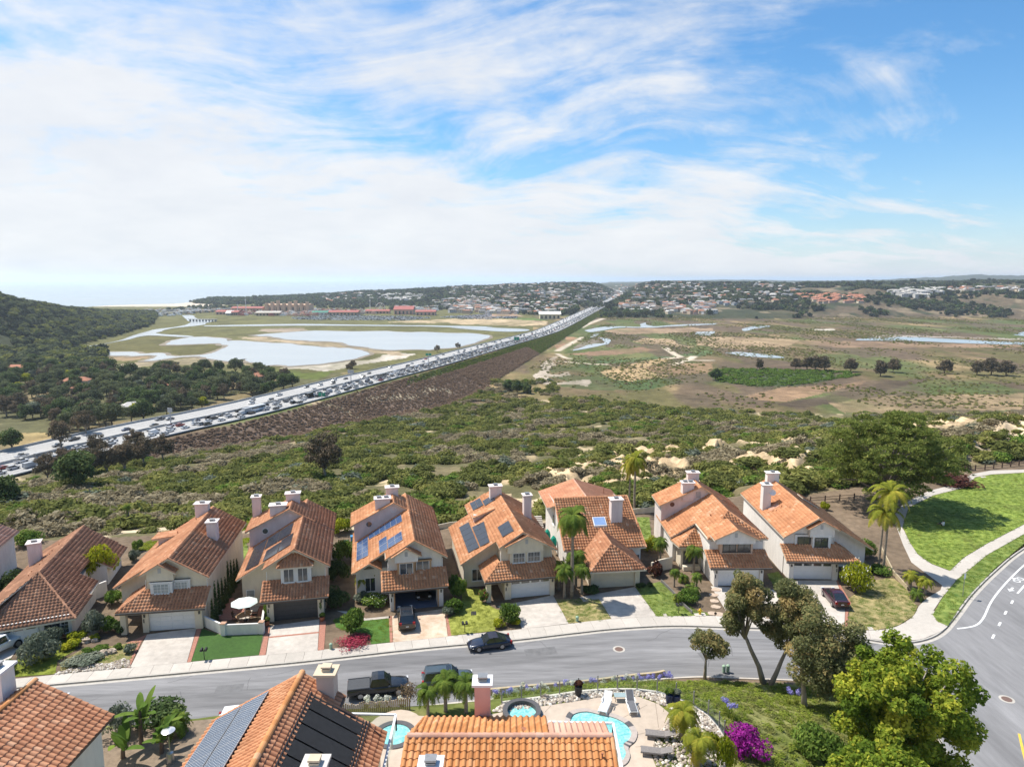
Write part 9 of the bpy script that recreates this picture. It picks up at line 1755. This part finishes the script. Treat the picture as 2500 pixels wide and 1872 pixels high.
def zone(n,poly,ylim,wts,rts,vs,z=None):
    c=0;t=0; xs=[p[0] for p in poly];ys=[p[1] for p in poly]
    while c<n and t<n*6:
        t+=1; px_,py_=rh_.uniform(min(xs),max(xs)),rh_.uniform(min(ys),max(ys))
        if not inp((px_,py_),poly): continue
        g=onground_fast(px_,py_)
        if g is None or g[1]<1600: continue
        hs.append((math.hypot(g[0],g[1]),g+(px_,),rh_.choices(list(wts),list(wts.values()))[0],rh_.choices(list(rts),list(rts.values()))[0],rh_.choice(vs))); c+=1
_dg=np.geomspace(1400,5200,420)
def onground_fast(px_,py_):
    u=(px_-1250)/F;v=(py_-936)/F; x=u*_dg;y=_dg*(CP-v*SP);z=CAMH-_dg*(SP+v*CP); w_=np.where(z<gz(x,y))[0]
    return None if not len(w_) else (float(x[w_[0]]),float(y[w_[0]]),gzs(x[w_[0]],y[w_[0]]))
mixw={'white':.30,'cream':.28,'tan':.22,'grey':.15,'pink':.05}; mixr={'grey':.35,'brown':.3,'pale':.25,'terracotta':.1}
zone(700,y5([(0,200),(700,170),(1400,150),(1500,300),(1150,330),(950,420),(700,440),(0,440)]),0,mixw,mixr,(0,1,2,3)); zone(60,y4([(1290,140),(1480,135),(1650,160),(1600,200),(1320,195)]),0,{'white':1},{'pale':.7,'grey':.3},(1,3)); zone(70,y4([(780,110),(1300,110),(1300,200),(780,200)]),0,mixw,mixr,(0,1)); zone(330,y5([(1400,200),(2208,150),(2208,440),(1900,440),(1450,430),(1400,330)]),0,mixw,{'terracotta':.2,'grey':.3,'brown':.25,'pale':.25},(0,1,2,3)); zone(75,y6([(680,225),(1130,225),(1130,275),(700,285)]),0,{'cream':.4,'tan':.3,'pink':.3},{'terracotta':1},(0,1,2)); zone(70,y6([(1310,190),(1650,185),(1640,235),(1320,240)]),0,{'white':.8,'grey':.2},{'pale':.8,'grey':.2},(1,3)); zone(60,y6([(1700,180),(2208,180),(2208,205),(1700,205)]),0,mixw,mixr,(0,1)); zone(200,y6([(0,110),(700,120),(700,280),(0,300)]),0,mixw,mixr,(0,1,2)); zone(70,y4([(1700,190),(2208,190),(2208,260),(1700,260)]),0,{'cream':.5,'white':.5},mixr,(1,3))
hs.sort(key=lambda h:h[0]); rest=MB(); rm=[];ml=[]
for i,(d,g,wn_,rn_,v) in enumerate(hs):
    me=fhouse(wn_,rn_,v); a=rh_.uniform(-.5,.5)+(math.pi/2 if rh_.random()<.25 else 0)
    if i<300: o=link(bpy.data.objects.new('far_house',me)); o.location=g[:3]; o.rotation_euler=(0,0,a); tag(o,'tiny distant %s house with %s roof %s'%(wn_,rn_,'above the fairground' if g[3]<1150 else 'left of the freeway end' if g[3]<1490 else 'right of the freeway end' if g[3]<1740 else 'low on the right hills' if g[3]<2100 else 'atop the right bluff'),'house','houses of the far hillside town')
    else:
        c_,s_=math.cos(a),math.sin(a); b0=len(rest.v); rest.v+=[(g[0]+q.co.x*c_-q.co.y*s_,g[1]+q.co.x*s_+q.co.y*c_,g[2]+q.co.z) for q in me.vertices]
        for p_ in me.polygons:
            m_=me.materials[p_.material_index]
            if m_ not in ml: ml.append(m_)
            rest.f.append(tuple(b0+k for k in p_.vertices)); rest.m.append(ml.index(m_)); rest.t.append(0)
if rest.f: tag(rest.build('distant_houses',ml),'minute houses scattered over the most distant hills','houses',kind='stuff')
# fairground
redr=mat('fair_roof_red',(.36,.11,.09),.8,.1,.2); tanw=mat('fair_wall_tan',(.52,.36,.24),.9,.1,.2); grn=mat('fair_roof_green',(.05,.20,.14),.8,.1,.2); wht=mat('fair_white',(.70,.69,.66),.8,.05,.2); gryr=mat('fair_roof_grey',(.44,.40,.34),.8,.1,.2); pnk=mat('fair_wall_pink',(.60,.36,.27),.9,.08,.2)
def hall(label,px0,px1,py,dp,h,rm_,wm,rise=4.,cat='building'):
    a,b_=G(px0,py,PZ),G(px1,py,PZ); W_=b_[0]-a[0]; t=thing('fair_hall',label,cat,((a[0]+b_[0])/2,a[1]+dp/2,PZ)); MB().box(-W_/2,W_/2,-dp/2,dp/2,0,h).build('wall',wm,t); b=MB(); o=2.; b.add([(-W_/2-o,-dp/2-o,h),(W_/2+o,-dp/2-o,h),(W_/2+o,dp/2+o,h),(-W_/2-o,dp/2+o,h),(-W_/2-o,0,h+rise),(W_/2+o,0,h+rise)],[(0,1,5,4),(2,3,4,5),(1,2,5),(3,0,4),(3,2,1,0)]); b.build('roof',rm_,t)
    k=max(3,int(W_/9)); 
    for i in range(k): x=-W_/2+W_*(i+.5)/k; MB().box(x-2.2,x+2.2,-dp/2-.3,-dp/2-.02,1.,h*.7).build('opening',glass,t)
    return t
for a in (('long low hall with pale red roof behind the parking lot',803,873,770,35,9,redr,tanw),('green roofed hall left of the long red one',762,800,770,30,8,grn,wht),('big dark red pavilion near the ferris wheel',962,1008,768,45,14,redr,pnk,9.),('pink hall right of the dark red pavilion',1015,1062,770,35,10,redr,pnk),('pale grey low hall left of the green one',624,682,771,40,8,gryr,tanw),('red tent hall nearest the river mouth',527,560,768,35,8,redr,pnk),('red hall right of the white tents',565,580,770,30,9,redr,pnk),('white tent between the red halls',552,566,770,25,6,wht,wht,7.),('pink long arcade behind the parking lot',893,950,766,25,8,redr,pnk),('cream barn group beside the freeway field',1318,1368,779,40,12,wht,mat('fair_wall_cream',(.66,.58,.40)),6.),('tan hall left of the grandstand',565,640,762,40,12,redr,tanw)): hall(*a)
t=hall('tan grandstand complex with square towers','' if False else 648,752,763,60,22,tanw,tanw,3.)
for i in range(8): MB().box(-62+i*17,-54+i*17,-34,-24,0,27+(i%3)*4).build('tower',tanw,t); 
for px_,y0,y1,lab in ((601,757,725,'tall white mast left of the grandstand'),(581,759,738,'shorter white mast near the red tents'),(904,755,726,'tall white ride tower left of the ferris wheel')):
    g=G(px_,y0+8,PZ); h_=(y0-y1)/F*g[1]*1.0+4; t=thing('ride_mast',lab,'mast',g); MB().tube([(0,0,0),(0,0,h_)],[1.3,.8],6).build('pole',wht,t); MB().lathe([(2.2,h_*.86),(2.2,h_*.9)],8).build('ring',wht,t)
g=G(929,764,PZ); t=thing('ferris_wheel','white ferris wheel at the fairground','ferris wheel',g); b=MB(); n=20; pr=[(13*math.cos(2*math.pi*i/n),0,16+13*math.sin(2*math.pi*i/n)) for i in range(n+1)]; b.tube(pr,.55,4,cap=False); b.build('rim',wht,t)
for i in range(10): a=2*math.pi*i/10; MB().tube([(0,0,16),(13*math.cos(a),0,16+13*math.sin(a))],.3,4).build('spoke',wht,t); MB().box(13*math.cos(a)-1.1,13*math.cos(a)+1.1,-1.1,1.1,13.2+13*math.sin(a),15.6+13*math.sin(a)).build('gondola',redr if i%2 else wht,t)
for s_ in (-1,1): MB().tube([(s_*7,s_*2,0),(0,s_*1,16)],.6,4).build('support',wht,t)
def mass(name,label,poly,n,mats_,sz,zoff=0.,cat='cars'):
    b=MB(); rr_=random.Random(len(name)+n); w_=g2(poly,PZ); xs=[p[0] for p in w_];ys=[p[1] for p in w_]; c=0
    while c<n:
        x,y=rr_.uniform(min(xs),max(xs)),rr_.uniform(min(ys),max(ys))
        if not inp((x,y),w_): n-=.25; continue
        a,b_,h=sz; k=rr_.uniform(.7,1.3); z_=gzs(x,y); m_=rr_.randrange(len(mats_)); b.box(x-a/2*k,x+a/2*k,y-b_/2,y+b_/2,z_,z_+h*.55*k,m_); b.box(x-a/4*k,x+a/4*k,y-b_*.42,y+b_*.42,z_+h*.55*k,z_+h*k,m_); c+=1
    tag(b.build(name,mats_),label,cat,kind='stuff')
cm_=[MATS['paint_fwy_white'],MATS['paint_fwy_silver'],MATS['paint_fwy_grey'],MATS['paint_fwy_black'],MATS['paint_fwy_white']]
mass('parked_cars','rows of parked cars in front of the fairground halls',y4([(520,330),(800,310),(1500,318),(1720,330),(1500,352),(900,352),(560,345)]),1300,cm_,(4.6,2.,1.6)); mass('parked_cars','parked cars around the bare fairground field',y4([(1760,325),(2208,300),(2208,345),(1900,338)])+y5([(560,455),(560,475),(0,470)]),900,cm_,(4.6,2.,1.6)); mass('fair_tents','white tents and booths behind the halls',y4([(1380,240),(1760,250),(1740,272),(1400,262)]),220,[wht,wht,tanw],(16,9,6),cat='tents'); mass('fair_booths','mixed booths and rides around the fairground halls',y4([(0,275),(560,262),(1250,270),(1250,300),(560,318),(60,312)]),420,[redr,wht,tanw,gryr,pnk],(13,8,6),cat='booths'); mass('beach_houses','low beach houses and sheds by the river mouth',y3([(1150,270),(1600,255),(2000,250),(2000,262),(1500,310),(1250,330)]),160,[gryr,wht,tanw],(13,9,5),cat='houses')
# bridges over the river mouth
def bridge(label,p0,p1,h,np_,wd):
    a,b_=Vector(G(*p0,PZ)),Vector(G(*p1,PZ)); t=thing('bridge',label,'bridge',a); d=b_-a; n=Vector((-d.y,d.x,0)).normalized()*wd/2; b=MB(); b.slab([tuple(v+Vector((0,0,h))) for v in (-n,d-n,d+n,n)],1.2); b.build('deck',barr,t)
    for i in range(np_): c=d*((i+.5)/np_); MB().box(c.x-.9,c.x+.9,c.y-wd*.4,c.y+wd*.4,-1,h-1.1).build('pier',barr,t)
bridge('low pier bridge over the river mouth',y3([(1590,362)])[0],y3([(1830,364)])[0],6.,9,7.); bridge('coast road bridge behind the pier bridge',y3([(1380,312)])[0],y3([(2000,268)])[0],8.,12,12.)
# small roofs in the grove
for i,(a,b_,w_) in enumerate(((165,800,15),(650,930,16),(1120,1150,13),(2110,870,18),(2190,885,14),(690,985,13),(1400,960,12))):
    q=y3([(a,b_)])[0]; g=onground(*q)
    if g: o=link(bpy.data.objects.new('grove_house',fhouse('cream','terracotta' if i!=2 else 'pale',i%3))); o.location=(g[0],g[1],g[2]+.3); o.rotation_euler=(0,0,.3*i); tag(o,('terracotta roofed house at the far left of the grove','terracotta roofed house amid the grove trees','pale roofed house low in the grove near the freeway','wide terracotta house at the right end of the grove','small terracotta house at the grove edge by the lagoon','low terracotta house behind the pale trees','small roof peeking from the grove centre')[i],'house')
# ---------------------------------------------------------------- haze
b=MB(); b.box(-42000,42000,-300,42500,-76.2,max(float(Z.max())+12,CAMH+20)); o=b.build('haze',[]); m,t=nodes('haze_air'); ou=t.nodes.new('ShaderNodeOutputMaterial'); pv_=t.nodes.new('ShaderNodeVolumePrincipled'); pv_.inputs['Color'].default_value=(.76,.87,1.,1); pv_.inputs['Density'].default_value=HAZE; pv_.inputs['Anisotropy'].default_value=.35; t.links.new(pv_.outputs[0],ou.inputs['Volume']); o.data.materials.append(m); tag(o,'thin pale sea haze over the whole valley','haze',kind='stuff'); o.display_type='WIRE'
